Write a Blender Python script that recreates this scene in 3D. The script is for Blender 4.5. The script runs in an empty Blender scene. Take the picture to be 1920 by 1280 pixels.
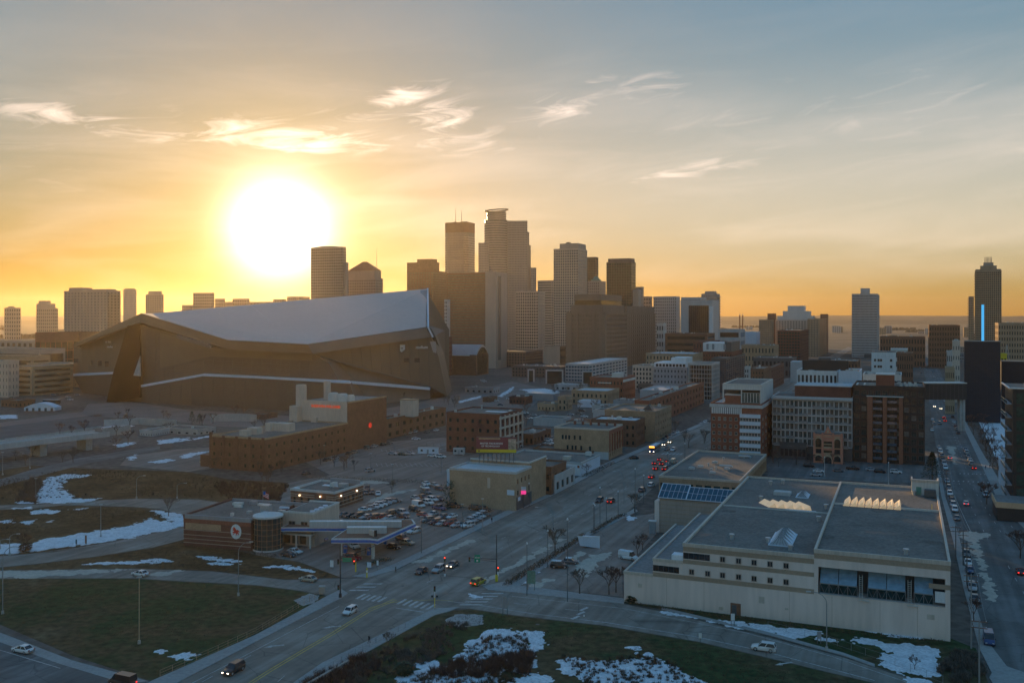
import bpy,math,random
from mathutils import Vector,noise as mnoise
R = math.radians
rnd = random.Random(7)
scene = bpy.context.scene
COL = scene.collection

# ---------------------------------------------------------------- camera
CAM_H,F,HZ = 65.0,1750.0,590.0           # metres; focal length and horizon row on a 1920 px wide frame
cam_d = bpy.data.cameras.new('camera')
cam_d.sensor_width = 36.0
cam_d.lens = 36.0 * F / 1920.0
cam_d.shift_y = -(640.0 - HZ) / 1920.0
cam_d.clip_start,cam_d.clip_end = 1.0,60000.0
cam = bpy.data.objects.new('camera',cam_d)
cam.location = (0,0,CAM_H)
cam.rotation_euler = (R(90),0,0)
COL.objects.link(cam)
scene.camera = cam

# ---------------------------------------------------------------- sky, sun, exposure
SUN_AZ,SUN_EL = math.atan2(524 - 960,F),math.atan2(HZ - 430,math.hypot(F,436))
SUN_DIR = Vector((math.sin(SUN_AZ) * math.cos(SUN_EL),math.cos(SUN_AZ) * math.cos(SUN_EL),math.sin(SUN_EL)))
world = bpy.data.worlds.new('World')
scene.world = world
world.use_nodes = True
SKY_STRENGTH,SKY_LEVEL,EXPOSURE = 0.15,0.136,1.4


def build_world():
    nt = world.node_tree
    nt.nodes.clear()
    N = lambda t,**k: _set(nt.nodes.new(t),k)

    def _set(n,k):
        for a,b in k.items():
            setattr(n,a,b)
        return n
    L = nt.links.new

    def M(op,a,b=None,c=None,clamp=False):
        n = N('ShaderNodeMath',operation=op,use_clamp=clamp)
        for i,x in enumerate((a,b,c)):
            if x is None:
                continue
            if isinstance(x,(int,float)):
                n.inputs[i].default_value = x
            else:
                L(x,n.inputs[i])
        return n.outputs[0]

    def VM(op,a,b=None,s=None):
        n = N('ShaderNodeVectorMath',operation=op)
        for i,x in enumerate((a,b)):
            if x is None:
                continue
            if isinstance(x,(tuple,list,Vector)):
                n.inputs[i].default_value = tuple(x)
            else:
                L(x,n.inputs[i])
        if s is not None:
            if isinstance(s,(int,float)):
                n.inputs['Scale'].default_value = s
            else:
                L(s,n.inputs['Scale'])
        return n
    sky = N('ShaderNodeTexSky',sky_type='NISHITA')
    sky.sun_disc = False
    sky.sun_elevation = SUN_EL
    sky.sun_rotation = SUN_AZ
    sky.altitude = 260
    sky.air_density,sky.dust_density,sky.ozone_density = 1.2,0.4,2.6
    tc = N('ShaderNodeTexCoord')
    d = VM('NORMALIZE',tc.outputs['Generated']).outputs[0]
    sx = N('ShaderNodeSeparateXYZ')
    L(d,sx.inputs[0])
    az = M('MULTIPLY',M('ARCTAN2',sx.outputs[0],sx.outputs[1]),180 / math.pi)
    el = M('MULTIPLY',M('ARCSINE',sx.outputs[2]),180 / math.pi)
    # glow of the sun through thin high cloud
    th = M('MULTIPLY',M('ARCCOSINE',VM('DOT_PRODUCT',d,SUN_DIR).outputs['Value']),180 / math.pi)
    def lobe(sig,p=2.0):
        return M('EXPONENT',M('MULTIPLY',M('POWER',M('DIVIDE',th,sig),p),-1.0))
    raw = VM('SCALE',sky.outputs[0],s=SKY_STRENGTH).outputs[0]
    # sky flattened: bright parts held back, dim parts raised to light the ground
    lum = VM('DOT_PRODUCT',raw,(.25,.65,.10)).outputs['Value']
    comp = VM('SCALE',raw,s=M('MULTIPLY',SKY_LEVEL,M('POWER',M('MAXIMUM',lum,0.004),-0.84))).outputs[0]
    comp = VM('MULTIPLY',comp,(1.065,0.965,0.905)).outputs[0]
    hs = N('ShaderNodeHueSaturation')
    hs.inputs['Saturation'].default_value = 1.2
    L(comp,hs.inputs['Color'])
    base = hs.outputs[0]
    sun_core = VM('SCALE',(1.0,0.93,0.78),s=M('MULTIPLY',lobe(2.3,1.9),1.5)).outputs[0]
    sun_halo = VM('SCALE',(1.0,0.66,0.16),s=M('MULTIPLY',lobe(5.5,1.4),0.24)).outputs[0]
    sun_wide = VM('SCALE',(1.0,0.70,0.34),s=M('MULTIPLY',lobe(24,1.5),0.012)).outputs[0]
    # cirrus: streaky noise on the dome, thicker in a few banks
    cv = N('ShaderNodeCombineXYZ')
    L(M('MULTIPLY',az,0.055),cv.inputs[0])
    L(M('SUBTRACT',M('MULTIPLY',el,0.30),M('MULTIPLY',az,0.035)),cv.inputs[1])
    nz = N('ShaderNodeTexNoise',noise_dimensions='2D')
    nz.inputs['Scale'].default_value = 4.2
    nz.inputs['Detail'].default_value = 7
    nz.inputs['Roughness'].default_value = 0.62
    nz.inputs['Distortion'].default_value = 0.7
    L(cv.outputs[0],nz.inputs['Vector'])
    cv2 = N('ShaderNodeCombineXYZ')
    L(M('MULTIPLY',az,0.03),cv2.inputs[0])
    L(M('SUBTRACT',M('MULTIPLY',el,0.16),M('MULTIPLY',az,0.012)),cv2.inputs[1])
    nz2 = N('ShaderNodeTexNoise',noise_dimensions='2D')
    nz2.inputs['Scale'].default_value = 3.0
    nz2.inputs['Detail'].default_value = 5
    nz2.inputs['Distortion'].default_value = 0.4
    L(cv2.outputs[0],nz2.inputs['Vector'])

    def bank(a,e,wa,we,tilt):
        da = M('SUBTRACT',az,a)
        de = M('SUBTRACT',M('SUBTRACT',el,e),M('MULTIPLY',da,tilt))
        q = M('ADD',M('POWER',M('ABSOLUTE',M('DIVIDE',da,wa)),2),M('POWER',M('ABSOLUTE',M('DIVIDE',de,we)),2))
        return M('EXPONENT',M('MULTIPLY',q,-1))
    px = lambda u: math.degrees(math.atan((u - 960) / F))
    py = lambda v: math.degrees(math.atan((HZ - v) / F))
    banks = [(620,262,12,1.0,-0.01,1.0),(90,250,7,0.8,-0.06,.9),(360,268,9,.8,-.02,.9),(560,280,3.2,.55,.0,1.6),
             (760,182,2.6,.75,.22,1.35),(820,225,2.8,1.2,.1,1.15),(1050,205,3.2,1.1,.12,.85),(1225,170,2.6,.9,.1,.8),(1110,158,1.3,.35,.15,1.0),
             (1290,325,6.5,.55,.16,1.0),(700,235,5,1.5,.0,.7),(1600,230,17,3.4,.05,.30),(1350,400,16,2.0,.05,.2),(-900,330,26,3.0,.03,.5),(2900,300,26,3.0,.03,.5)]
    tot = None
    for (u,v,wa,we,t,a) in banks:
        b = M('MULTIPLY',bank(px(u),py(v),wa,we,t),a)
        tot = b if tot is None else M('MAXIMUM',tot,b)
    wisps = M('SUBTRACT',nz.outputs[0],M('SUBTRACT',0.65,M('MULTIPLY',tot,0.27)))
    wisps = M('MULTIPLY',M('MULTIPLY',wisps,3.0,clamp=True),M('MINIMUM',tot,1.0),clamp=True)
    veil = M('MULTIPLY',M('MULTIPLY',M('SUBTRACT',nz2.outputs[0],0.42),2.2,clamp=True),M('MULTIPLY',M('SUBTRACT',19.0,el),0.1,clamp=True))
    sheet = M('MULTIPLY',bank(22.0,6.5,30.0,6.5,0.02),M('ADD',0.58,M('MULTIPLY',nz2.outputs[0],0.24)))
    fade = M('MULTIPLY',M('SUBTRACT',el,-0.3),0.35,clamp=True)
    cl = M('MULTIPLY',M('ADD',M('MULTIPLY',wisps,0.75),M('ADD',M('MULTIPLY',veil,0.15),M('MULTIPLY',sheet,0.62))),fade,clamp=True)
    # clouds are lit by the sun: brighter near it
    lit = M('ADD',0.37,M('MULTIPLY',lobe(13,1.4),0.5))
    ccol = VM('SCALE',(1.0,0.765,0.63),s=M('MULTIPLY',lit,cl)).outputs[0]
    dim = VM('SCALE',base,s=M('SUBTRACT',1.0,M('MULTIPLY',cl,0.5))).outputs[0]
    s1 = VM('ADD',dim,ccol).outputs[0]
    s2 = VM('ADD',s1,sun_core).outputs[0]
    s3 = VM('ADD',s2,sun_halo).outputs[0]
    s4 = VM('ADD',s3,sun_wide).outputs[0]
    bg = N('ShaderNodeBackground')
    bg.inputs['Strength'].default_value = 1.0
    L(s4,bg.inputs['Color'])
    out = N('ShaderNodeOutputWorld')
    L(bg.outputs[0],out.inputs['Surface'])


build_world()
sun_d = bpy.data.lights.new('sun','SUN')
sun_d.energy = 1.85
sun_d.angle = R(0.6)
sun_d.color = (1.0,0.60,0.22)
sun_o = bpy.data.objects.new('sun',sun_d)
sun_o.rotation_euler = (-SUN_DIR).to_track_quat('-Z','Y').to_euler()
sun_o.location = (-300,600,400)
COL.objects.link(sun_o)
vs = scene.view_settings
vs.view_transform,vs.look,vs.gamma,vs.exposure,vs.use_curve_mapping = 'Standard','None',1.0,EXPOSURE,False
cy = scene.cycles
cy.max_bounces,cy.diffuse_bounces,cy.glossy_bounces,cy.transmission_bounces,cy.volume_bounces,cy.transparent_max_bounces = 4,3,2,2,0,8
cy.use_denoising = True
cy.sample_clamp_indirect = 4.0
scene.render.use_persistent_data = False

# ---------------------------------------------------------------- helpers
ALPHA = R(22.8)                               # heading of the avenues, to the right of the view


def P(u,v,z=0.0):
    """The point of the level z that the photograph shows at pixel (u, v)."""
    y = (CAM_H - z) * F / (v - HZ)
    return Vector(((u - 960) * y / F,y,z))


def Q(u,v,y):
    """The point at distance y that the photograph shows at pixel (u, v)."""
    return Vector(((u - 960) * y / F,y,CAM_H - (v - HZ) * y / F))


def ZR(v):
    return CAM_H * F / (v - HZ)


class MB:
    def __init__(s):
        s.v,s.f,s.m = [],[],[]

    def poly(s,pts,m=0):
        b = len(s.v)
        s.v += [tuple(p) for p in pts]
        s.f.append(tuple(range(b,b + len(pts))))
        s.m.append(m)
        return s

    def hexa(s,p,m=0):                      # four bottom corners counter-clockwise, then four top corners
        b = len(s.v)
        s.v += [tuple(q) for q in p]
        for q in ((3,2,1,0),(4,5,6,7),(0,1,5,4),(1,2,6,5),(2,3,7,6),(3,0,4,7)):
            s.f.append(tuple(b + i for i in q))
            s.m.append(m)
        return s

    def box(s,x0,x1,y0,y1,z0,z1,m=0):
        if x1 - x0 < 1e-4 or y1 - y0 < 1e-4 or z1 - z0 < 1e-4:
            return s
        return s.hexa([(x0,y0,z0),(x1,y0,z0),(x1,y1,z0),(x0,y1,z0),(x0,y0,z1),(x1,y0,z1),(x1,y1,z1),(x0,y1,z1)],m)

    def prism(s,pts,z0,z1,m=0,mt=None):
        """pts: ground plan, any winding; z0, z1 numbers or lists."""
        n = len(pts)
        a = sum(pts[i][0] * pts[(i + 1) % n][1] - pts[(i + 1) % n][0] * pts[i][1] for i in range(n))
        za = z0 if isinstance(z0,(list,tuple)) else [z0] * n
        zb = z1 if isinstance(z1,(list,tuple)) else [z1] * n
        if a < 0:
            pts,za,zb = list(pts)[::-1],list(za)[::-1],list(zb)[::-1]
        b = len(s.v)
        s.v += [(p[0],p[1],z) for p,z in zip(pts,za)] + [(p[0],p[1],z) for p,z in zip(pts,zb)]
        s.f.append(tuple(b + i for i in reversed(range(n))))
        s.m.append(m)
        s.f.append(tuple(b + n + i for i in range(n)))
        s.m.append(m if mt is None else mt)
        for i in range(n):
            j = (i + 1) % n
            s.f.append((b + i,b + j,b + n + j,b + n + i))
            s.m.append(m)
        return s

    def extrude(s,pts,vec,m=0):
        """closed solid: polygon of 3-D points and its copy moved by vec."""
        n = len(pts)
        vec = Vector(vec)
        b = len(s.v)
        s.v += [tuple(p) for p in pts] + [tuple(Vector(p) + vec) for p in pts]
        s.f.append(tuple(b + i for i in range(n)))
        s.f.append(tuple(b + n + i for i in reversed(range(n))))
        s.m += [m,m]
        for i in range(n):
            j = (i + 1) % n
            s.f.append((b + j,b + i,b + n + i,b + n + j))
            s.m.append(m)
        return s

    def cyl(s,x,y,r0,z0,z1,n=12,r1=None,m=0):
        r1 = r0 if r1 is None else r1
        b = len(s.v)
        for (r,z) in ((r0,z0),(r1,z1)):
            s.v += [(x + r * math.cos(2 * math.pi * i / n),y + r * math.sin(2 * math.pi * i / n),z) for i in range(n)]
        s.f.append(tuple(b + i for i in reversed(range(n))))
        s.f.append(tuple(b + n + i for i in range(n)))
        s.m += [m,m]
        for i in range(n):
            j = (i + 1) % n
            s.f.append((b + i,b + j,b + n + j,b + n + i))
            s.m.append(m)
        return s

    def tube(s,p0,p1,r0,r1=None,n=5,m=0):
        p0,p1 = Vector(p0),Vector(p1)
        r1 = r0 if r1 is None else r1
        d = (p1 - p0)
        if d.length < 1e-6:
            return s
        d.normalize()
        a = d.orthogonal().normalized()
        c = d.cross(a)
        b = len(s.v)
        for (p,r) in ((p0,r0),(p1,r1)):
            s.v += [tuple(p + (a * math.cos(2 * math.pi * i / n) + c * math.sin(2 * math.pi * i / n)) * r) for i in range(n)]
        for i in range(n):
            j = (i + 1) % n
            s.f.append((b + i,b + j,b + n + j,b + n + i))
            s.m.append(m)
        s.f.append(tuple(b + i for i in reversed(range(n))))
        s.f.append(tuple(b + n + i for i in range(n)))
        s.m += [m,m]
        return s

    def path(s,pts,r,n=5,m=0):
        for a,b in zip(pts[:-1],pts[1:]):
            s.tube(a,b,r,n=n,m=m)
        return s

    def mesh(s,name,mats):
        me = bpy.data.meshes.new(name)
        me.from_pydata(s.v,[],s.f)
        for mt in (mats if isinstance(mats,(list,tuple)) else [mats]):
            me.materials.append(mt)
        if any(s.m):
            me.polygons.foreach_set('material_index',s.m)
        return me

    def build(s,name,mats,parent=None,kind=None,smooth=False):
        return link(name,s.mesh(name,mats),parent,kind,smooth)


def link(name,me,parent=None,kind=None,smooth=False):
    if smooth:
        me.shade_smooth()
    o = bpy.data.objects.new(name,me)
    COL.objects.link(o)
    if parent is not None:
        o.parent = parent
    if kind:
        o['kind'] = kind
    return o


def tag(o,label,cat,group=None):
    o['label'] = label
    o['category'] = cat
    if group:
        o['group'] = group
    return o


def thing(name,label,cat,loc=(0,0,0),rotz=0.0,group=None):
    o = bpy.data.objects.new(name,None)
    o.empty_display_size = 0.5
    COL.objects.link(o)
    o.location = loc
    o.rotation_euler = (0,0,rotz)
    return tag(o,label,cat,group)


def dup(root,loc,rotz,label,group=None,scale=None):
    r = root.copy()
    COL.objects.link(r)
    r.location,r.rotation_euler = loc,(0,0,rotz)
    r['label'] = label
    if group:
        r['group'] = group
    if scale:
        r.scale = (scale,) * 3
    for ch in list(KIDS.get(root.name,[])):
        c = ch.copy()
        COL.objects.link(c)
        c.parent = r
        for g in list(KIDS.get(ch.name,[])):
            e = g.copy()
            COL.objects.link(e)
            e.parent = c
    return r


KIDS = {}


def learn(root):                              # remember the children of a thing that will be copied
    KIDS[root.name] = list(root.children)
    for c in root.children:
        KIDS[c.name] = list(c.children)
    return root


# ---------------------------------------------------------------- materials
MATS = {}


def brighten(c):                                   # every base colour raised, standing in for light the scene lacks
    return c and tuple(1.5 * x / (1 + .5 * x) for x in c)


def mat(name,col,rough=0.8,var=0.25,scale=0.15,scale2=2.5,metal=0.0,emit=None,spec=0.4,streak=False,bump=0.0,tint=None):
    """Plain weathered surface: base colour broken up by two noises in world metres."""
    if name in MATS:
        return MATS[name]
    col,tint = brighten(col),brighten(tint)
    m = bpy.data.materials.new(name)
    m.use_nodes = True
    nt = m.node_tree
    b = nt.nodes['Principled BSDF']
    b.inputs['Roughness'].default_value = rough
    b.inputs['Metallic'].default_value = metal
    b.inputs['Specular IOR Level'].default_value = spec
    if var > 0:
        geo = nt.nodes.new('ShaderNodeNewGeometry')
        vec = geo.outputs['Position']
        if streak:
            mp = nt.nodes.new('ShaderNodeMapping')
            mp.inputs['Scale'].default_value = (1,1,0.12)
            nt.links.new(vec,mp.inputs[0])
            vec = mp.outputs[0]
        n1 = nt.nodes.new('ShaderNodeTexNoise')
        n1.inputs['Scale'].default_value = scale
        n1.inputs['Detail'].default_value = 5
        n1.inputs['Roughness'].default_value = 0.65
        n2 = nt.nodes.new('ShaderNodeTexNoise')
        n2.inputs['Scale'].default_value = scale2
        n2.inputs['Detail'].default_value = 3
        nt.links.new(vec,n1.inputs['Vector'])
        nt.links.new(vec,n2.inputs['Vector'])
        ad = nt.nodes.new('ShaderNodeMath')
        ad.operation = 'MULTIPLY_ADD'
        ad.inputs[1].default_value = 0.5
        nt.links.new(n2.outputs[0],ad.inputs[0])
        hf = nt.nodes.new('ShaderNodeMath')
        hf.operation = 'MULTIPLY'
        hf.inputs[1].default_value = 0.5
        nt.links.new(n1.outputs[0],hf.inputs[0])
        nt.links.new(hf.outputs[0],ad.inputs[2])
        rp = nt.nodes.new('ShaderNodeValToRGB')
        lo = [c * (1 - var) for c in col]
        hi = [min(1.0,c * (1 + var)) for c in (tint or col)]
        rp.color_ramp.elements[0].position,rp.color_ramp.elements[1].position = 0.36,0.64
        rp.color_ramp.elements[0].color = (*lo,1)
        rp.color_ramp.elements[1].color = (*hi,1)
        nt.links.new(ad.outputs[0],rp.inputs[0])
        nt.links.new(rp.outputs[0],b.inputs['Base Color'])
        if bump:
            bp = nt.nodes.new('ShaderNodeBump')
            bp.inputs['Strength'].default_value = bump
            bp.inputs['Distance'].default_value = 0.3
            nt.links.new(n2.outputs[0],bp.inputs['Height'])
            nt.links.new(bp.outputs[0],b.inputs['Normal'])
    else:
        b.inputs['Base Color'].default_value = (*col,1)
    if emit:
        b.inputs['Emission Color'].default_value = (*emit[0],1)
        b.inputs['Emission Strength'].default_value = emit[1]
    MATS[name] = m
    return m


W = dict(
    prow=mat('dark_prow_glass',(.006,.006,.006),.7,.3,.3,spec=.03),skylight=mat('sun_glow_cream_skylight',(.80,.58,.36),.5,.12,.3,2,emit=((1.0,.66,.34),.10)),  # skylight: sunlight put into the warm cream colour and a faint glow
    darkstone=mat('brown_grey_stone',(.15,.118,.098),.8,.15,streak=True),
    blackbrick=mat('near_black_brick',(.045,.034,.030),.8,.25,.3),
    white=mat('white_paint',(.72,.72,.72),.6,.12,streak=True),offwhite=mat('off_white_stucco',(.58,.56,.52),.8,.12,streak=True),
    cream=mat('cream_stone',(.52,.42,.34),.8,.15,streak=True),pinkstone=mat('pinkish_cream_concrete',(.76,.585,.50),.85,.10,.08,.9,streak=True),
    tanband=mat('tan_block_band',(.33,.235,.165),.85,.12),tan=mat('tan_brick',(.35,.225,.14),.85,.25,.25),buff=mat('buff_brick',(.36,.245,.16),.85,.2),
    red=mat('red_brick',(.22,.075,.048),.85,.25,.3),darkred=mat('dark_red_brick',(.13,.052,.04),.85,.25,.3),orange=mat('orange_red_brick',(.27,.10,.06),.85,.2),
    brown=mat('brown_brick',(.17,.085,.055),.85,.25,.3),rust=mat('rust_brown_brick',(.165,.072,.045),.85,.25,.3),stone=mat('warm_grey_stone',(.36,.29,.24),.8,.12,streak=True),
    grey=mat('grey_panel',(.26,.26,.27),.7,.12,streak=True),lgrey=mat('light_grey_concrete',(.44,.43,.42),.8,.12,streak=True),dgrey=mat('dark_grey_cladding',(.075,.08,.085),.6,.15),
    blackmetal=mat('black_metal',(.025,.026,.028),.5,.2),navy=mat('dark_blue_metal_panel',(.008,.018,.030),.6,.25,.5),roofdark=mat('dark_roof_gravel',(.135,.122,.108),.95,.35,.08,1.6,bump=.2),
    roofgrey=mat('grey_roof_membrane',(.17,.17,.165),.95,.28,.07,1.2),roofwhite=mat('pale_roof_membrane',(.50,.51,.52),.8,.15,.1),snow=mat('snow',(.80,.83,.88),.75,.08,.8),
    metal=mat('galvanised_metal',(.42,.43,.44),.45,.15,metal=.5),steel=mat('painted_steel_pole',(.10,.10,.10),.5,.15),rail=mat('grey_steel_railing',(.22,.22,.22),.5,.1),
    concrete=mat('concrete',(.34,.33,.31),.9,.2,.3),coping=mat('metal_coping',(.55,.52,.47),.5,.1),stadium=mat('dark_metal_panel',(.066,.058,.052),.55,.15,.05,.8),stadiumband=mat('bronze_fascia',(.095,.078,.062),.5,.15,.06),
    stadiumgrey=mat('grey_wall_panel',(.14,.135,.13),.6,.12,.1),etfe=mat('pale_roof_film',(.50,.385,.345),.6,.06,.02,.4),green=mat('green_copper',(.10,.22,.17),.7,.2),  # roof film: warm cast of sun glare put into its colour
    yellow=mat('yellow_paint',(.72,.50,.03),.6,.1),blue=mat('blue_sign_paint',(.015,.11,.42),.5,.06),redpaint=mat('red_paint',(.60,.03,.02),.5,.05),greensign=mat('green_sign_paint',(.0,.22,.12),.5,.05),
    terracotta=mat('terracotta_brick',(.58,.20,.13),.85,.15,.4),sand=mat('sandstone_trim',(.50,.33,.20),.85,.1),bluewhite=mat('pale_blue_white_wall',(.62,.68,.78),.7,.06,streak=True),
)


def glassmat(name,col,rough=0.12,var=0.5,spec=0.5,scale=0.25):
    m = mat(name,col,rough,var,scale,0.9,spec=spec)
    return m


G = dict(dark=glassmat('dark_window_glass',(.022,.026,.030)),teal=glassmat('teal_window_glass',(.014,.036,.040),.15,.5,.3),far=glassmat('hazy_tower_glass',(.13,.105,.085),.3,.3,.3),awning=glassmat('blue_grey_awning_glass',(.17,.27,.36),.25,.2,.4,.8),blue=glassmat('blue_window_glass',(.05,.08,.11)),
         grey=glassmat('grey_window_glass',(.17,.155,.14),.25,.3,.3),bronze=glassmat('bronze_window_glass',(.05,.038,.028)),pale=glassmat('pale_reflective_glass',(.30,.30,.30),.2,.2),
         green=glassmat('green_tinted_glass',(.022,.05,.042)),panel=glassmat('blue_glass_panel',(.006,.060,.095),.3,.25,.3,.7))

# ---------------------------------------------------------------- buildings
def lattice(mb,Wd,D,z0,z1,faces,rows,pier,span,rec,x0=None,m=0,style='grid'):
    """Piers and spandrels standing proud of a glazed core; x0..x0+Wd by 0..D. faces: {'f': n, 'r': n, 'l': n, 'b': n} columns."""
    xa = -Wd if x0 is None else x0
    xb = xa + Wd
    ch = (z1 - z0) / rows
    sh = ch * span
    zs = []
    if style != 'fins':
        for r in range(rows + 1):
            a,b = z0 + r * ch - sh / 2,z0 + r * ch + sh / 2
            zs.append((max(a,z0),min(b,z1)))
    for k,n in faces.items():
        L = Wd if k in 'fb' else D - 2 * rec
        cw = L / n
        pw = cw * pier
        ps = []
        for i in range(n + 1):
            if style == 'bands' and 0 < i < n:
                continue
            c = i * cw
            ps.append((max(0,c - pw / 2),min(L,c + pw / 2)))
        g = 0.05
        if k == 'f':
            for a,b in ps: mb.box(xa + a,xa + b,0,rec,z0,z1 - .02,m)
            for a,b in zs: mb.box(xa + .01,xb - .01,g,rec - .01,a,b,m)
        elif k == 'b':
            for a,b in ps: mb.box(xa + a,xa + b,D - rec,D,z0,z1 - .02,m)
            for a,b in zs: mb.box(xa + .01,xb - .01,D - rec + .01,D - g,a,b,m)
        elif k == 'r':
            for a,b in ps: mb.box(xb - rec,xb,rec + a,rec + b,z0,z1 - .02,m)
            for a,b in zs: mb.box(xb - rec + .01,xb - g,rec - .02,D - rec + .02,a,b,m)
        else:
            for a,b in ps: mb.box(xa,xa + rec,rec + a,rec + b,z0,z1 - .02,m)
            for a,b in zs: mb.box(xa + g,xa + rec - .01,rec - .02,D - rec + .02,a,b,m)


WINMESH = {}
BLIND = mat('window_with_blind',(.13,.125,.115),.35,.35,.4,1.5)


def window_mesh(w,h,frame,glass):
    key = (round(w,1),round(h,1),frame.name,glass.name)
    if key not in WINMESH:
        mb = MB()
        t = min(.14,w * .1)
        mb.box(-w / 2 + t,w / 2 - t,-.05,0,t,h - t,1)
        for a in ((-w / 2,-w / 2 + t,0,h),(w / 2 - t,w / 2,0,h),(-w / 2 + t,w / 2 - t,0,t),(-w / 2 + t,w / 2 - t,h - t,h),(-.04,.04,t,h - t)):
            mb.box(a[0],a[1],-.12,0,a[2],a[3],0)
        WINMESH[key] = mb.mesh('window',[frame,glass])
    return WINMESH[key]


def solve(uL,uC,uR,Z,side='R',alpha=None,W_=None,D_=None):
    al = ALPHA if alpha is None else alpha
    ex,ey,dx,dy = math.cos(al),-math.sin(al),math.sin(al),math.cos(al)
    Xc = (uC - 960) / F * Z
    tL,tR = (uL - 960) / F,(uR - 960) / F
    if side == 'R':
        Wd = W_ or (Xc - tL * Z) / (ex - tL * ey)
        D = D_ or (tR * Z - Xc) / (dx - tR * dy)
    else:
        Wd = W_ or (tR * Z - Xc) / (ex - tR * ey)
        D = D_ or (Xc - tL * Z) / (tL * dy - dx)
    return Xc,Wd,D,al


def bld(name,label,uL,uC,uR,vT,Z=None,vB=None,wall='tan',glass='dark',cols=6,rows=4,scols=None,pier=.45,span=.45,rec=.35,side='R',alpha=None,
        W_=None,D_=None,base=0.0,top=1.2,style='grid',roof='roofdark',par=True,units=0,win=None,cat='building',group=None,zfloor=0.0,basewall=None,H_=None,coping=None,blind=()):
    """A building from its near corner: uL..uC..uR are the pixel columns of its two visible faces, vT the roof row at the near corner. Returns thing, W, D, H, x0."""
    if Z is None:
        Z = ZR(vB)
    Xc,Wd,D,al = solve(uL,uC,uR,Z,side,alpha,W_,D_)
    D = max(4.0,min(D,160.0)) if D_ is None else D
    H = H_ or (CAM_H - (vT - HZ) * Z / F)
    wm = W[wall]
    t = thing(name,label,cat,(Xc,Z,zfloor),-al,group)
    H -= zfloor
    x0 = -Wd if side == 'R' else 0.0
    x1 = x0 + Wd
    g = G[glass]
    if style == 'plain':
        MB().box(x0,x1,0,D,0,H - .35,0).build('wall',wm,t)
    else:
        z0,z1 = base,H - top
        MB().box(x0 + rec,x1 - rec,rec,D - rec,max(0.02,z0 - .2),z1 + .1).build('glazing',g,t)
        mb = MB()
        scols = scols or max(1,round(cols * D / Wd))
        vis = 'r' if side == 'R' else 'l'
        oth = 'l' if side == 'R' else 'r'
        faces = {'f': cols,vis: scols,oth: max(1,scols // 2),'b': max(1,cols // 2)}
        for k in blind:                       # faces without windows
            faces[k] = 1
        lattice(mb,Wd,D,z0,z1,{k: n for k,n in faces.items() if k not in blind},rows,pier,span,rec,x0,style=style)
        for k in blind:
            if k == 'f': mb.box(x0,x1,0,rec - .01,z0,z1 - .02)
            if k == 'r': mb.box(x1 - rec + .01,x1,rec,D - rec,z0,z1 - .02)
            if k == 'l': mb.box(x0,x0 + rec - .01,rec,D - rec,z0,z1 - .02)
            if k == 'b': mb.box(x0,x1,D - rec + .01,D,z0,z1 - .02)
        if top > 0.05:
            mb.box(x0 - .03,x1 + .03,-.03,D + .03,z1 - .01,H - .35)
        if base > 0.3:
            (MB().box(x0 - .02,x1 + .02,-.02,D + .02,0,base - .01).build('base',W[basewall],t) if basewall else mb.box(x0 - .02,x1 + .02,-.02,D + .02,0,base - .01))
        mb.build('wall',wm,t)
        if win:                               # individual windows on the visible faces
            fr = W[win]
            cw,ch = Wd / cols,(z1 - z0) / rows
            ww,wh = cw * (1 - pier) - .05,ch * (1 - span) - .05
            sm,sma = window_mesh(ww,wh,fr,g),window_mesh(ww,wh,fr,BLIND)
            if 'f' not in blind:
                for i in range(cols):
                    for r in range(rows):
                        o = link('window',rnd.choice((sm,sm,sm,sma)),t)
                        o.location = (x0 + (i + .5) * cw,rec,z0 + r * ch + ch * span / 2 + .02)
            cw2 = (D - 2 * rec) / scols
            sm2,sm2a = window_mesh(cw2 * (1 - pier) - .05,wh,fr,g),window_mesh(cw2 * (1 - pier) - .05,wh,fr,BLIND)
            if vis not in blind:
                for i in range(scols):
                    for r in range(rows):
                        o = link('window',rnd.choice((sm2,sm2,sm2,sm2a)),t)
                        o.location = (x1 - rec if side == 'R' else x0 + rec,rec + (i + .5) * cw2,z0 + r * ch + ch * span / 2 + .02)
                        o.rotation_euler = (0,0,R(90) if side == 'R' else R(-90))
    roof_on(t,x0,x1,0,D,H,roof,par,coping or wall)
    if units:
        rooftop(t,x0,x1,0,D,H - .3,units)
    return t,Wd,D,H,x0


def roof_on(t,x0,x1,y0,y1,H,roof,par,cop):
    if not par:
        MB().box(x0 - .06,x1 + .06,y0 - .06,y1 + .06,H - .34,H).build('roof',W[roof],t)
        return
    MB().box(x0 + .3,x1 - .3,y0 + .3,y1 - .3,H - .34,H - .28).build('roof',W[roof],t)
    p = MB()
    a,h0,h1 = .45,H - .36,H + .42
    p.box(x0 - .1,x1 + .1,y0 - .1,y0 - .1 + a,h0,h1)
    p.box(x0 - .1,x1 + .1,y1 + .1 - a,y1 + .1,h0,h1)
    p.box(x0 - .1,x0 - .1 + a,y0 - .1 + a,y1 + .1 - a,h0,h1 - .004)
    p.box(x1 + .1 - a,x1 + .1,y0 - .1 + a,y1 + .1 - a,h0,h1 - .004)
    p.build('parapet',W[cop],t)


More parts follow.
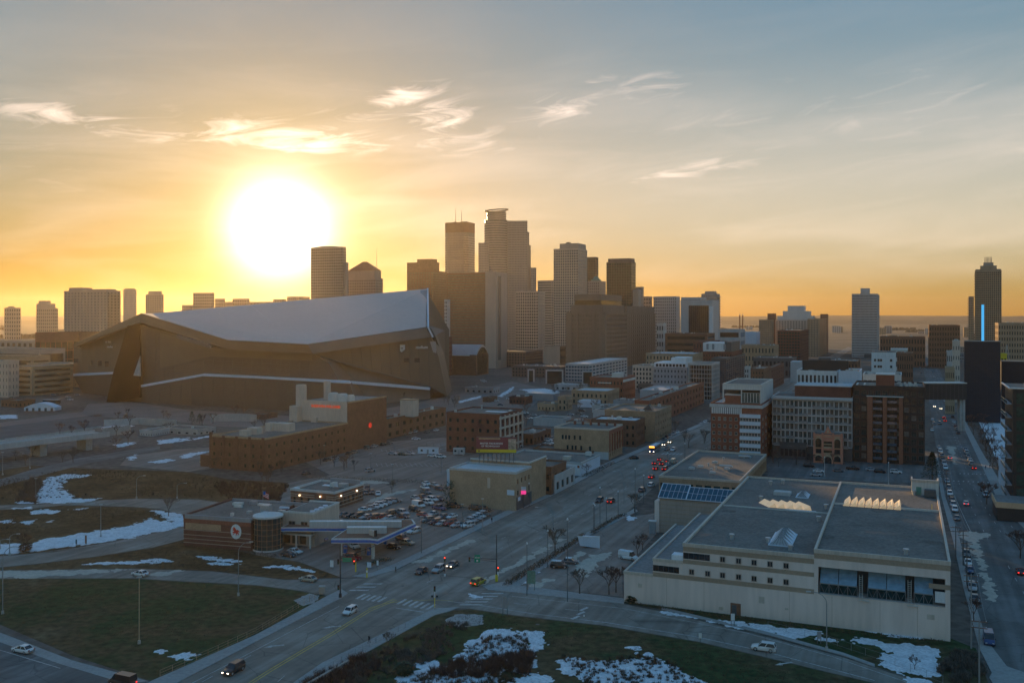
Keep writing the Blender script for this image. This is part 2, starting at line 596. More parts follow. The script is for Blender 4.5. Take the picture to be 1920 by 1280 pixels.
def rooftop(t,x0,x1,y0,y1,z,n,big=3.2):
    """Air handlers, ducts and vents on a roof, each a part of its own."""
    for i in range(n):
        w,d,h = rnd.uniform(.8,big),rnd.uniform(.8,big),rnd.uniform(.6,1.9)
        cx = rnd.uniform(x0 + 2,x1 - 2) if x1 - x0 > 5 else (x0 + x1) / 2
        cy_ = rnd.uniform(y0 + 2,y1 - 2) if y1 - y0 > 5 else (y0 + y1) / 2
        mb = MB()
        if i % 3 == 2:
            mb.cyl(0,0,.35 + .15 * rnd.random(),0,h,10).cyl(0,0,.6,h,h + .25,10)
            o = mb.build('roof_vent',W['metal'],t)
        else:
            mb.box(-w / 2,w / 2,-d / 2,d / 2,.15,h)
            mb.box(-w / 2 + .1,-w / 2 + .3,-d / 2 + .1,d / 2 - .1,0,.15).box(w / 2 - .3,w / 2 - .1,-d / 2 + .1,d / 2 - .1,0,.15)
            mb.cyl(0,0,min(w,d) * .3,h,h + .15,10)
            o = mb.build('rooftop_unit',W['metal' if i % 2 else 'offwhite'],t)
        o.location = (cx,cy_,z + .02)


def addbox(t,name,m,x0,x1,y0,y1,z0,z1):
    return MB().box(x0,x1,y0,y1,z0,z1).build(name,W.get(m) or G[m],t)


def text_on(t,s,size,loc,rot,m,name='lettering',extr=.06,sx=1.0,bold=0.0):
    c = bpy.data.curves.new(name,'FONT')
    c.body,c.size,c.extrude = s,size,extr
    c.align_x,c.align_y = 'CENTER','CENTER'
    c.offset = bold
    c.materials.append(m)
    tmp = bpy.data.objects.new('tmp',c)
    me = bpy.data.meshes.new_from_object(tmp)
    me.name = name
    bpy.data.objects.remove(tmp)
    bpy.data.curves.remove(c)
    o = link(name,me,t)
    o.location,o.rotation_euler = loc,rot
    o.scale = (sx,1,1)
    return o

# ---------------------------------------------------------------- ground, hills, air
mat_ground = mat('city_ground',(.060,.050,.042),.95,.45,.012,.35,tint=(.095,.082,.07))
MB().box(-9000,9000,-400,11600,-.8,0).build('ground',mat_ground,kind='structure')
mat_hill = mat('far_woods',(.055,.05,.04),.95,.4,.004,.05)


def hills():
    mb = MB()
    for (y0,y1,hmax,sd,n) in ((6200,7400,34,3,90),(8300,9800,58,11,110),(10000,11500,74,23,120)):
        row = []
        for i in range(n + 1):
            x = -8800 + 17600 * i / n
            h = hmax * (.72 + .30 * mnoise.noise((x * .0006 + sd,sd,0)) + .10 * mnoise.noise((x * .004,sd,1)))
            row.append((x,max(4,h)))
        for (xa,ha),(xb,hb) in zip(row[:-1],row[1:]):
            ym = (y0 + y1) / 2
            mb.poly([(xa,y0,.01),(xb,y0,.01),(xb,ym,hb),(xa,ym,ha)])
            mb.poly([(xa,ym,ha),(xb,ym,hb),(xb,y1,.01),(xa,y1,.01)])
    mb.build('hills',mat_hill,kind='structure')


hills()
hz_mat = bpy.data.materials.new('haze_air')
hz_mat.use_nodes = True
hz_nt = hz_mat.node_tree
hz_nt.nodes.clear()
hz_v = hz_nt.nodes.new('ShaderNodeVolumePrincipled')
hz_v.inputs['Color'].default_value = (.80,.70,.60,1)
hz_v.inputs['Density'].default_value = 0.000042
hz_v.inputs['Anisotropy'].default_value = 0.68
hz_o = hz_nt.nodes.new('ShaderNodeOutputMaterial')
hz_nt.links.new(hz_v.outputs[0],hz_o.inputs['Volume'])
MB().box(-9100,9100,-450,11700,-1.8,274).build('haze',hz_mat,kind='stuff')

# ---------------------------------------------------------------- the stadium
def lerp_depth(u0,z0,u1,z1):
    return lambda u: 1.0 / (1 / z0 + (u - u0) * (1 / z1 - 1 / z0) / (u1 - u0))


def stadium():
    t = thing('stadium','huge dark angular stadium with a pale sloping roof and pointed glass prow','stadium',(0,0,0))
    zf = lerp_depth(240,705,560,632)
    zr = lerp_depth(585,628,835,735)
    zl = lerp_depth(262,708,138,790)
    S,B,GY,WH = W['stadium'],W['stadiumband'],W['stadiumgrey'],W['bluewhite']
    q = lambda pts,z,dz=0: [Q(u,v,z(u) + dz) for u,v in pts]
    MB().extrude(q([(250,612),(250,752),(351,765),(460,771),(560,776),(640,781),(668,772),(617,681),(585,662),(430,652),(390,648),(330,628),(262,609)],zf),(0,55,0)).build('main_wall',S,t)
    MB().extrude(q([(206,737),(206,752),(351,767),(460,773),(560,779),(640,784),(672,774),(656,719),(480,709),(380,705)],zf,-5),(0,4.9,0)).build('skirt_wall',S,t)
    MB().extrude(q([(205,732),(205,736.5),(380,705),(480,709),(656,719),(654,714.5),(480,705),(380,700.5)],zf,-5.6),(0,5.5,0)).build('ledge',WH,t)
    MB().extrude(q([(657,714.5),(658,719),(806,731),(806,726)],zr,-4),(0,4.2,0)).build('ledge',WH,t)
    # right block with its raking soffit
    MB().extrude(q([(584,660),(600,668),(806,724),(838,742),(822,668),(808,631)],zr,-3),(0,60,0)).build('overhanging_wall',B,t)
    MB().extrude(q([(617,680),(668,772),(700,768),(806,756),(806,724),(618,676)],zr,4),(0,30,0)).build('lower_wall',GY,t)
    MB().extrude(q([(600,666.5),(600,669),(806,726),(806,723)],zr,-3.6),(0,5,0)).build('soffit_edge',W['dgrey'],t)
    MB().extrude(q([(806,640),(816,640),(818,662),(812,660)],zr,-3.4),(0,4,0)).build('screen_panel',W['grey'],t)
    # left wall, prow glass, bright triangle of windows
    MB().extrude(q([(139,649),(137,703),(213,699),(240,611)],zl),(0,60,0)).build('end_wall',B,t)
    MB().extrude(q([(137,703.5),(166,757),(200,756),(213,699.5)],zl,-1),(0,50,0)).build('lower_end_wall',S,t)
    MB().extrude(q([(135,700.5),(135,705),(213,701),(213,697)],zl,-4),(0,4,0)).build('ledge',WH,t)
    MB().extrude([Q(239,611,700),Q(212,699,697),Q(199,756,694),Q(208,756,693),Q(262,745,690),Q(262.5,606,699)],(0,20,0)).build('prow_glass',W['prow'],t)
    MB().extrude([Q(262.5,667,692),Q(250,704,689.4),Q(263.5,705,689.6)],(0,1,0)).build('glass_door',G['pale'],t)
    # panel seams on the walls
    def seams(z,off,rows,cols,m='dgrey'):
        sm = MB()
        for pts in cols + rows:
            for (u0,v0),(u1,v1) in zip(pts[:-1],pts[1:]):
                sm.tube(Q(u0,v0,z(u0) + off),Q(u1,v1,z(u1) + off),.09,n=4)
        sm.build('panel_seam',W[m],t,kind='stuff')
    bot = lambda u: 733 - (u - 262) * 31 / 118 if u < 380 else 702 + (u - 380) * .058
    tp = lambda u: 612 + (u - 262) * .29 if u < 395 else 655
    seams(zf,-.06,[[(264,612 + k * 17 + 12),(395,655 + k * 10),(600,668 + k * 9)] for k in range(1,5)],[[(u,tp(u) + 1),(u - 4,bot(u) - 2)] for u in range(276,600,18)])
    seams(zf,-5.1,[[(225,742),(380,722),(480,726),(650,736)],[(235,750),(380,745),(480,748),(655,756)]],[[(u,bot(u) + 5),(u - 2,764)] for u in range(300,640,20)])
    seams(zr,-3.1,[[(600,664 + k * 1),(820,640 + k * 20)] for k in range(1,5)],[[(u,662 - (u - 585) * .13),(u + 4,668 + (u - 600) * .27)] for u in range(640,805,18)])
    seams(zl,-.1,[[(138,662),(236,640)],[(138,680),(226,668)]],[[(u,650 - (u - 139) * .37),(u,701)] for u in range(152,222,14)])
    MB().extrude(q([(300,624),(300,690),(395,668),(585,676),(585,664),(430,655),(390,651)],zf,-.35),(0,.3,0)).build('upper_wall',B,t)
    # fascia under the roof edge
    e0,e1,e2,e3 = Q(265,588,690),Q(427,638,646),Q(577,646,618),Q(798,614,712)
    b0,b1,b2,b3 = Q(262,604,690),Q(428,655,646),Q(586,663,618),Q(809,632,712)
    for a,b,c,d in ((e0,b0,b1,e1),(e1,b1,b2,e2),(e2,b2,b3,e3)):
        MB().extrude([a,b,c,d],(0,7,0)).build('roof_fascia',B,t)
    le,lb = Q(137,645,772),Q(139,651,772)
    MB().extrude([le,lb,b0,e0],(0,7,0)).build('roof_fascia',B,t)
    MB().extrude([Q(330,628,645),Q(330,634,645),Q(395,653,640),Q(392,645,640)],(0,3,0)).build('balcony_recess',W['dgrey'],t)
    # roof: translucent front slope, back slope, closed underneath
    r0,r1 = Q(285,587.5,735),Q(801,541.5,812)
    up = Vector((0,0,.35))
    mb = MB()
    pts = [e0 + up,e1 + up,e2 + up,e3 + up,r1,r0]
    for tri in ((0,1,5),(1,2,5),(2,4,5),(2,3,4)):
        mb.poly([pts[i] for i in tri])
    bk0,bk1 = Vector((r0.x - 40,r0.y + 130,42)),Vector((r1.x + 8,r1.y + 120,50))
    mb.build('roof_film',W['etfe'],t)
    mb = MB()
    mb.poly([r0,r1,bk1,bk0]).poly([e0 + up,r0,bk0,le])
    mb.poly([le,bk0,bk1,(bk1.x,bk1.y,2),(bk0.x,bk0.y,2)])
    mb.build('back_roof',W['stadium'],t)
    # seams across the film roof
    mb = MB()
    for k in range(1,12):
        f = k / 12
        a = r0.lerp(r1,f)
        x = e1.lerp(e2,min(1,f * 2.6)) if f < .385 else e2.lerp(e3,(f - .385) / .615)
        mb.tube(a + Vector((0,0,.06)),x + Vector((0,0,.45)),.10,n=4)
    mb.build('roof_seam',W['lgrey'],t)
    # gable at the high end with louvres and a pale edge
    MB().extrude([r1 + Vector((-4,-1,-.5)),r1 + Vector((-6,-55,-27)),e3 + Vector((1,2,-.5)),b3 + Vector((0,3,0)),bk1 + Vector((0,0,-45)),bk1],(3,1,0)).build('gable_wall',S,t)
    for a,b,r in ((r1 + Vector((.6,-2,0)),e3 + Vector((2.2,-2,0)),.9),(e3 + Vector((2.2,-2,0)),b3 + Vector((1.2,-1,0)),.8)):
        MB().tube(a,b,r,n=4).build('edge_trim',WH,t)
    lv = MB()
    for k in range(17):
        f = k / 17
        u,v = 788 + 3 * f,545 + 36 * f
        yy = 806 - 40 * f
        lv.extrude([Q(u,v,yy - 6),Q(u,v + 1.4,yy - 6),Q(800.5,v + 1.2,yy - 6),Q(800.5,v - .2,yy - 6)],(0,1,0))
    lv.build('louvre_slat',W['dgrey'],t,kind='stuff')
    MB().extrude([Q(788,544,801),Q(791.5,581,761),Q(796,583,758),Q(796,612,722),Q(801,613,724),Q(801,543,803)],(0,1.5,0)).build('louvre_panel',W['grey'],t)
    # lettering
    for (s,u,v,wpx,z,dz,yaw) in (('bankstadium',783,651,44,zr,-4,.38),('us',753.5,652,5,zr,-5.2,.38),('us bank',204,640.5,20,zl,-2,-.33),('stadium',207,650,18,zl,-2,-.33)):
        p = Q(u,v,z(u) + dz)
        wid = wpx * p.y / F
        size = wid / (len(s) * .50)
        text_on(t,s,size,p,(R(90),0,yaw),W['stadium' if s == 'us' else 'white'],bold=.04)
    lg = MB()
    p = Q(753,652,zr(753) - 4.4)
    h = 3.3
    lg.extrude([p + Vector((-h * .75,0,h * .7)),p + Vector((-h * .75,0,-h * .35)),p + Vector((0,0,-h)),p + Vector((h * .75,0,-h * .35)),p + Vector((h * .75,0,h * .7))],(0,.3,0))
    lg.build('shield_logo',W['white'],t)
    for (u,v,w,hh,z) in ((142,676,8,8,zl),(172,679,3,9,zl),(187,681,7,10,zl),(200,682,7,10,zl),(762,675,10,8,zr),(782,675,10,8,zr)):
        a = -3.2 if z is zr else -.2
        MB().extrude([Q(u - w / 2,v - hh / 2,z(u - w / 2) + a),Q(u - w / 2,v + hh / 2,z(u - w / 2) + a),Q(u + w / 2,v + hh / 2,z(u + w / 2) + a),Q(u + w / 2,v - hh / 2,z(u + w / 2) + a)],(0,.15,0)).build('window',G['dark'],t)


stadium()

# ---------------------------------------------------------------- skyline
def slabs(t,m,items):
    for it in items:
        addbox(t,it[0],it[7] if len(it) > 7 else m,*it[1:7])


def hpx(v,Z):
    return CAM_H - (v - HZ) * Z / F


def skyline():
    # far left
    t,w,d,h,x = bld('apartment_block','small two-level tower at the far left edge beyond the stadium',8,30,39,577,Z=2400,wall='stone',cols=5,rows=8)
    addbox(t,'penthouse','stone',-w + 8,-w * .4,4,d - 4,h,h + 4)
    t,w,d,h,x = bld('apartment_tower','tower with a stepped sloping top second from the far left',68,98,109,578,Z=2200,wall='stone',cols=8,rows=10)
    addbox(t,'upper_storey','stone',-w,-w * .1,0,d * .8,h,h + 11)
    addbox(t,'upper_storey','stone',-w * .85,-w * .35,0,d * .7,h + 11,h + 18)
    t,w,d,h,x = bld('slab_tower','wide slab apartment tower with balconies up its right edge left of the stadium',120,200,207,545,Z=1150,wall='stone',glass='grey',cols=13,rows=26,pier=.5,span=.4,D_=22)
    addbox(t,'penthouse','stone',-w + 5,-w * .62,3,19,h,h + 4.5)
    addbox(t,'penthouse','stone',-w * .55,-w * .05,3,19,h,h + 2.2)
    for r in range(24):
        MB().box(.02,3.4,3,20,r * (h - 3) / 24 + 2,r * (h - 3) / 24 + 3.1).build('balcony',W['stone'],t)
    t = thing('round_tower','slim rounded tower standing alone left of the sun','tower',Q(243.5,590,1900) - Vector((0,0,CAM_H)))
    MB().cyl(0,0,12.5,0,hpx(543,1900),20).build('wall',W['stone'],t)
    MB().cyl(0,0,10.5,hpx(543,1900),hpx(541,1900),20).build('roof',W['roofdark'],t)
    mb = MB()
    for r in range(30):
        mb.cyl(0,0,12.7,r * 3.8 + 2,r * 3.8 + 3.2,20)
    mb.build('floor_band',W['lgrey'],t,kind='stuff')
    t,w,d,h,x = bld('shouldered_tower','tower with cut shoulders just left of the stadium apex',273,300,307,552,Z=1800,wall='stone',cols=8,rows=24,pier=.55)
    addbox(t,'upper_storey','stone',-w + 4,-3,3,d - 2,h,h + 6.5)
    t,w,d,h,x = bld('office_block','flat-topped block rising above the stadium roof under the sun',362,396,402,549,Z=1900,wall='stone',cols=8,rows=18)
    for nm,lab,a,b,c,v in (('low_block','low roof line left of the flat-topped block beneath the sun',341,360,362,572),('low_block','low block right of the flat-topped one beneath the sun',403,418,422,560),
                                ('low_block','long low block with a plant room right below the sun',436,462,468,560),('low_block','low dark roof left of the wide sunlit tower',512,530,537,561),('low_block','narrow dark roof against the wide sunlit tower',538,560,581,556),
                                ('low_block','low roof line directly beneath the sun',468,505,512,566),('low_block','low roof between two blocks under the sun',420,434,437,566)):
        bld(nm,lab,a,b,c,v,Z=1980,wall='stone',cols=6,rows=14,group='low blocks behind the stadium roof')
    # wide glass tower beside the sun
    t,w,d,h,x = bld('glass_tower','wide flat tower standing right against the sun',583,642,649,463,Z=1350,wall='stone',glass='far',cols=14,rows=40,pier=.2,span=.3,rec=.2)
    mb = MB()
    pr = [(-w + w * i / 10,h + 2.2 * math.sin(math.pi * i / 10)) for i in range(11)]
    mb.extrude([(a,.1,b) for a,b in pr] + [(0,.1,h - .2),(-w,.1,h - .2)],(0,d - .2,0))
    mb.build('curved_crown',W['stone'],t)
    addbox(t,'side_wing','stone',.05,4,4,d,0,h - 22)
    # pyramid topped tower
    t,w,d,h,x = bld('pyramid_tower','stone tower with a pyramid roof right of the sunlit tower',651,704,718,522,Z=1400,wall='stone',glass='far',cols=12,rows=28,pier=.4)
    addbox(t,'upper_storey','stone',-w,-2,1,d - 2,h,h + 12)
    mb = MB()
    mb.hexa([(-w,.5,h + 12),(-1,.5,h + 12),(-1,d - 2,h + 12),(-w,d - 2,h + 12),(-w * .56,d * .42,h + 26),(-w * .42,d * .42,h + 26),(-w * .42,d * .5,h + 26),(-w * .56,d * .5,h + 26)])
    mb.build('pyramid_roof',W['brown'],t)
    MB().tube((-5,12,h + 10),(-5,12,h + 46),.45,.15).build('antenna',W['steel'],t)
    # brown stepped tower
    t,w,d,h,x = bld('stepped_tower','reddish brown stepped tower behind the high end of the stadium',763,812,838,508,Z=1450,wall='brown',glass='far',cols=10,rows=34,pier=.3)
    addbox(t,'upper_storey','brown',-w,-.2,.2,d * .45,h,h + 14)
    addbox(t,'penthouse','brown',-w * .62,-w * .06,1,d * .4,h + 14,h + 19)
    # tall dark topped octagonal tower
    Z = 1730
    xw = 47 * Z / F
    t = thing('skyscraper','tall glass tower with a dark crown and two antennas','skyscraper',Q(862.5,590,Z + xw * .55) - Vector((0,0,CAM_H)),-ALPHA)
    a,b = xw * .52,xw * .30
    plan = [(-a,-b),(-a * .72,-b * 1.45),(a * .72,-b * 1.45),(a,-b),(a,b),(a * .72,b * 1.45),(-a * .72,b * 1.45),(-a,b)]
    H = hpx(416,Z)
    MB().prism(plan,0,H - 19).build('glazing',G['grey'],t)
    MB().prism([(p * 1.004,q * 1.004) for p,q in plan],H - 19,H).build('crown',W['brown'],t)
    mb = MB()
    for r in range(48):
        mb.prism([(p * 1.01,q * 1.01) for p,q in plan],r * 4.4 + 2,r * 4.4 + 2.9)
    mb.build('floor_band',W['stone'],t,kind='stuff')
    mb = MB()
    for k in range(24):
        f = -a * .7 + a * 1.4 * k / 23
        mb.box(f - .3,f + .3,-b * 1.45 - .6,-b * 1.45,0,H - 19)
    mb.build('mullion',W['stone'],t,kind='stuff')
    for dx,z in ((-9,28),(3.5,24)):
        MB().tube((dx,0,H),(dx,0,H + z),.7,.25).build('antenna',W['steel'],t)
    for dx,s in ((-10,3),(8,4),(14,2)):
        addbox(t,'rooftop_unit','dgrey',dx - s,dx + s,-s,s,H,H + 2.5)
    # round shouldered skyscraper with a halo
    Z = 1600
    t = thing('skyscraper','tallest pale tower with a rounded shaft and a halo ring on top','skyscraper',Q(930,590,Z + 30) - Vector((0,0,CAM_H)))
    s_ = Z / F
    H1,H0,HW,HR = hpx(410,Z),hpx(394,Z),hpx(454,Z),hpx(411,Z)
    r = 22 * s_
    mb = MB()
    mb.cyl(0,0,r,0,H1,28)
    mb.cyl(1 * s_,0,18.5 * s_,H1,H0,28)
    mb.build('shaft',G['grey'],t)
    bands = MB()
    for k in range(int(H1 / 4.2)):
        bands.cyl(0,0,r + .35,k * 4.2 + 1.6,k * 4.2 + 3.1,28)
    for k in range(5):
        bands.cyl(1 * s_,0,18.5 * s_ + .3,H1 + k * 3.2,H1 + k * 3.2 + 1.4,28)
    bands.build('floor_band',W['stone'],t,kind='stuff')
    hl = MB()
    n = 28
    for i in range(n):
        a0,a1 = 2 * math.pi * i / n,2 * math.pi * (i + 1) / n
        ro,ri = 23 * s_,18.8 * s_
        up = lambda a: H0 + 2.0 - 3.2 * math.cos(a - .2) * -.5
        c = lambda a,rr: (1 * s_ + rr * math.cos(a),rr * math.sin(a))
        hl.hexa([(*c(a0,ri),up(a0)),(*c(a0,ro),up(a0)),(*c(a1,ro),up(a1)),(*c(a1,ri),up(a1)),(*c(a0,ri),up(a0) + 1.6),(*c(a0,ro),up(a0) + 1.6),(*c(a1,ro),up(a1) + 1.6),(*c(a1,ri),up(a1) + 1.6)])
    hl.build('halo_ring',W['dgrey'],t)
    for nm,x0,x1,y0,y1,hh,fl in (('left_wing',-33 * s_,-6 * s_,-16,26,HW,40),('right_wing',20.5 * s_,60 * s_,-4,40,HR,60),('step_wing',60 * s_,63.5 * s_,0,40,hpx(432,Z),46),('step_wing',63.5 * s_,66.5 * s_,4,40,hpx(457,Z),40),('step_wing',66.5 * s_,77 * s_,0,36,hpx(500,Z),28)):
        MB().box(x0,x1,y0,y1,0,hh).build(nm,W['stone'],t)
        gl = MB()
        nn = max(1,int((x1 - x0) / 2.6))
        for rr in range(int(hh / 4.2)):
            for c in range(nn):
                if (x1 - x0) > 4:
                    gl.box(x0 + (c + .2) * (x1 - x0) / nn,x0 + (c + .8) * (x1 - x0) / nn,y0 - .12,y0 - .02,rr * 4.2 + 1.2,rr * 4.2 + 3.2)
        if gl.v:
            gl.build('window_bay',G['grey'],t,kind='stuff')
    # dark reddish slab
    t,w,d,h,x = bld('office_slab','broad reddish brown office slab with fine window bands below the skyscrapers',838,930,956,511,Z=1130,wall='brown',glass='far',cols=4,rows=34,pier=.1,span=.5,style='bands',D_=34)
    addbox(t,'end_wall','stone',-14,.3,-.4,33.5,0,h + 1)
    addbox(t,'slot','dgrey',-.2,.6,6,14,10,h - 4)
    addbox(t,'penthouse','stone',-w * .8,-w * .1,6,d - 4,h,h + 1.5)
    # low things under it
    bld('office_block','dull pink low block with a pale upper face right beside the stadium gable',803,824,838,633,Z=980,wall='darkred',glass='far',cols=4,rows=8,D_=30)
    bld('narrow_tower','slim pale stair tower in front of the reddish slab',833,838,842,562,Z=1050,wall='lgrey',cols=2,rows=20,D_=8)
    # white grid towers
    t,w,d,h,x = bld('grid_tower','shorter white tower with a bold square window grid',967,1009,1022,546,Z=1240,wall='cream',glass='dark',cols=10,rows=24,pier=.34,span=.34,rec=.6,units=3)
    t,w,d,h,x = bld('banded_tower','pinkish tower with horizontal bands between the two white grid towers',1008,1034,1040,526,Z=1420,wall='cream',glass='far',cols=3,rows=30,style='bands',pier=.1,span=.5,D_=30)
    t,w,d,h,x = bld('grid_tower','tall white tower with a square window grid and flat penthouse',1038,1084,1101,466,Z=1330,wall='cream',glass='dark',cols=11,rows=42,pier=.36,span=.36,rec=.6)
    addbox(t,'penthouse','stone',-w * .78,-1,3,d - 3,h,h + 8)
    addbox(t,'rooftop_unit','dgrey',-w * .55,-w * .4,6,12,h + 8,h + 10)
    bld('glass_tower','dark green glass tower half hidden behind the tall white grid tower',1084,1116,1122,482,Z=1520,wall='dgrey',glass='teal',cols=8,rows=40,pier=.12,span=.12)
    t,w,d,h,x = bld('stepped_tower','stepped dark tower with a small domed lantern right of the green glass tower',1102,1124,1136,527,Z=1480,wall='stone',glass='far',cols=6,rows=26)
    MB().cyl(-w * .45,10,8,h,h + 3,14).cyl(-w * .45,10,6,h + 3,h + 8,14,3).build('lantern',W['green'],t)
    # chamfered glass tower
    Z = 1380
    t,w,d,h,x = bld('glass_tower','greenish glass tower with a dark flat cap and cut corners',1137,1184,1192,491,Z=Z,wall='dgrey',glass='green',cols=10,rows=36,pier=.1,span=.14,rec=.2)
    MB().prism([(-w + 4,1.5),(-4,1.5),(-1,5),(-1,d - 2),(-w + 4,d - 2),(-w + 1,5)],h,h + 5.6).build('cap',W['dgrey'],t)
    addbox(t,'side_wing','stone',.1,9,6,d - 2,0,h - 40)
    bld('office_block','small square-topped block right of the greenish glass tower',1192,1203,1207,538,Z=1420,wall='stone',cols=4,rows=20)
    bld('office_block','low terraced block in the gap right of the greenish tower',1207,1219,1223,556,Z=1440,wall='stone',cols=4,rows=16)
    # big stone block, two parts
    t,w,d,h,x = bld('stone_hall','broad brown stone office block with tall central bays',1062,1134,1176,586,Z=1060,wall='darkstone',glass='far',cols=14,rows=13,pier=.42,span=.4,rec=.7,units=4)
    addbox(t,'corner_pier','darkstone',-w - .4,-w + 6,-.5,6,0,h - 1)
    addbox(t,'corner_pier','darkstone',-6,.4,-.5,6,0,h - 1)
    addbox(t,'corner_pier','darkstone',-w * .76,-w * .68,-.5,3,0,h - 1)
    addbox(t,'corner_pier','darkstone',-w * .33,-w * .25,-.5,3,0,h - 1)
    addbox(t,'setback_storey','darkstone',-w * .9,-3,3,d - 3,h,h + 9)
    addbox(t,'setback_glazing','bronze',-w * .8,-5,2.8,d - 8,h + 9,h + 14)
    addbox(t,'setback_storey','darkstone',-w * .82,-4.6,2.5,d - 7,h + 14,h + 21)
    t,w,d,h,x = bld('stone_hall','brown stone office block with close windows right behind the broad one',1168,1176,1229,587,Z=1180,wall='darkstone',glass='far',cols=3,rows=13,scols=14,pier=.45,span=.42,rec=.6)
    addbox(t,'setback_storey','darkstone',-w,-1,4,d - 3,h,h + 9)
    # right of it
    bld('grid_tower','low wide pale block with a fine window grid left of the courthouse',1225,1268,1275,556,Z=1430,wall='lgrey',glass='dark',cols=12,rows=20,pier=.5,span=.45,units=3)
    t,w,d,h,x = bld('courthouse','pale courthouse with a curved dark glass front',1276,1336,1348,562,Z=1320,wall='lgrey',style='plain',par=False)
    mb = MB()
    pr = []
    for i in range(11):
        f = i / 10
        pr.append((-w * .74 + w * .62 * f,-.3 - 2.2 * math.sin(math.pi * f)))
    mb.prism(pr + [(-w * .12,.2),(-w * .74,.2)],6,h - 8)
    mb.build('curved_glazing',G['dark'],t)
    mb = MB()
    for i in range(1,10):
        f = i / 10
        x_,y_ = -w * .74 + w * .62 * f,-.45 - 2.2 * math.sin(math.pi * f)
        mb.box(x_ - .12,x_ + .12,y_ - .15,y_ + .15,6,h - 8)
    mb.build('mullion',W['dgrey'],t,kind='stuff')
    addbox(t,'pale_fin','white',-4.5,.3,-1.6,4,0,h - 9)
    addbox(t,'penthouse','lgrey',-w,-w * .4,4,d,h,h + 4)
    t,w,d,h,x = bld('apartment_tower','slim apartment tower with balconies along its right edge behind the courthouse',1315,1344,1350,551,Z=1450,wall='grey',glass='grey',cols=8,rows=24,pier=.4)
    for r in range(20):
        MB().box(.02,2.6,2,d - 2,h - 5 - r * 4.2,h - 4 - r * 4.2).build('balcony',W['lgrey'],t)
    addbox(t,'penthouse','grey',-w * .8,-w * .2,4,d - 3,h,h + 4.5)
    # tan apartment complex
    Z = 1500
    t,w,d,h,x = bld('apartment_complex','large stepped tan and pink apartment complex with a raised centre',1454,1528,1534,600,Z=Z,wall='cream',glass='far',cols=14,rows=18,D_=40)
    for a,b,v in ((-w * .96,-w * .04,592),(-w * .82,-w * .14,583),(-w * .70,-w * .28,573)):
        hb = hpx(v,Z)
        MB().box(a,b,1 + (600 - v) * .2,34,h - .2,hb).build('upper_storey',W['offwhite'],t)
    bld('apartment_wing','tan brick wing at the left end of the stepped apartment complex',1423,1446,1454,600,Z=1480,wall='buff',glass='far',cols=6,rows=16,D_=32)
    bld('apartment_wing','taller brown wing behind the left end of the stepped complex',1439,1452,1460,588,Z=1560,wall='brown',glass='far',cols=4,rows=18,D_=24)
    bld('apartment_wing','tan brick wing at the right end of the stepped complex',1514,1535,1552,598,Z=1440,wall='buff',glass='far',cols=4,rows=16,scols=5)
    bld('apartment_wing','dark brown wing at the far right end of the stepped complex',1538,1541,1553,589,Z=1500,wall='darkred',glass='far',cols=1,rows=18,scols=5)
    t,w,d,h,x = bld('apartment_block','dark red and glass block in front of the stepped complex',1458,1500,1516,620,Z=1230,wall='darkred',glass='teal',cols=8,rows=11,pier=.3,units=3)
    # white slab tower
    t,w,d,h,x = bld('bank_tower','lone white tower with fine window rows and a small penthouse',1597,1645,1649,551,Z=1420,wall='lgrey',glass='grey',cols=20,rows=24,pier=.3,span=.42,rec=.5)
    addbox(t,'penthouse','lgrey',-w * .66,-w * .30,5,18,h,h + 9)
    addbox(t,'plinth','dgrey',-w * .5,-w * .2,-8,-.2,0,5)
    # art-deco condo tower
    Z = 1180
    s_ = Z / F
    t,w,d,h,x = bld('condominium_tower','tall tan condominium tower with a stepped crown and masts',1828,1878,1890,507,Z=Z,D_=24,alpha=R(26),wall='buff',glass='dark',cols=13,rows=42,pier=.42,span=.34,rec=.7)
    for a,b,z in ((-w * .98,-w * .80,2),(-w * .18,-w * .02,2)):
        MB().box(a,b,.5,d - 1,h - .1,h + z).build('corner_turret',W['buff'],t)
    MB().box(-w * .80,-w * .18,1,d - 2,h - .1,h + 6.5).build('crown',W['buff'],t)
    MB().box(-w * .68,-w * .30,2,d - 3,h + 6.4,h + 10.5).build('crown',W['stone'],t)
    for k in range(6):
        MB().tube((-w * .62 + k * w * .05,8,h + 10),(-w * .62 + k * w * .05,8,h + 18),.45,.3).build('mast',W['steel'],t)
    for r in range(30):
        MB().box(-w - .9,-w,3,d - 4,12 + r * 3.6,12.9 + r * 3.6).build('balcony',W['sand'],t)
    t,w,d,h,x = bld('apartment_tower','shorter balconied tower touching the tall condominium tower on its left',1816,1826,1831,556,Z=1260,D_=16,alpha=R(26),wall='sand',glass='far',cols=3,rows=28,pier=.4)
    for r in range(26):
        MB().box(-w - 1.6,-w + .05,2,14,h - 4 - r * 4,h - 3 - r * 4).build('balcony',W['sand'],t)


skyline()

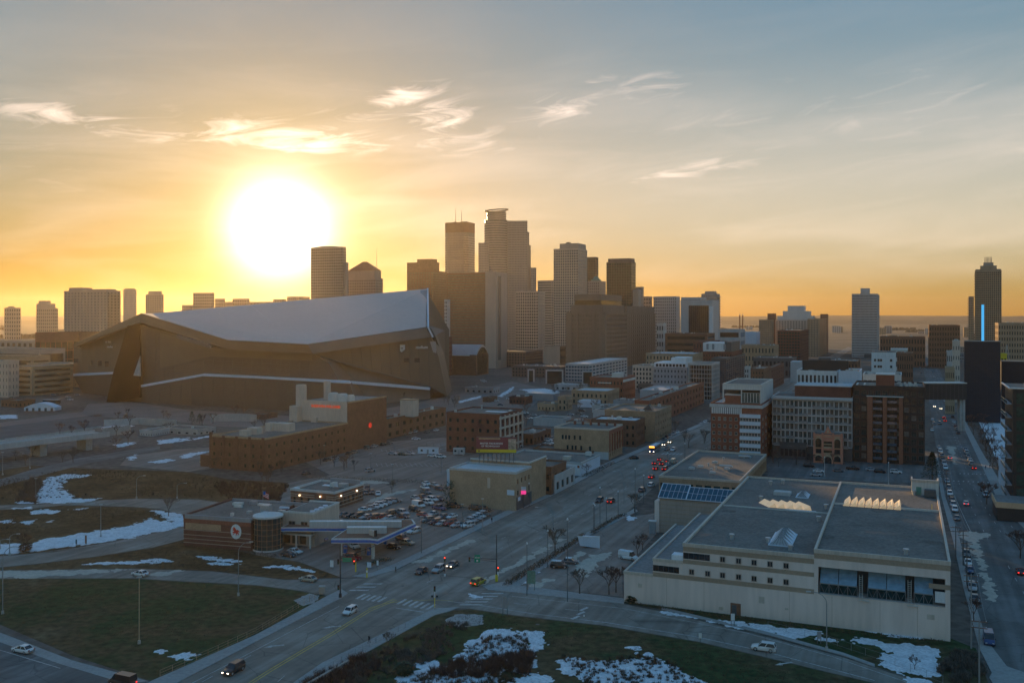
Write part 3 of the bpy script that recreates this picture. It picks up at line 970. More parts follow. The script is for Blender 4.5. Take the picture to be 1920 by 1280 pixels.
# ---------------------------------------------------------------- ground surfaces near the camera
def speckle(name,base,second,thr,scale,rough=.95,soft=.08,detail=8,third=None,bump=.25):
    """Ground cover of two colours that mix along noise, e.g. dry and green grass."""
    base,second,third = brighten(base),brighten(second),brighten(third)
    m = bpy.data.materials.new(name)
    m.use_nodes = True
    nt = m.node_tree
    b = nt.nodes['Principled BSDF']
    b.inputs['Roughness'].default_value = rough
    b.inputs['Specular IOR Level'].default_value = .15
    geo = nt.nodes.new('ShaderNodeNewGeometry')
    n1 = nt.nodes.new('ShaderNodeTexNoise')
    n1.inputs['Scale'].default_value = scale
    n1.inputs['Detail'].default_value = detail
    n1.inputs['Roughness'].default_value = .68
    nt.links.new(geo.outputs['Position'],n1.inputs['Vector'])
    n2 = nt.nodes.new('ShaderNodeTexNoise')
    n2.inputs['Scale'].default_value = .55
    n2.inputs['Detail'].default_value = 6
    nt.links.new(geo.outputs['Position'],n2.inputs['Vector'])
    r1 = nt.nodes.new('ShaderNodeValToRGB')
    r1.color_ramp.elements[0].position,r1.color_ramp.elements[1].position = thr - soft,thr + soft
    r1.color_ramp.elements[0].color,r1.color_ramp.elements[1].color = (*base,1),(*second,1)
    if third:
        e = r1.color_ramp.elements.new(min(.98,thr + soft + .12))
        e.color = (*third,1)
    nt.links.new(n1.outputs[0],r1.inputs[0])
    mx = nt.nodes.new('ShaderNodeMix')
    mx.data_type,mx.blend_type = 'RGBA','MULTIPLY'
    mx.inputs['Factor'].default_value = .8
    r2 = nt.nodes.new('ShaderNodeValToRGB')
    r2.color_ramp.elements[0].position,r2.color_ramp.elements[1].position = .3,.7
    r2.color_ramp.elements[0].color,r2.color_ramp.elements[1].color = (.40,.40,.40,1),(1.4,1.4,1.4,1)
    nt.links.new(n2.outputs[0],r2.inputs[0])
    nt.links.new(r1.outputs[0],mx.inputs['A'])
    nt.links.new(r2.outputs[0],mx.inputs['B'])
    nt.links.new(mx.outputs['Result'],b.inputs['Base Color'])
    if bump:
        bp = nt.nodes.new('ShaderNodeBump')
        bp.inputs['Strength'].default_value,bp.inputs['Distance'].default_value = bump,.4
        nt.links.new(n2.outputs[0],bp.inputs['Height'])
        nt.links.new(bp.outputs[0],b.inputs['Normal'])
    return m


def asphalt(name,col,dirt,scale=.06):
    """Worn asphalt: salt-pale patches, wheel-track streaks along the avenue, small cracks."""
    col,dirt = brighten(col),brighten(dirt)
    m = bpy.data.materials.new(name)
    m.use_nodes = True
    nt = m.node_tree
    b = nt.nodes['Principled BSDF']
    b.inputs['Roughness'].default_value = .85
    b.inputs['Specular IOR Level'].default_value = .3
    geo = nt.nodes.new('ShaderNodeNewGeometry')
    m0 = nt.nodes.new('ShaderNodeMapping')
    m0.inputs['Rotation'].default_value = (0,0,ALPHA)
    mp = nt.nodes.new('ShaderNodeMapping')
    mp.inputs['Scale'].default_value = (.42,.016,1)
    nt.links.new(geo.outputs['Position'],m0.inputs[0])
    nt.links.new(m0.outputs[0],mp.inputs[0])
    a = nt.nodes.new('ShaderNodeTexNoise')
    a.inputs['Scale'].default_value = 1.0
    a.inputs['Detail'].default_value = 4
    nt.links.new(mp.outputs[0],a.inputs['Vector'])
    c = nt.nodes.new('ShaderNodeTexNoise')
    c.inputs['Scale'].default_value = scale
    c.inputs['Detail'].default_value = 8
    c.inputs['Roughness'].default_value = .7
    nt.links.new(geo.outputs['Position'],c.inputs['Vector'])
    v = nt.nodes.new('ShaderNodeTexVoronoi')
    v.feature = 'DISTANCE_TO_EDGE'
    v.inputs['Scale'].default_value = .11
    wn = nt.nodes.new('ShaderNodeMix')
    wn.data_type = 'VECTOR'
    wn.inputs['Factor'].default_value = .06
    nt.links.new(geo.outputs['Position'],wn.inputs['A'])
    nt.links.new(c.outputs['Color'],wn.inputs['B'])
    nt.links.new(geo.outputs['Position'],v.inputs['Vector'])
    ad = nt.nodes.new('ShaderNodeMath')
    ad.operation = 'MULTIPLY_ADD'
    ad.inputs[1].default_value = .45
    nt.links.new(a.outputs[0],ad.inputs[0])
    hf = nt.nodes.new('ShaderNodeMath')
    hf.operation = 'MULTIPLY'
    hf.inputs[1].default_value = .55
    nt.links.new(c.outputs[0],hf.inputs[0])
    nt.links.new(hf.outputs[0],ad.inputs[2])
    r = nt.nodes.new('ShaderNodeValToRGB')
    r.color_ramp.elements[0].position,r.color_ramp.elements[1].position = .36,.66
    r.color_ramp.elements[0].color,r.color_ramp.elements[1].color = (*[x * .62 for x in col],1),(*dirt,1)
    e = r.color_ramp.elements.new(.5)
    e.color = (*col,1)
    nt.links.new(ad.outputs[0],r.inputs[0])
    cr = nt.nodes.new('ShaderNodeValToRGB')
    cr.color_ramp.elements[0].position,cr.color_ramp.elements[1].position = .0,.012
    cr.color_ramp.elements[0].color,cr.color_ramp.elements[1].color = (.45,.45,.45,1),(1,1,1,1)
    nt.links.new(v.outputs['Distance'],cr.inputs[0])
    mx = nt.nodes.new('ShaderNodeMix')
    mx.data_type,mx.blend_type = 'RGBA','MULTIPLY'
    mx.inputs['Factor'].default_value = .7
    nt.links.new(r.outputs[0],mx.inputs['A'])
    nt.links.new(cr.outputs[0],mx.inputs['B'])
    nt.links.new(mx.outputs['Result'],b.inputs['Base Color'])
    return m


M_ROAD = asphalt('worn_asphalt',(.19,.16,.132),(.31,.27,.23))
M_ROAD2 = asphalt('dark_asphalt',(.105,.105,.10),(.18,.18,.175))
M_LOT = asphalt('car_park_asphalt',(.19,.145,.12),(.28,.23,.195),.04)
M_GRASS = speckle('dormant_lawn',(.030,.052,.020),(.075,.058,.030),.50,.045,third=(.105,.082,.045))
M_BROWN = speckle('dead_grass',(.060,.038,.018),(.115,.070,.034),.50,.06,third=(.12,.085,.05))
M_WALK = mat('pavement_concrete',(.27,.26,.245),.9,.18,.12,1.5)
M_PALE = mat('pale_ground',(.42,.36,.29),.95,.2,.2,1.2)
M_SNOW = mat('old_snow',(.66,.66,.69),.8,.24,.5,2.2,bump=.6,tint=(.68,.70,.75))
M_LINE = mat('worn_white_line',(.40,.39,.37),.85,.45,.5,3)
M_YLINE = mat('worn_yellow_line',(.50,.34,.06),.8,.3,.5,3)
M_GRAVEL = mat('bluish_gravel',(.075,.08,.082),.95,.4,.1,1.8)
M_PLAZA = mat('plaza_paving',(.16,.13,.115),.9,.25,.05,.8)


def sheet(name,pts,m,layer,kind='structure',jag=0,z=None):
    pw = [P(u,v) for u,v in pts]
    if jag:
        pw = jagged(pw,jag)
    zz = layer * .005 if z is None else z
    mb = MB()
    mb.prism([(p.x,p.y) for p in pw],zz - .05 if z is None else 0.0,zz)
    return mb.build(name,m,kind=kind)


def melt_field(name,pts,m,top,rag=1.0,z=0.03):
    """Snow or a pale patch lying on the ground: a thin uneven body whose edges thin out into the ground."""
    pw = [P(u,v) for u,v in pts]
    xs,ys = [p.x for p in pw],[p.y for p in pw]
    x0,x1,y0,y1 = min(xs) - 1,max(xs) + 1,min(ys) - 1,max(ys) + 1
    c = max(.34,math.sqrt((x1 - x0) * (y1 - y0) / 9000))
    nx,ny = int((x1 - x0) / c) + 1,int((y1 - y0) / c) + 1
    seg = [((a.x,a.y),(b.x - a.x,b.y - a.y),max(1e-6,(b.x - a.x) ** 2 + (b.y - a.y) ** 2)) for a,b in zip(pw,pw[1:] + pw[:1])]
    H = {}
    for j in range(ny + 1):
        y = y0 + j * c
        for i in range(nx + 1):
            x = x0 + i * c
            best,ins = 1e9,False
            for (ax,ay),(dx,dy),l2 in seg:
                t = ((x - ax) * dx + (y - ay) * dy) / l2
                t = 0 if t < 0 else 1 if t > 1 else t
                q = (x - ax - t * dx) ** 2 + (y - ay - t * dy) ** 2
                if q < best:
                    best = q
                if (ay > y) != (ay + dy > y) and x < ax + dx * (y - ay) / dy:
                    ins = not ins
            d = math.sqrt(best) * (1 if ins else -1)
            n = mnoise.noise((x * .33,y * .33,2.2)) * .75 + mnoise.noise((x * 1.1,y * 1.1,5.1)) * .5 + mnoise.noise((x * 2.9,y * 2.9,9.3)) * .28
            H[i,j] = max(-.08,min(top,.07 * min(d,2.2 + .8 * rag) + .16 * rag * n * (1 if d > -1.2 else .2)))
    mb,idx = MB(),{}
    for j in range(ny):
        for i in range(nx):
            k = ((i,j),(i + 1,j),(i + 1,j + 1),(i,j + 1))
            if max(H[q] for q in k) <= 0:
                continue
            for q in k:
                if q not in idx:
                    idx[q] = len(mb.v)
                    mb.v.append((x0 + q[0] * c,y0 + q[1] * c,z + H[q]))
            mb.f.append(tuple(idx[q] for q in k))
            mb.m.append(0)
    if mb.f:
        mb.build(name,m,kind='stuff',smooth=True)


def jagged(pw,amp,step=None):
    out = []
    n = len(pw)
    r = random.Random(int(abs(pw[0].x * 13 + pw[0].y * 7)))
    for i in range(n):
        a,b = pw[i],pw[(i + 1) % n]
        L = (b - a).length
        k = max(1,min(40,int(L / (step or amp * 1.1))))
        nrm = Vector((-(b - a).y,(b - a).x,0)).normalized() if L > 1e-6 else Vector((0,0,0))
        for j in range(k):
            f = j / k
            p = a.lerp(b,f)
            out.append(p + nrm * (mnoise.noise((p.x * .9 / amp,p.y * .9 / amp,3.1)) + .7 * r.uniform(-1,1)) * amp * .55)
    return out


def ground_near():
    s = sheet
    # far block of streets and car parks in lighter asphalt
    s('car_park',[(620,890),(560,860),(700,830),(830,820),(1035,845),(1035,870),(845,880),(840,960),(690,955),(540,905)],M_LOT,1)
    s('station_yard',[(478,1040),(540,905),(690,905),(985,955),(742,1067),(692,1082),(640,1082),(560,1052)],M_LOT,2)
    s('cross_street',[(-300,1067),(0,1069),(250,1066),(400,1071),(535,1087),(690,1083),(742,1068),(960,1087),(960,1110),(1170,1132),(1237,1145),(1440,1194),(1582,1232),(1790,1300),(1720,1305),(1655,1283),(1440,1232),
                       (1310,1202),(1135,1172),(960,1152),(880,1140),(815,1141),(640,1121),(562,1106),(480,1096),(240,1083),(-300,1086)],M_ROAD,3)
    s('avenue',[(245,1328),(332,1280),(480,1203),(640,1121),(700,1086),(742,1069),(960,963),(1042,927),(1147,871),(1240,830),(1330,793),(1420,742),(1480,705),(1530,680),(1590,650),(1600,652),(1545,690),(1480,738),(1400,790),
                 (1322,848),(1240,899),(1174,962),(1080,1008),(960,1087),(905,1099),(815,1141),(605,1242),(557,1275),(470,1328)],M_ROAD,4)
    s('ramp_road',[(-200,1110),(0,1185),(135,1237),(278,1276),(340,1312),(-200,1330)],M_ROAD2,3)
    s('road_shoulder',[(-200,1110),(0,1185),(135,1237),(278,1276),(236,1281),(110,1243),(0,1203),(-200,1128)],M_WALK,4)
    s('loop_ramp',[(-200,1057),(0,1042),(100,1035),(250,1008),(325,991),(351,980),(356,968),(300,953),(250,949),(120,946),(60,953),(-200,962),(-200,950),(60,946),(120,942),(190,937),(255,935),(370,936),(430,944),(470,962),(420,990),(355,1008),
                    (288,1025),(175,1043),(58,1057),(-200,1082)],M_ROAD,2)
    s('lawn',[(-260,1085),(0,1084),(240,1084),(480,1097),(560,1107),(612,1117),(480,1188),(283,1276),(135,1228),(0,1170),(-260,1080)],M_GRASS,2)
    s('embankment',[(-200,905),(0,882),(60,872),(110,875),(165,878),(350,884),(430,898),(545,905),(520,935),(430,943),(370,935),(255,934),(120,941),(60,945),(-200,950)],M_BROWN,1)
    s('loop_lawn',[(-200,962),(0,951),(120,947),(250,950),(300,954),(350,966),(349,981),(325,990),(250,1007),(100,1034),(0,1041),(-200,1055)],M_BROWN,1)
    s('verge',[(-200,1083),(58,1058),(175,1044),(288,1026),(352,1009),(480,1040),(560,1053),(640,1082),(535,1086),(400,1070),(250,1065),(0,1068)],M_BROWN,1)
    s('meadow',[(815,1152),(830,1147),(880,1141),(960,1153),(1135,1173),(1310,1203),(1440,1233),(1655,1284),(1700,1310),(440,1340),(580,1290),(700,1215)],M_GRASS,1)
    s('verge',[(1170,1130),(1240,1141),(1440,1190),(1582,1229),(1770,1290),(1860,1300),(1830,1215),(1782,1196),(1170,1122)],M_GRASS,2)
    s('side_street',[(1722,640),(1733,700),(1745,770),(1757,850),(1772,930),(1797,1000),(1822,1110),(1850,1200),(1890,1252),(1990,1290),(2300,1290),(2060,1120),(1960,1030),(1900,970),(1865,925),(1830,850),(1797,780),(1765,700),(1737,640)],M_ROAD2,3)
    s('back_lot',[(1380,845),(1600,850),(1740,862),(1760,905),(1700,905),(1440,893),(1437,850)],M_ROAD2,2)
    s('front_lot',[(975,1098),(1080,1018),(1170,970),(1240,960),(1240,990),(1165,1072),(1168,1118)],M_LOT,3)
    s('plaza',[(165,757),(240,752),(351,768),(640,785),(640,800),(420,800),(330,790),(150,778)],M_PLAZA,1)
    s('plaza',[(700,770),(840,743),(960,715),(1030,730),(1000,760),(880,790),(720,800)],M_PLAZA,1)
    s('gravel_slope',[(-150,818),(0,800),(190,776),(195,800),(0,832),(-150,845)],M_GRAVEL,1)
    s('highway',[(-150,815),(0,792),(130,774),(260,764),(262,770),(190,776),(0,800),(-150,822)],M_PLAZA,2)
    s('highway',[(-200,945),(0,898),(60,880),(150,858),(300,835),(300,842),(165,868),(80,890),(0,912),(-200,960)],M_ROAD2,3)
    s('car_park',[(225,872),(240,855),(330,842),(395,838),(396,878),(350,884)],M_LOT,1)
    s('riverside_snow',[(1800,780),(1836,792),(1868,860),(1885,900),(1935,960),(1960,850),(1890,775),(1850,760)],M_SNOW,1,kind='structure')
    # raised pavements
    s('pavement',[(250,1300),(283,1277),(480,1190),(612,1118),(640,1104),(652,1112),(640,1121),(480,1203),(332,1280),(290,1302)],M_WALK,0,z=.14)
    s('pavement',[(557,1275),(605,1242),(815,1141),(862,1138),(842,1146),(815,1153),(700,1216),(640,1248),(560,1296),(510,1310)],M_WALK,0,z=.14)
    s('pavement',[(690,1083),(742,1068),(960,962),(1042,926),(1147,870),(1330,792),(1322,790),(1140,866),(1030,922),(985,942),(940,962),(742,1056),(700,1073),(660,1080)],M_WALK,0,z=.14)
    s('pavement',[(905,1099),(960,1087),(1080,1008),(1174,962),(1190,953),(1196,958),(1100,1006),(985,1090),(975,1098),(1170,1122),(1170,1132),(960,1110),(915,1106)],M_WALK,0,z=.14)
    s('pavement',[(1240,1142),(1440,1190),(1582,1229),(1640,1250),(1640,1245),(1582,1224),(1440,1185),(1240,1138)],M_WALK,0,z=.14)
    s('pavement',[(1797,1000),(1822,1110),(1850,1200),(1890,1252),(1860,1262),(1836,1215),(1806,1100),(1786,1010),(1765,930),(1751,850),(1757,850),(1772,930)],M_WALK,0,z=.14)
    s('pavement',[(1865,925),(1900,970),(1960,1030),(2060,1120),(2080,1115),(1980,1020),(1915,950),(1880,910),(1840,845),(1800,770),(1797,780),(1830,850)],M_WALK,0,z=.14)
    s('traffic_island',[(1855,1270),(1870,1243),(1895,1252),(1925,1262),(1925,1282),(1870,1295)],M_WALK,0,z=.15)
    # pale patches laid thinly over roads and pavements
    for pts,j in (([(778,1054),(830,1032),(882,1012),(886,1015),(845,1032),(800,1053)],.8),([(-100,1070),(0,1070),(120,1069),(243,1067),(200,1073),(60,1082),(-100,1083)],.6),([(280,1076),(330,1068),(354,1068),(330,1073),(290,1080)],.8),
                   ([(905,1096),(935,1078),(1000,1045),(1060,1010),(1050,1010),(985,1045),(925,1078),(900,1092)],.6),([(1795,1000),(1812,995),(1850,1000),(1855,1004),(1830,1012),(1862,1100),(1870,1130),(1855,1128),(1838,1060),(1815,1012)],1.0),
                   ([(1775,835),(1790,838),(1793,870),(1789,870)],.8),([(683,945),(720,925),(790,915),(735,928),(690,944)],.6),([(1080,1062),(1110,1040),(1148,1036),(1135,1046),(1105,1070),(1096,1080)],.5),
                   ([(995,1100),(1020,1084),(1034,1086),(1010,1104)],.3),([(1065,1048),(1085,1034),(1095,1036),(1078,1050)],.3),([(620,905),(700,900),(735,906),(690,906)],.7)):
        melt_field('pale_patch',pts,M_PALE,.05,1.0)
    for pts,j in (([(70,928),(90,895),(120,889),(168,890),(160,894),(125,897),(112,912),(140,935),(185,934),(160,940),(110,943),(75,943)],1.6),([(28,938),(50,934),(58,943),(30,943)],1.0),
                   ([(288,957),(330,962),(347,972),(349,983),(250,1008),(58,1033),(-30,1041),(-30,1022),(30,1019),(60,1022),(72,1012),(175,996),(250,984),(280,971),(300,977),(326,976),(300,965)],.9),
                   ([(60,958),(80,954),(108,958),(95,963),(65,963)],.7),([(25,952),(55,950),(58,953),(30,954)],.5),([(0,977),(20,974),(24,979),(0,980)],.5),([(42,978),(65,974),(50,984)],.6),([(130,955),(170,951),(150,955)],.4),([(82,978),(97,976),(90,979)],.3),
                   ([(155,1058),(185,1054),(270,1053),(325,1052),(290,1055),(200,1057)],.4),([(270,1050),(300,1046),(318,1052),(285,1052)],.4),([(365,1041),(400,1043),(455,1053),(420,1053),(380,1046)],.4),([(388,1054),(450,1056),(455,1058),(400,1057)],.3),
                   ([(320,1227),(345,1222),(374,1228),(350,1234),(325,1233)],.5),([(290,1219),(302,1219),(308,1227),(298,1226)],.4),([(495,1062),(540,1060),(560,1063),(598,1074),(560,1068)],.35),
                   ([(1240,1147),(1330,1160),(1440,1172),(1540,1183),(1520,1193),(1545,1198),(1600,1196),(1760,1215),(1755,1268),(1700,1262),(1650,1243),(1665,1222),(1640,1208),(1570,1200),(1500,1196),(1440,1186),(1360,1170)],.8),
                   ([(1600,1178),(1690,1188),(1732,1197),(1680,1192)],.4),([(1690,1262),(1730,1275),(1760,1285),(1700,1280)],.5),([(965,1097),(1000,1072),(1030,1050),(1022,1060),(980,1094)],.4),([(1170,963),(1195,971),(1180,976)],.4),
                   ([(235,858),(255,852),(256,857),(246,862)],2.0),([(298,825),(335,821),(335,828),(300,832)],2.4),([(338,823),(352,820),(355,825),(340,827)],2.0),([(363,822),(392,817),(392,819),(364,824)],1.8),([(340,855),(358,849),(392,846),(375,851),(345,859)],2.2),([(280,866),(310,860),(330,862),(300,868)],1.6),([(215,833),(250,828),(252,833),(222,838)],1.8),
                   ([(192,800),(240,795),(250,799),(196,806)],.8),([(0,778),(32,777),(30,784),(0,785)],.8),([(935,742),(962,725),(962,730),(940,744)],.9),([(860,752),(900,742),(902,745),(862,755)],.8),
                   ([(975,730),(1020,728),(1050,734),(1000,736)],.8),([(880,1113),(905,1118),(890,1121)],.1)):
        melt_field('snow_patch',pts,M_SNOW,.2,min(1.5,.5 + j))
    # snow on the slope at the bottom, broken by tufts
    for pts,j in (([(850,1250),(870,1215),(905,1190),(925,1180),(958,1180),(985,1192),(995,1212),(1000,1240),(985,1268),(955,1258),(930,1275),(860,1300),(720,1300),(760,1262),(800,1238)],2.0),
                   ([(1050,1232),(1062,1228),(1110,1238),(1140,1240),(1190,1235),(1215,1226),(1235,1238),(1260,1245),(1300,1268),(1340,1300),(1120,1300),(1090,1270),(1060,1262),(1048,1250)],1.6),([(1180,1215),(1192,1214),(1198,1228),(1190,1230)],.5),
                   ([(930,1180),(985,1184),(1010,1196),(1022,1214),(1000,1218),(985,1200)],.8),([(990,1255),(1030,1275),(980,1282),(960,1278)],.8),([(1005,1185),(1012,1186),(1010,1192)],.4)):
        melt_field('snow_patch',pts,M_SNOW,.2,1.7)
    # painted markings
    wl,yl = MB(),MB()

    def line(a,b,w,mb,dash=None,z=.026):
        p,q = P(*a),P(*b)
        d = (q - p)
        L = d.length
        d.normalize()
        n = Vector((-d.y,d.x,0)) * w / 2
        t0 = 0
        on,off = dash or (L,0)
        while t0 < L:
            t1 = min(L,t0 + on)
            a_,b_ = p + d * t0,p + d * t1
            mb.prism([((a_ - n).x,(a_ - n).y),((b_ - n).x,(b_ - n).y),((b_ + n).x,(b_ + n).y),((a_ + n).x,(a_ + n).y)],.012,z)
            t0 += on + off
    def curve_line(pts,w,mb):
        for a,b in zip(pts[:-1],pts[1:]):
            line(a,b,w,mb)
    curve_line([(430,1303),(500,1258),(560,1222),(620,1187),(690,1143),(740,1122)],.22,yl)
    curve_line([(436,1304),(506,1259),(566,1223),(626,1188),(694,1145),(744,1124)],.22,yl)
    curve_line([(690,1140),(720,1131),(760,1126),(810,1124),(850,1126)],.18,yl)
    for a,b in (((520,1278),(552,1250)),((378,1278),(470,1228))):
        line(a,b,.16,wl,(3,9))
    line((360,1280),(636,1136),.16,wl)
    line((742,1139),(795,1147),.3,wl)
    curve_line([(838,1126),(900,1134),(1000,1150),(1135,1166),(1300,1192),(1440,1222),(1640,1275)],.2,wl)
    line((872,1120),(1100,1146),.14,wl,(3,9))
    curve_line([(960,1117),(1170,1140),(1400,1186),(1560,1230),(1700,1278)],.16,wl)
    line((0,1218),(113,1252),.18,wl)
    line((0,1046),(250,1012),.14,wl)
    # crossings
    def zebra(a,b,c,n,w=.6,L=3.0):
        p,q = P(*a),P(*b)
        d = Vector(((P(*c) - p).x,(P(*c) - p).y,0)).normalized()
        for i in range(n):
            f = p.lerp(q,i / (n - 1))
            k = (q - p).normalized() * w / 2
            x = [f - k,f + k,f + k + d * L,f - k + d * L]
            wl.prism([(v.x,v.y) for v in x],.012,.027)
    zebra((668,1122),(708,1128),(690,1110),5,.7,4)
    zebra((745,1132),(800,1142),(770,1118),6,.7,4)
    zebra((655,1106),(682,1094),(672,1106),3,.8,4.5)
    zebra((862,1133),(903,1112),(882,1133),5,.8,5)
    zebra((1240,852),(1275,852),(1252,846),6,.8,5)
    zebra((1788,902),(1862,905),(1789,899),9,.5,2)
    zebra((1800,888),(1862,890),(1801,885),9,.5,2)
    # stop bar patches where the old paint is worn on the right-hand road
    for u,v in ((1072,1160),(1082,1152),(1088,1144)):
        line((u,v),(u + 14,v - 6),.7,wl)
    # turn arrows
    for (u,v,k) in ((1478,1245,1),(628,1176,1),(520,1212,1)):
        p = P(u,v)
        wl.prism([(p.x - 1.6,p.y),(p.x + 1.2,p.y + .9),(p.x + 1.0,p.y + 1.3),(p.x - 1.8,p.y + .4)],.012,.027)
        wl.prism([(p.x - 2.6,p.y - .3),(p.x - 1.2,p.y + .9),(p.x - 1.1,p.y - .3)],.012,.0275)
    # lanes of the street on the right and the far avenue
    for a,b,ds in (((1778,905),(1822,1000),None),((1798,905),(1852,1010),(3,9)),((1818,905),(1885,1010),(3,9)),((1842,910),(1910,1005),(3,6)),((1783,800),(1812,880),(3,9)),((1795,820),(1830,895),(3,9)),((1890,1060),(1925,1120),(3,9))):
        line(a,b,.15,wl,ds)
    for a,b in (((800,1092),(1080,962)),((1100,960),(1250,862)),((940,1010),(1150,905)),((1010,1010),(1200,900)),((1230,850),(1330,800))):
        line(a,b,.15,wl,(3,9))
    # bay lines in the car parks
    for i in range(14):
        line((705 + i * 9,868),(708 + i * 9.4,874),.14,wl)
        line((715 + i * 8,842),(717 + i * 8.3,847),.14,wl)
    wl.build('road_markings',M_LINE,kind='structure')
    yl.build('centre_line',M_YLINE,kind='structure')


ground_near()

# ---------------------------------------------------------------- the middle of town
def midtown():
    # train-shed with a barrel roof behind the stadium's right end
    t,w,d,h,x = bld('train_shed','long shed with a curved barrel roof beyond the right end of the stadium',832,893,916,662,Z=1000,wall='brown',style='plain',par=False,H_=22)
    mb = MB()
    pr = [(-w + 0,21.5 + 0)]
    n = 12
    arc = [(d * i / n,22 + 10.5 * math.sin(math.pi * i / n)) for i in range(n + 1)]
    mb.extrude([(-w - 1,a,b) for a,b in arc],(w + 1,0,0))
    mb.build('barrel_roof',W['grey'],t)
    MB().extrude([(.02,d * .12,1),(.02,d * .88,1)] + [(.02,d * i / n,20 + 10 * math.sin(math.pi * i / n)) for i in range(11,0,-1)],(.4,0,0)).build('end_glazing',G['bronze'],t)
    for i in range(9):
        addbox(t,'glazing_bar','brown',.5,.7,d * (.15 + .0875 * i) - .25,d * (.15 + .0875 * i) + .25,1,24)
    addbox(t,'snow_strip','snow',-w,-w * .2,-1.6,-.05,21,21.7)

    # low offices in the gap
    t,w,d,h,x = bld('low_office','long dark green low office with snowy roof screens behind the railyard',960,1050,1062,688,Z=960,wall='dgrey',glass='teal',cols=16,rows=3,D_=40,units=10)
    t,w,d,h,x = bld('glass_office','pale blue glass office wing with a sloping white roof',1060,1104,1176,683,Z=900,wall='lgrey',glass='blue',cols=8,rows=5,scols=12,pier=.2,units=3,roof='roofwhite')
    for (nm,lab,a,b,v0,v1,Z) in (('portal_frame','big white square portal frame standing in front of the dark green office',1023,1056,693,722,880),('portal_frame','smaller white portal frame right of the pale glass wing',1091,1112,695,722,870),('portal_frame','small white portal frame left of the others',989,1002,692,700,905)):
        p0 = Q(a,v0,Z)
        wd,hh = (b - a) * Z / F,p0.z
        t = thing(nm,lab,'portal',(p0.x,Z,0),-ALPHA * .2)
        for k,(x0,x1,z0,z1) in enumerate(((0,1.3,0,hh - 1.3),(wd - 1.3,wd,0,hh - 1.3),(0,wd,hh - 1.3,hh))):
            addbox(t,'beam' if k == 2 else 'post','lgrey',x0,x1,0,3,z0,z1)
        addbox(t,'back_glazing','teal',1.3,wd - 1.3,2.2,2.8,0,hh - 1.31)
    bld('low_office','dark low roofline between the barrel shed and the white grid tower',912,985,1000,660,Z=1150,wall='dgrey',glass='teal',cols=14,rows=5,D_=60,units=5)
    bld('office_wing','green-edged low stone wing left of the big brown stone block',1020,1050,1062,650,Z=1120,wall='stone',glass='teal',cols=5,rows=4,D_=30,blind='f')
    # brick with white side
    t,w,d,h,x = bld('brick_block','dark red brick block with white-framed windows on its street side',1106,1168,1191,709,vB=752,wall='red',glass='dark',cols=10,rows=3,scols=6,pier=.6,span=.55,units=4)
    addbox(t,'sign_band','offwhite',-w * .75,-w * .35,-.3,-.02,h - 4.2,h - 3.4)
    addbox(t,'side_frame','offwhite',.02,.35,0,d,h - 3,h - 1.2)
    addbox(t,'penthouse','offwhite',-w * .4,-w * .15,6,16,h,h + 3.5)
    t,w,d,h,x = bld('apartment_house','cream apartment house with square punched windows',1186,1222,1226,686,vB=730,wall='cream',glass='dark',cols=6,rows=5,pier=.45,span=.4,D_=30,units=3)
    t,w,d,h,x = bld('apartment_house','grey brick apartment house with a white top storey right of the cream one',1225,1288,1292,690,vB=742,wall='grey',glass='dark',cols=10,rows=5,pier=.6,span=.55,D_=34,top=.6)
    addbox(t,'top_storey','white',-w + .5,-w * .05,.6,d - 2,h + .1,h + 4)
    for i in range(9):
        addbox(t,'top_window','dark',-w + 2 + i * w * .1,-w + 4 + i * w * .1,.45,.58,h + .8,h + 3)
    addbox(t,'penthouse','white',-w * .5,-w * .06,4,d - 5,h + 4,h + 8)
    t,w,d,h,x = bld('glass_apartment','dark glass apartment block with thin pale balcony lines',1290,1336,1346,682,vB=750,wall='lgrey',glass='dark',cols=9,rows=8,pier=.06,span=.12,rec=1.1,D_=30)
    t,w,d,h,x = bld('apartment_tower','tall brown brick apartment tower with a white top beside the dark glass block',1318,1372,1392,660,Z=820,wall='darkred',glass='dark',cols=11,rows=8,scols=8,pier=.6,span=.6,units=3)
    addbox(t,'top_storey','white',-w,-w * .25,.4,d * .6,h + .1,h + 8)
    for i in (0,1,3):
        addbox(t,'top_window','grey',-w + 3 + i * 5,-w + 5 + i * 5,.2,.38,h + 2,h + 7)
    addbox(t,'glass_storey','dgrey',-w * .25 + .1,-.5,.5,d * .8,h + .1,h + 9)
    bld('glass_apartment','blue-grey glass apartment block behind the white-topped pavilion',1334,1362,1397,672,Z=780,wall='dgrey',glass='blue',cols=8,rows=14,scols=10,pier=.2,span=.25)
    bld('stair_tower','slim pale stair tower right of the blue-grey glass block',1396,1404,1410,688,Z=720,wall='lgrey',cols=2,rows=6,D_=9)
    bld('brick_warehouse','plain brown brick warehouse right of the slim stair tower',1405,1432,1446,692,Z=760,wall='brown',glass='dark',cols=5,rows=5,pier=.65,span=.6,units=2)
    bld('brick_warehouse','low dark brick building with a pale roof corner right of the brown warehouse',1432,1442,1470,692,Z=790,wall='darkred',glass='dark',cols=2,rows=5,scols=8,pier=.65,span=.6)
    # wide tan blocks
    bld('warehouse','wide tan block with a snowy white roof in front of the brown stone halls',1211,1300,1308,664,vB=700,wall='buff',glass='dark',cols=14,rows=3,D_=60,roof='roofwhite',units=6,pier=.6)
    bld('parking_deck','long brown deck building with dark horizontal openings below the courthouse',1247,1326,1334,626,Z=1150,wall='brown',glass='dark',cols=4,rows=5,style='bands',span=.55,D_=50,units=4)
    bld('pale_block','white block with large square windows just right of the brown stone halls',1231,1244,1249,606,Z=1230,wall='offwhite',glass='dark',cols=3,rows=5,D_=16)
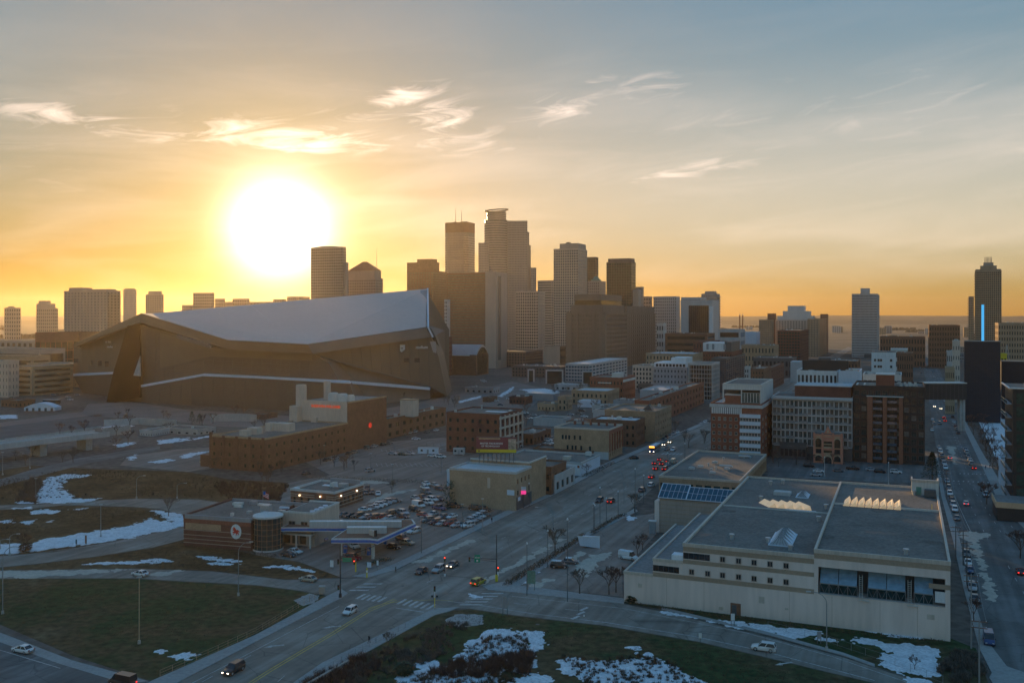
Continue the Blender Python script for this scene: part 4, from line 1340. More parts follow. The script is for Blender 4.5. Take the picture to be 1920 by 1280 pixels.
    bld('brick_block','dark brick gabled block right of the brown deck building',1300,1338,1345,640,Z=1080,wall='darkred',glass='dark',cols=7,rows=4,D_=40,pier=.6)
    bld('parking_deck','banded pale deck building beneath the tan apartment complex',1347,1388,1392,618,Z=1200,wall='lgrey',glass='dark',cols=3,rows=4,style='bands',D_=40)
    bld('white_shed','white box-shaped hall left of the tan apartment complex',1392,1417,1421,623,Z=1250,wall='bluewhite',style='plain',D_=40)
    bld('warehouse','long olive low block in front of the tan apartment complex',1390,1452,1470,648,Z=1080,wall='tan',glass='dark',cols=10,rows=3,D_=40,pier=.6,units=4)
    bld('white_shed','small pale-roofed shed by the far avenue',1482,1500,1508,678,Z=900,wall='lgrey',style='plain',D_=22,roof='roofwhite',par=False)
    bld('warehouse','low dark roof block behind the blue-grey glass block',1412,1486,1502,672,Z=960,wall='dgrey',glass='dark',cols=10,rows=2,D_=40,units=6)
    bld('warehouse','broad brown low block with a flat roof left of the small white hotel',1537,1608,1616,678,Z=900,wall='brown',glass='dark',cols=12,rows=3,D_=60,pier=.6,units=5)
    t,w,d,h,x = bld('white_block','plain white block with a few small dark windows in the middle distance',1634,1679,1684,660,Z=760,wall='white',style='plain',D_=30,par=False)
    for (a,b) in ((.15,.25),(.3,.25),(.4,.25),(.82,.25),(.15,.55),(.3,.55),(.4,.55),(.82,.55)):
        MB().box(-w + w * a - .8,-w + w * a + .8,-.12,-.02,h * .4 + h * .5 * (1 - b),h * .4 + h * .5 * (1 - b) + 2).build('window',G['dark'],t)
    bld('brick_block','brick block right of the plain white one',1682,1712,1718,662,Z=840,wall='brown',glass='dark',cols=7,rows=4,D_=30,pier=.6,units=3)
    bld('pale_block','low white-roofed block below the lone white tower',1670,1702,1708,655,Z=960,wall='offwhite',glass='dark',cols=7,rows=3,D_=30,roof='roofwhite')
    bld('brick_block','long low brick block with gables right of the lone white tower',1650,1735,1745,632,Z=1150,wall='brown',glass='dark',cols=16,rows=4,D_=40,pier=.55,units=4)
    bld('brick_block','warm brown hotel block left of the condominium tower',1742,1800,1816,610,Z=1130,wall='brown',glass='bronze',cols=12,rows=8,D_=40,pier=.5,units=3)
    bld('brick_block','tan apartment block right of the condominium tower at the picture edge',1872,1930,1945,606,Z=960,wall='buff',glass='dark',cols=12,rows=9,D_=40,pier=.5,units=3)
    bld('pale_block','pale windowless block with lit shop fronts below the brown hotel block',1775,1790,1806,660,Z=760,D_=30,alpha=R(25),wall='lgrey',glass='dark',cols=4,rows=4,scols=5,side='R',pier=.6,units=3)
    bld('stone_mill','tall tan stone mill block left of the dark blue theatre',1786,1800,1815,640,Z=690,D_=20,alpha=R(25),wall='cream',glass='dark',cols=3,rows=6,scols=4,pier=.7,span=.6,units=2)
    bld('stone_mill','low curved-front tan mill block right at the left foot of the dark blue theatre',1772,1790,1802,690,Z=610,D_=18,alpha=R(25),wall='sand',glass='dark',cols=5,rows=4,scols=4,pier=.6,span=.5)
    # church-like little tower with masts behind theatre
    t = thing('mast_sign','slim lattice mast sign behind the theatre roof','mast',Q(1888,590,900) - Vector((0,0,CAM_H)))
    for k in (-6,0,6):
        MB().tube((k,0,0),(0,0,hpx(645,900)),.3,.15).build('strut',W['lgrey'],t)
    bld('yellow_building','small building with a yellow glass box behind the theatre',1876,1888,1892,664,Z=640,wall='yellow',glass='bronze',cols=2,rows=5,D_=10)

    # theatre: dark blue metal volumes, skyway, lit vertical sign
    t,w,d,h,x = bld('theatre','dark blue windowless theatre block with a tall lit blue sign',1808,1876,1884,640,Z=560,wall='navy',style='plain',D_=18,alpha=R(25.5),par=False)
    mb = MB()
    for i in range(1,14):
        mb.box(-w + w * i / 14 - .04,-w + w * i / 14 + .04,-.06,0,0,h - .4)
    for i in range(1,14):
        mb.box(-w,0,-.05,0,h * i / 14 - .04,h * i / 14 + .04)
    mb.build('panel_seam',W['blackmetal'],t,kind='stuff')
    addbox(t,'roof_edge','coping',-w,0,-.3,.1,h,h + .3)
    lit = mat('lit_blue_sign',(.05,.3,.5),.4,0,emit=((.08,.50,.95),.32))
    zt = hpx(571,560)
    MB().box(-w * .52,-w * .45,1,2.2,h + .05,zt).build('lit_sign',lit,t)
    for a in (-w * .53,-w * .44):
        MB().box(a - .18,a + .18,.8,2.4,h + .05,zt + .4).build('sign_frame',W['grey'],t)
    t,w,d,h,x = bld('theatre_wing','lower dark blue wing running right from the theatre block',1878,1940,1950,678,Z=575,wall='navy',style='plain',D_=18,alpha=R(25.5),par=False)
    addbox(t,'roof_edge','coping',-w,0,-.3,.1,h,h + .3)
    for i in range(2):
        addbox(t,'wing_window','teal',-w + 1,-w * .1,-.25,-.05,h * (.25 + .32 * i),h * (.25 + .32 * i) + 1.2)
    Z = 520
    p0,p1 = Q(1735,719,Z),Q(1808,722,Z)
    t = thing('skyway','dark covered bridge crossing high over the street to the theatre','bridge',(p0.x,Z,0))
    L = p1.x - p0.x + 1.5
    zb,zt = hpx(749,Z),hpx(719,Z)
    addbox(t,'bridge_body','blackmetal',0,L,0,8,zb,zt)
    addbox(t,'roof_edge','coping',-.2,L,-.25,8.2,zt,zt + .5)
    for k in (.90,.97):
        addbox(t,'pier','concrete',L * k - .7,L * k + .7,2,5,0,zb)
    for i in range(1,10):
        addbox(t,'panel_joint','dgrey',L * i / 10 - .06,L * i / 10 + .06,-.05,.0,zb + .2,zt - .2)

    # black glass tower at the right edge
    t,w,d,h,x = bld('glass_apartment','black glass apartment block with white balcony edges cut by the right picture edge',1885,1899,1990,728,vB=960,wall='blackmetal',glass='dark',cols=1,rows=1,side='L',W_=34,D_=26,style='plain',par=False)
    nf = 8
    for r in range(nf):
        z = 4 + r * (h - 5) / nf
        fh = (h - 5) / nf
        for i in range(6):
            o = link('window',window_mesh(4.6,fh - .7,W['blackmetal'],G['green']),t)
            o.location = (3.2 + i * 5.4,-.02,z + .3)
        MB().box(-1.6,-.02,2,d - 3,z,z + .18).build('balcony',W['lgrey'],t)
        MB().box(-1.6,-1.5,2,d - 3,z + .18,z + 1.2).build('balcony_rail',G['green'],t)
    addbox(t,'roof_edge','white',-1.2,w,-.4,-.02,h - .1,h + .35)
    addbox(t,'roof_edge','white',-1.2,-.8,0,d,h - .1,h + .35)
    addbox(t,'roof_fin','white',4,30,6,7,h + .1,h + 1.6)
    addbox(t,'podium','blackmetal',-6,w,-16,-.5,0,5.5)
    addbox(t,'podium_roof','roofgrey',-6,w,-16,-.5,5.5,5.6)
    addbox(t,'podium_edge','sand',-6.3,-6.01,-16,-.5,4.2,6)
    addbox(t,'podium_edge','sand',-6.3,w,-16.3,-16.01,4.2,6)
    t,w,d,h,x = bld('white_house','narrow white building left of the black glass block',1868,1876,1884,862,vB=910,wall='bluewhite',style='plain',side='L',W_=4,D_=9)
    addbox(t,'window','dark',1.4,2.6,-.15,-.02,h - 3,h - 1.6)
    addbox(t,'chimney','darkred',2.5,4,3,5,h,h + 3)


midtown()


def apartments():
    # brick and white apartment block with a pavilion on the roof
    t,w,d,h,x = bld('apartment_house','red brick apartment house with a white balcony bay and a white pavilion on its roof',1333,1428,1460,759,vB=868,wall='red',glass='dark',cols=9,rows=5,scols=6,pier=.5,span=.5,rec=.4,win='offwhite',base=4.5,top=5.2)
    addbox(t,'cornice','lgrey',-w - .5,.5,-.6,d,h - 1.6,h - .2)
    for i in range(16):
        addbox(t,'cornice_bracket','white',-w + .4 + i * w * .038,-w + .9 + i * w * .038,-.5,-.05,h - 4.4,h - 1.7)
    addbox(t,'top_glazing','dark',-w + .3,-w * .4,-.06,-.035,h - 4.4,h - 1.7)
    # white bay with balcony bands
    bx0,bx1 = -w * .42,-w * .02
    for r in range(6):
        z = 4.2 + r * (h - 9.2) / 5
        addbox(t,'balcony_band','bluewhite',bx0,bx1,-1.3,-.07,z - .75,z + .75)
        if r < 5:
            for i in range(7):
                o = link('window',window_mesh((bx1 - bx0) / 7 - .2,(h - 9.2) / 5 - 1.7,W['offwhite'],G['dark']),t)
                o.location = (bx0 + (i + .5) * (bx1 - bx0) / 7,-.16,z + .8)
    # roof pavilion
    px0,px1,pz = -w * .78,-w * .02,h + 8.2
    MB().box(px0,px1,1.6,d * .7,h,h + .3).build('pavilion_floor',W['roofdark'],t)
    for a,b,c,e in ((px0,px0 + .5,1.6,2.2),(px1 - .5,px1,1.6,2.2),(px0 + (px1 - px0) * .48,px0 + (px1 - px0) * .48 + .4,1.6,2.2)):
        addbox(t,'pavilion_post','offwhite',a,b,c,e,h + .3,pz - 2)
    addbox(t,'pavilion_fascia','offwhite',px0,px1,1.5,d * .7,pz - 2,pz)
    addbox(t,'pavilion_side','offwhite',px1 - .4,px1,2.2,d * .7,h + .3,pz - 2)
    addbox(t,'pavilion_roof','roofdark',px0 + .5,px1 - .5,2.1,d * .7 - .6,pz + .02,pz + .1)
    for a,b,c,e in ((px0,px1,1.4,1.9),(px0,px0 + .5,1.9,d * .7),(px1 - .5,px1,1.9,d * .7),(px0 + .5,px1 - .5,d * .7 - .5,d * .7)):
        addbox(t,'pavilion_parapet','coping',a,b,c,e,pz + .01,pz + .6)
    for i in range(6):
        o = link('window',window_mesh((px1 - px0) * .48 / 6 - .1,4.4,W['offwhite'],G['green']),t)
        o.location = (px0 + (px1 - px0) * (.54 + .075 * i),2.1,h + .6)
    addbox(t,'pavilion_core','red',px0 + 1,px0 + (px1 - px0) * .46,2.3,8,h + .3,h + 3.6)
    addbox(t,'pavilion_core_roof','lgrey',px0 + .8,px0 + (px1 - px0) * .47,2.25,8.2,h + 3.6,h + 4.1)
    addbox(t,'pavilion_back','dgrey',px0 + .5,px1 - .5,8.3,8.8,h + .3,pz - 2)
    # long glazed apartments
    Z = ZR(866)
    t,w,d,h,x = bld('apartment_house','long apartment house with white-framed glazing and stacked balconies',1448,1598,1606,748,Z=Z,wall='lgrey',glass='teal',cols=18,rows=6,pier=.22,span=.16,rec=.5,win='lgrey',D_=24,base=6,basewall='dgrey',units=4)
    for c in range(6):
        for r in range(6):
            if (c + r) % 4 == 3:
                continue
            z = 6 + r * (h - 7.2) / 6
            MB().box(-w + w * (c + .15) / 6,-w + w * (c + .72) / 6,-1.5,-.02,z - .12,z + .12).build('balcony',W['lgrey'],t)
            MB().box(-w + w * (c + .15) / 6,-w + w * (c + .72) / 6,-1.5,-1.42,z + .12,z + 1.15).build('balcony_rail',W['rail'],t)
    addbox(t,'fascia','lgrey',-w - .3,.3,-1.2,.2,h - .9,h - .1)
    addbox(t,'upper_storey','darkred',-w * .72,-w * .02,3,d - 2,h,h + 5)
    addbox(t,'upper_roof','lgrey',-w * .73,-w * .01,2.6,d - 1.6,h + 5,h + 5.4)
    # white-framed apartments behind
    Z = ZR(866) + 45
    t,w,d,h,x = bld('apartment_house','white apartment house with tall dark window slots behind the glazed one',1494,1570,1577,697,Z=Z,wall='white',glass='dark',cols=10,rows=6,pier=.45,span=.22,rec=.5,D_=26,units=3,win='dgrey')
    addbox(t,'roof_screen','blackmetal',-w * .9,w * .25,8,9,h,h + 5.2)
    addbox(t,'penthouse','dgrey',-w * .5,-w * .2,10,18,h,h + 6.4)
    t,w,d,h,x = bld('apartment_house','apartment house with a blank white upper wall and glazed balconies right of the slotted one',1572,1612,1618,697,Z=Z - 6,wall='bluewhite',glass='teal',cols=4,rows=7,pier=.1,span=.2,rec=1.0,D_=24,units=4,top=6.5)
    t,w,d,h,x = bld('apartment_house','low white apartment wing with dark strip windows behind the brick tower',1618,1690,1726,704,Z=Z + 30,D_=26,wall='offwhite',glass='dark',cols=8,rows=5,scols=6,span=.5,pier=.2,units=7)
    # brick tower block
    Z = ZR(872)
    t,w,d,h,x = bld('apartment_house','tall dark apartment block with two red brick bays and grey glazing',1600,1734,1739,727,Z=Z,wall='blackbrick',glass='teal',cols=10,rows=9,pier=.26,span=.3,rec=.5,win='dgrey',D_=32,base=1,units=0)
    for a,b in ((.20,.275),(.42,.475),(.645,.70)):
        addbox(t,'brick_bay','orange',-w + w * a,-w + w * b,-1.4,.02,0,h - 4.4)
    addbox(t,'bay_coping','coping',-w * .81,-w * .29,-1.6,.02,h - 4.4,h - 4.0)
    for r in range(9):
        for a in (.28,.485):
            z = 1.5 + r * (h - 5.5) / 9
            MB().box(-w + w * a,-w + w * (a + .13),-1.1,-.02,z,z + .2).build('balcony',W['dgrey'],t)
            MB().box(-w + w * a,-w + w * (a + .13),-1.1,-1.03,z + .2,z + 1.2).build('balcony_rail',G['blue'],t)
    addbox(t,'penthouse','red',-w * .68,-w * .42,3,14,h,h + 5)
    addbox(t,'penthouse_roof','coping',-w * .69,-w * .41,2.6,14.4,h + 5,h + 5.4)
    for a,b,c,e in ((-w + 1,-w + 1.6,2,16),(-w * .86,-w * .84,2,16),(-w * .86,-w * .68,2,2.5),(-w * .84,-w * .68,15,15.6)):
        addbox(t,'roof_kerb','coping',a,b,c,e,h - .25,h + .5)
    for i in range(26):
        a,b = rnd.uniform(-w * .40,-w * .1),rnd.uniform(4,22)
        addbox(t,'rooftop_unit','metal' if i % 2 else 'coping',a - .5,a + .5,b - .4,b + .4,h - .27,h + .9)
    # orange terracotta front
    t,w,d,h,x = bld('old_facade','small orange terracotta facade with arched windows and doorway',1525,1580,1583,814,vB=870,wall='terracotta',style='plain',D_=5,par=False)

    def arch(cx,z0,wd,hh,m,y,nm,dp=.15):
        pts = [(cx - wd / 2,y,z0),(cx + wd / 2,y,z0)] + [(cx + wd / 2 * math.cos(math.pi * i / 10),y,z0 + hh + wd / 2 * math.sin(math.pi * i / 10)) for i in range(11)]
        MB().extrude(pts,(0,dp,0)).build(nm,m,t)
    s_ = w / 55
    for cx,ww in ((-w * .82,11),(-w * .18,11)):
        arch(cx,h * .52,ww * s_ + 1.0,h * .22,W['sand'],-.25,'arch_surround',.24)
        arch(cx,h * .53,ww * s_,h * .21,G['bronze'],-.4,'window',.14)
        addbox(t,'window','dark',cx - 5 * s_,cx + 5 * s_,-.2,-.02,h * .33,h * .48)
        arch(cx,h * .06,12 * s_ + .8,h * .10,W['sand'],-.25,'arch_surround',.24)
        arch(cx,h * .07,12 * s_,h * .09,G['dark'],-.4,'window',.14)
    for z in (.36,.56,.66):
        addbox(t,'window','bronze',-w * .64,-w * .36,-.2,-.02,h * z,h * z + h * .08)
        addbox(t,'sill','sand',-w * .66,-w * .34,-.3,-.02,h * z - .35,h * z - .03)
    arch(-w * .5,0,14 * s_ + 1.4,h * .12,W['sand'],-.3,'arch_surround',.28)
    arch(-w * .5,0,14 * s_,h * .11,G['dark'],-.5,'doorway',.18)
    for z in (.30,.52,.9):
        addbox(t,'string_course','sand',-w - .1,.1,-.28,-.02,h * z - .15,h * z + .15)
    MB().extrude([(-w * .64,-.1,h),(-w * .36,-.1,h),(-w * .5,-.1,h + 3.2)],(0,1,0)).build('pediment',W['terracotta'],t)
    for a in (-w + .4,-w * .68,-w * .32,-.4):
        addbox(t,'pilaster','terracotta',a - .4,a + .4,-.35,-.02,0,h + .4)
    addbox(t,'round_ornament','sand',-w * .53,-w * .47,-.3,-.12,h + .4,h + 1.6)
    # two-storey garage left behind it
    bld('garage','low dark garage with pale columns at the foot of the long apartment house',1462,1512,1522,832,vB=862,wall='dgrey',glass='dark',cols=6,rows=1,D_=10,pier=.2)


apartments()

# ---------------------------------------------------------------- near buildings
STAIN = [mat('damp_stain',(.055,.055,.054),.5,.3,.5),mat('felt_patch',(.14,.13,.12),.95,.25,.5),mat('silt_stain',(.085,.078,.068),.9,.35,.6)]


def pale_office():
    """The long pale building with skylights on the right."""
    o = P(1170,1127)
    t = thing('office_building','long pale pink office building with a flat grey roof full of skylights','building',o,-ALPHA)
    c,s = math.cos(ALPHA),math.sin(ALPHA)

    def loc(u,v,z):
        p = P(u,v,z) - o
        return p.x * c - p.y * s,p.x * s + p.y * c
    PK,TB = 'pinkstone','tanband'
    D = 93.0
    # tiers: (x0, x1, y0, y1, height)
    addbox(t,'lower_tier',PK,0,6.7,0,52,0,6.5)
    addbox(t,'lower_tier',PK,6.71,13.5,0,52,0,10.1)
    MB().box(13.51,41.2,0,D,0,14.0).build('wall',W[PK],t)
    # right part: wall with a wide recess
    x0,x1,xr0,xr1,zb,zt,H2 = 41.21,67.1,42.0,66.2,6.7,12.3,15.3
    mb = MB()
    mb.box(x0,x1,0,4,0,zb).box(x0,x1,0,4,zt,H2).box(x0,xr0,0,4,zb,zt).box(xr1,x1,0,4,zb,zt).box(x0,x1,4,86,0,H2)
    mb.build('wall',W[PK],t)
    addbox(t,'recess_back','dgrey',xr0,xr1,3.9,3.98,zb,zt)
    # roofs and kerbs
    for (a,b,y0,y1,h) in ((.3,6.7,.3,52,6.5),(7,13.5,.3,52,10.1),(13.9,41.1,.4,92.6,14.0),(41.6,66.7,.4,85.6,H2)):
        addbox(t,'roof','roofdark' if a > 13 else 'roofgrey',a,b,y0,y1,h + .01,h + .06)
    for (a,b,y0,y1,z0,z1) in ((-.12,.32,-.12,52,6.3,6.95),(.32,6.7,-.12,.3,6.3,6.95),(6.6,7.02,-.1,52,9.9,10.55),(7.02,13.5,-.1,.3,9.9,10.55),(13.4,13.95,-.12,D,13.8,14.6),(13.95,41.2,-.12,.35,13.8,14.6),
                                   (13.95,41.2,D - .4,D + .1,13.8,14.6),(41.15,41.65,-.12,86.1,15.1,15.95),(41.65,67.2,-.12,.35,15.1,15.95),(66.7,67.2,.35,86.1,15.1,15.95),(41.65,66.7,85.7,86.1,15.1,15.95)):
        addbox(t,'coping','cream',a,b,y0,y1,z0,z1)
    ya = loc(1480,958,14)[1]
    addbox(t,'roof_kerb','coping',13.95,41.15,ya,ya + .35,14.06,14.35)
    yb = loc(1660,953,H2)[1]
    addbox(t,'roof_kerb','coping',41.65,66.7,yb,yb + .35,H2 + .06,H2 + .55)
    # tan bands
    for (a,b,z0,z1) in ((6.72,41.19,6.45,7.45),(13.52,41.19,10.05,10.95),(13.52,41.19,12.75,13.78),(41.22,67.12,14.0,15.08),(63.2,67.12,10.2,11.2)):
        addbox(t,'block_band',TB,a,b,-.035,-.003,z0,z1)
    # punched windows
    def wx(u):
        return loc(u,1127 + (u - 1170) * .1225,0)[0]
    wm = window_mesh(1.15,1.25,W['stone'],G['dark'])
    for u in (1297,1327,1355,1385,1414,1444,1474):
        link('window',wm,t).location = (wx(u),-.06,7.75)
    for u in (1355,1385,1414,1444,1474):
        link('window',wm,t).location = (wx(u),-.06,11.2)
    for (a,b,z) in ((6.75,12.6,7.7),(13.55,19.4,11.15)):
        wn = addbox(t,'strip_window','dark',a,b,-.05,-.004,z,z + 1.35)
        for i in range(1,5):
            addbox(wn,'glazing_bar','dgrey',a + (b - a) * i / 5 - .04,a + (b - a) * i / 5 + .04,-.09,-.051,z,z + 1.35)
    d0 = loc(1370,1151,0)[0]
    addbox(t,'door_recess','brown',d0,d0 + 2.2,-.06,-.004,0,2.6)
    addbox(t,'door','dgrey',d0 + .3,d0 + 1.3,-.12,-.061,0,2.2)
    # wall joints, pipes, lamps and repaint patches
    for (u,v,w_,h_) in ((1200,1097,.9,.9),(1428,1124,1.2,1.4),(1475,1141,.7,.4),(1745,1156,1.4,1.0),(1352,1140,1.0,.7),(1617,1124,.5,.3)):
        p = loc(u,1127 + (u - 1170) * .1225,0)[0]
        z = CAM_H - (v - HZ) * P(u,1127 + (u - 1170) * .1225).y / F
        addbox(t,'wall_patch','cream',p - w_ / 2,p + w_ / 2,-.02,-.004,z - h_ / 2,z + h_ / 2)
    for u in (1250,1320,1480,1560,1650,1720):
        p = loc(u,1127 + (u - 1170) * .1225,0)[0]
        addbox(t,'wall_joint','tanband',p - .03,p + .03,-.012,-.004,.3,6.4)
    # sloping glass canopies in the recess
    for (u0,u1,n) in ((1537,1607,2),(1627,1698,2),(1714,1750,1)):
        a,b = loc(u0,1127 + (u0 - 1170) * .1225,0)[0],loc(u1,1127 + (u1 - 1170) * .1225,0)[0]
        for k in range(n):
            p0,p1 = a + (b - a) * k / n + .06,a + (b - a) * (k + 1) / n - .06
            for r in range(3):
                f0,f1 = r / 3 + .01,(r + 1) / 3 - .01
                yy = lambda f: 2.6 - 2.5 * f
                zz = lambda f: 11.9 - 2.9 * f
                MB().hexa([(p0,yy(f1),zz(f1) - .08),(p1,yy(f1),zz(f1) - .08),(p1,yy(f0),zz(f0) - .08),(p0,yy(f0),zz(f0) - .08),(p0,yy(f1),zz(f1)),(p1,yy(f1),zz(f1)),(p1,yy(f0),zz(f0)),(p0,yy(f0),zz(f0))]).build('glass_panel',G['awning'],t)
            addbox(t,'lower_glazing','teal',p0,p1,.55,.6,zb + .1,8.9)
        fr = MB()
        for k in range(n * 2 + 1):
            x = a + (b - a) * k / (n * 2)
            fr.box(x - .04,x + .04,.2,.5,zb,9.0)
        for k in range(n * 4):
            x,x2 = a + (b - a) * k / (n * 4),a + (b - a) * (k + 1) / (n * 4)
            fr.tube((x,.4,zb + .1),(x2,.4,8.8),.035,n=4) if k % 2 else fr.tube((x2,.4,zb + .1),(x,.4,8.8),.035,n=4)
        fr.box(a,b,.15,.5,8.75,8.95).box(a,b,.15,.5,zb + .02,zb + .2)
        fr.build('truss_frame',W['rail'],t)
    for u in (1611,1702):
        a = loc(u,1127 + (u - 1170) * .1225,0)[0]
        ld = MB()
        ld.box(a,a + .08,-.4,-.3,6.2,11.5).box(a + .6,a + .68,-.4,-.3,6.2,11.5)
        for k in range(12):
            ld.box(a + .08,a + .6,-.38,-.32,6.4 + k * .42,6.46 + k * .42)
        ld.build('ladder',W['coping'],t)
        addbox(t,'ladder_platform','coping',a - .1,a + 1.9,-.5,-.02,6.3,6.4)
    a = loc(1753,1198,0)[0]
    addbox(t,'white_panel','white',a,a + 2,.3,.5,7.4,9.6)
    addbox(t,'recess_ledge','metal',xr0,xr1,-.1,.15,zb,zb + .12)
    # roof furniture
    def at(u,v,z=14.0):
        return loc(u,v,z)
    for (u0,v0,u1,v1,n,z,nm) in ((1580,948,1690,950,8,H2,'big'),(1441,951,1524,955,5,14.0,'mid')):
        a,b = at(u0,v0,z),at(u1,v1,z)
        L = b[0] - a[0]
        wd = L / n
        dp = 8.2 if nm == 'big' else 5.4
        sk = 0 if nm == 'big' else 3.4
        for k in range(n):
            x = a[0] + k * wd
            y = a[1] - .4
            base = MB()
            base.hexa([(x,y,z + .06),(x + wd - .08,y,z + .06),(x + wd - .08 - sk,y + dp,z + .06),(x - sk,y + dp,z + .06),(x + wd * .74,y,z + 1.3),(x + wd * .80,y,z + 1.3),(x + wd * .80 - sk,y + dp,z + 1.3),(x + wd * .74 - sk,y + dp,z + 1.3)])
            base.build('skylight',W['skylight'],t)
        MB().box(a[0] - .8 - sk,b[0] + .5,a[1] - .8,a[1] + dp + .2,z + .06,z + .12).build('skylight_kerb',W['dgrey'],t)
        if nm == 'mid':
            MB().prism([(a[0] + 2,a[1] - 2.2),(b[0] + 1.5,a[1] - 2.4),(b[0] + 1,a[1] - 1),(a[0] + 6,a[1] - .9)],z + .06,z + .2).build('snow_drift',M_SNOW,t)
    # ponding stains and patched felt
    r5 = random.Random(31)
    for k in range(26):
        cx,cy_ = r5.uniform(15,65),r5.uniform(3,80)
        z = 14.065 if cx < 41 else H2 + .065
        a,b = r5.uniform(1,5),r5.uniform(.5,2.2)
        pts = [(min(66.4,max(14.2,cx + a * (1 + .35 * r5.uniform(-1,1)) * math.cos(i * .42))),cy_ + b * (1 + .35 * r5.uniform(-1,1)) * math.sin(i * .42)) for i in range(15)]
        if min(p[0] for p in pts) < 41.7 and max(p[0] for p in pts) > 40.9 or cy_ > 60 and cx > 20:
            continue
        MB().prism(pts,z - .02,z + .004 + k * .0006).build('roof_stain',STAIN[k % 3],t)
    for y in range(8,86,8):
        for a,b,z in ((14.2,40.9,14.062),(42,66.4,H2 + .062)):
            MB().box(a,b,y,y + .12,z - .02,z).build('felt_seam',STAIN[0],t)
    # ribbed glass ridges
    for (u,v,n,w_,dz) in ((1442,1022,5,4.6,1.5),(1493,933,3,3.0,1.1)):
        a = at(u,v)
        for k in range(n):
            y = a[1] + k * (2.5 if n == 5 else 2.0)
            dd = 2.4 if n == 5 else 1.9
            x = a[0]
            m2 = MB()
            m2.poly([(x,y,14.3),(x + w_,y,14.3),(x + w_ * .62,y + dd / 2,14.3 + dz),(x + w_ * .38,y + dd / 2,14.3 + dz)],0)
            m2.poly([(x + w_,y + dd,14.3),(x,y + dd,14.3),(x + w_ * .38,y + dd / 2,14.3 + dz),(x + w_ * .62,y + dd / 2,14.3 + dz)],0)
            m2.poly([(x,y + dd,14.3),(x,y,14.3),(x + w_ * .38,y + dd / 2,14.3 + dz)],1)
            m2.poly([(x + w_,y,14.3),(x + w_,y + dd,14.3),(x + w_ * .62,y + dd / 2,14.3 + dz)],1)
            m2.poly([(x,y,14.3),(x,y + dd,14.3),(x + w_,y + dd,14.3),(x + w_,y,14.3)],1)
            sk_o = m2.build('skylight_ridge',[G['pale'],W['bluewhite']],t)
            for i in range(1,6):
                f = i / 6
                MB().tube((x + w_ * f,y,14.32),(x + w_ * (.38 + .24 * f),y + dd / 2,14.3 + dz + .02),.05,n=4).build('glazing_bar',W['dgrey'],sk_o)
        MB().box(a[0] - .2,a[0] + w_ + .2,a[1] - .2,a[1] + n * (2.5 if n == 5 else 2.0) + .1,14.06,14.28).build('skylight_kerb',W['bluewhite'],t)
    for (u,v,z) in ((1372,1011,14),(1482,1032,14),(1535,977,14),(1549,954,14),(1699,1040,H2),(1427,938,14),(1468,907,14),(1440,1018,14),(1714,928,H2),(1445,909,14)):
        a = at(u,v,z)
        m2 = MB().cyl(0,0,.42,0,.9,10).cyl(0,0,.62,.9,1.25,10)
        q = m2.build('roof_vent',W['metal'],t)
        q.location = (a[0],a[1],z + .06)
    a = at(1450,928)
    q = MB().box(0,4.6,0,3.2,0,.9).box(.3,4.3,.3,2.9,.9,1.0).build('roof_hatch',W['lgrey'],t)
    q.location = (a[0],a[1],14.06)
    a = at(1311,1020)
    addbox(t,'snow_drift','snow',10.8,13.35,.5,3.2,10.15,11.6)
    # stair house at the back right corner with plant in front
    a,b = at(1709,927,H2),at(1760,930,H2)
    sh = addbox(t,'stair_house','offwhite',a[0],b[0],a[1],a[1] + 5,H2 + .06,H2 + 3.6)
    for k in ((a[0] - .1,b[0] + .1,a[1] - .1,a[1] + .3),(a[0] - .1,a[0] + .3,a[1] + .3,a[1] + 5),(b[0] - .3,b[0] + .1,a[1] + .3,a[1] + 5)):
        MB().box(k[0],k[1],k[2],k[3],H2 + 3.6,H2 + 4.3).build('parapet',W['cream'],sh)
    MB().box(a[0] + 1.2,a[0] + 2.5,a[1] - .08,a[1] - .01,H2 + .1,H2 + 2.3).build('door',W['green'],sh)
    q = MB().box(0,2.9,0,2.2,.2,1.9).box(.1,2.8,.1,2.1,1.9,2.1).box(0,.3,0,.3,0,.2).box(2.6,2.9,1.9,2.2,0,.2).build('rooftop_unit',W['dgrey'],t)
    q.location = (a[0] + 3.2,a[1] - 3.6,H2 + .06)
    a = at(1747,957,H2)
    MB().box(a[0],a[0] + .12,a[1] + .6,a[1] + .72,H2,H2 + 1.5).build('roof_post',W['yellow'],t)
    # entrance tower at the back left with blue glass roof
    a = loc(1240,998,0)
    tx0,ty0 = -8.9,69.5
    addbox(t,'tower_wall','stone',tx0,13.38,ty0,ty0 + 9,0,10.2)
    for k in range(8):
        MB().box(tx0 - .02,6.5,ty0 - .06,ty0 - .005,.9 + k * 1.25,1.0 + k * 1.25).build('groove',W['tanband'],t)
    addbox(t,'tower_pier','pinkstone',tx0 - 1.4,tx0 - .01,ty0 - .4,ty0 + 4,0,9.4)
    addbox(t,'tower_window','dark',9.5,13.2,ty0 - .12,ty0 - .005,6.0,7.4)
    addbox(t,'tower_band','tan',8.2,13.3,ty0 - .1,ty0 - .006,8.2,9.6)
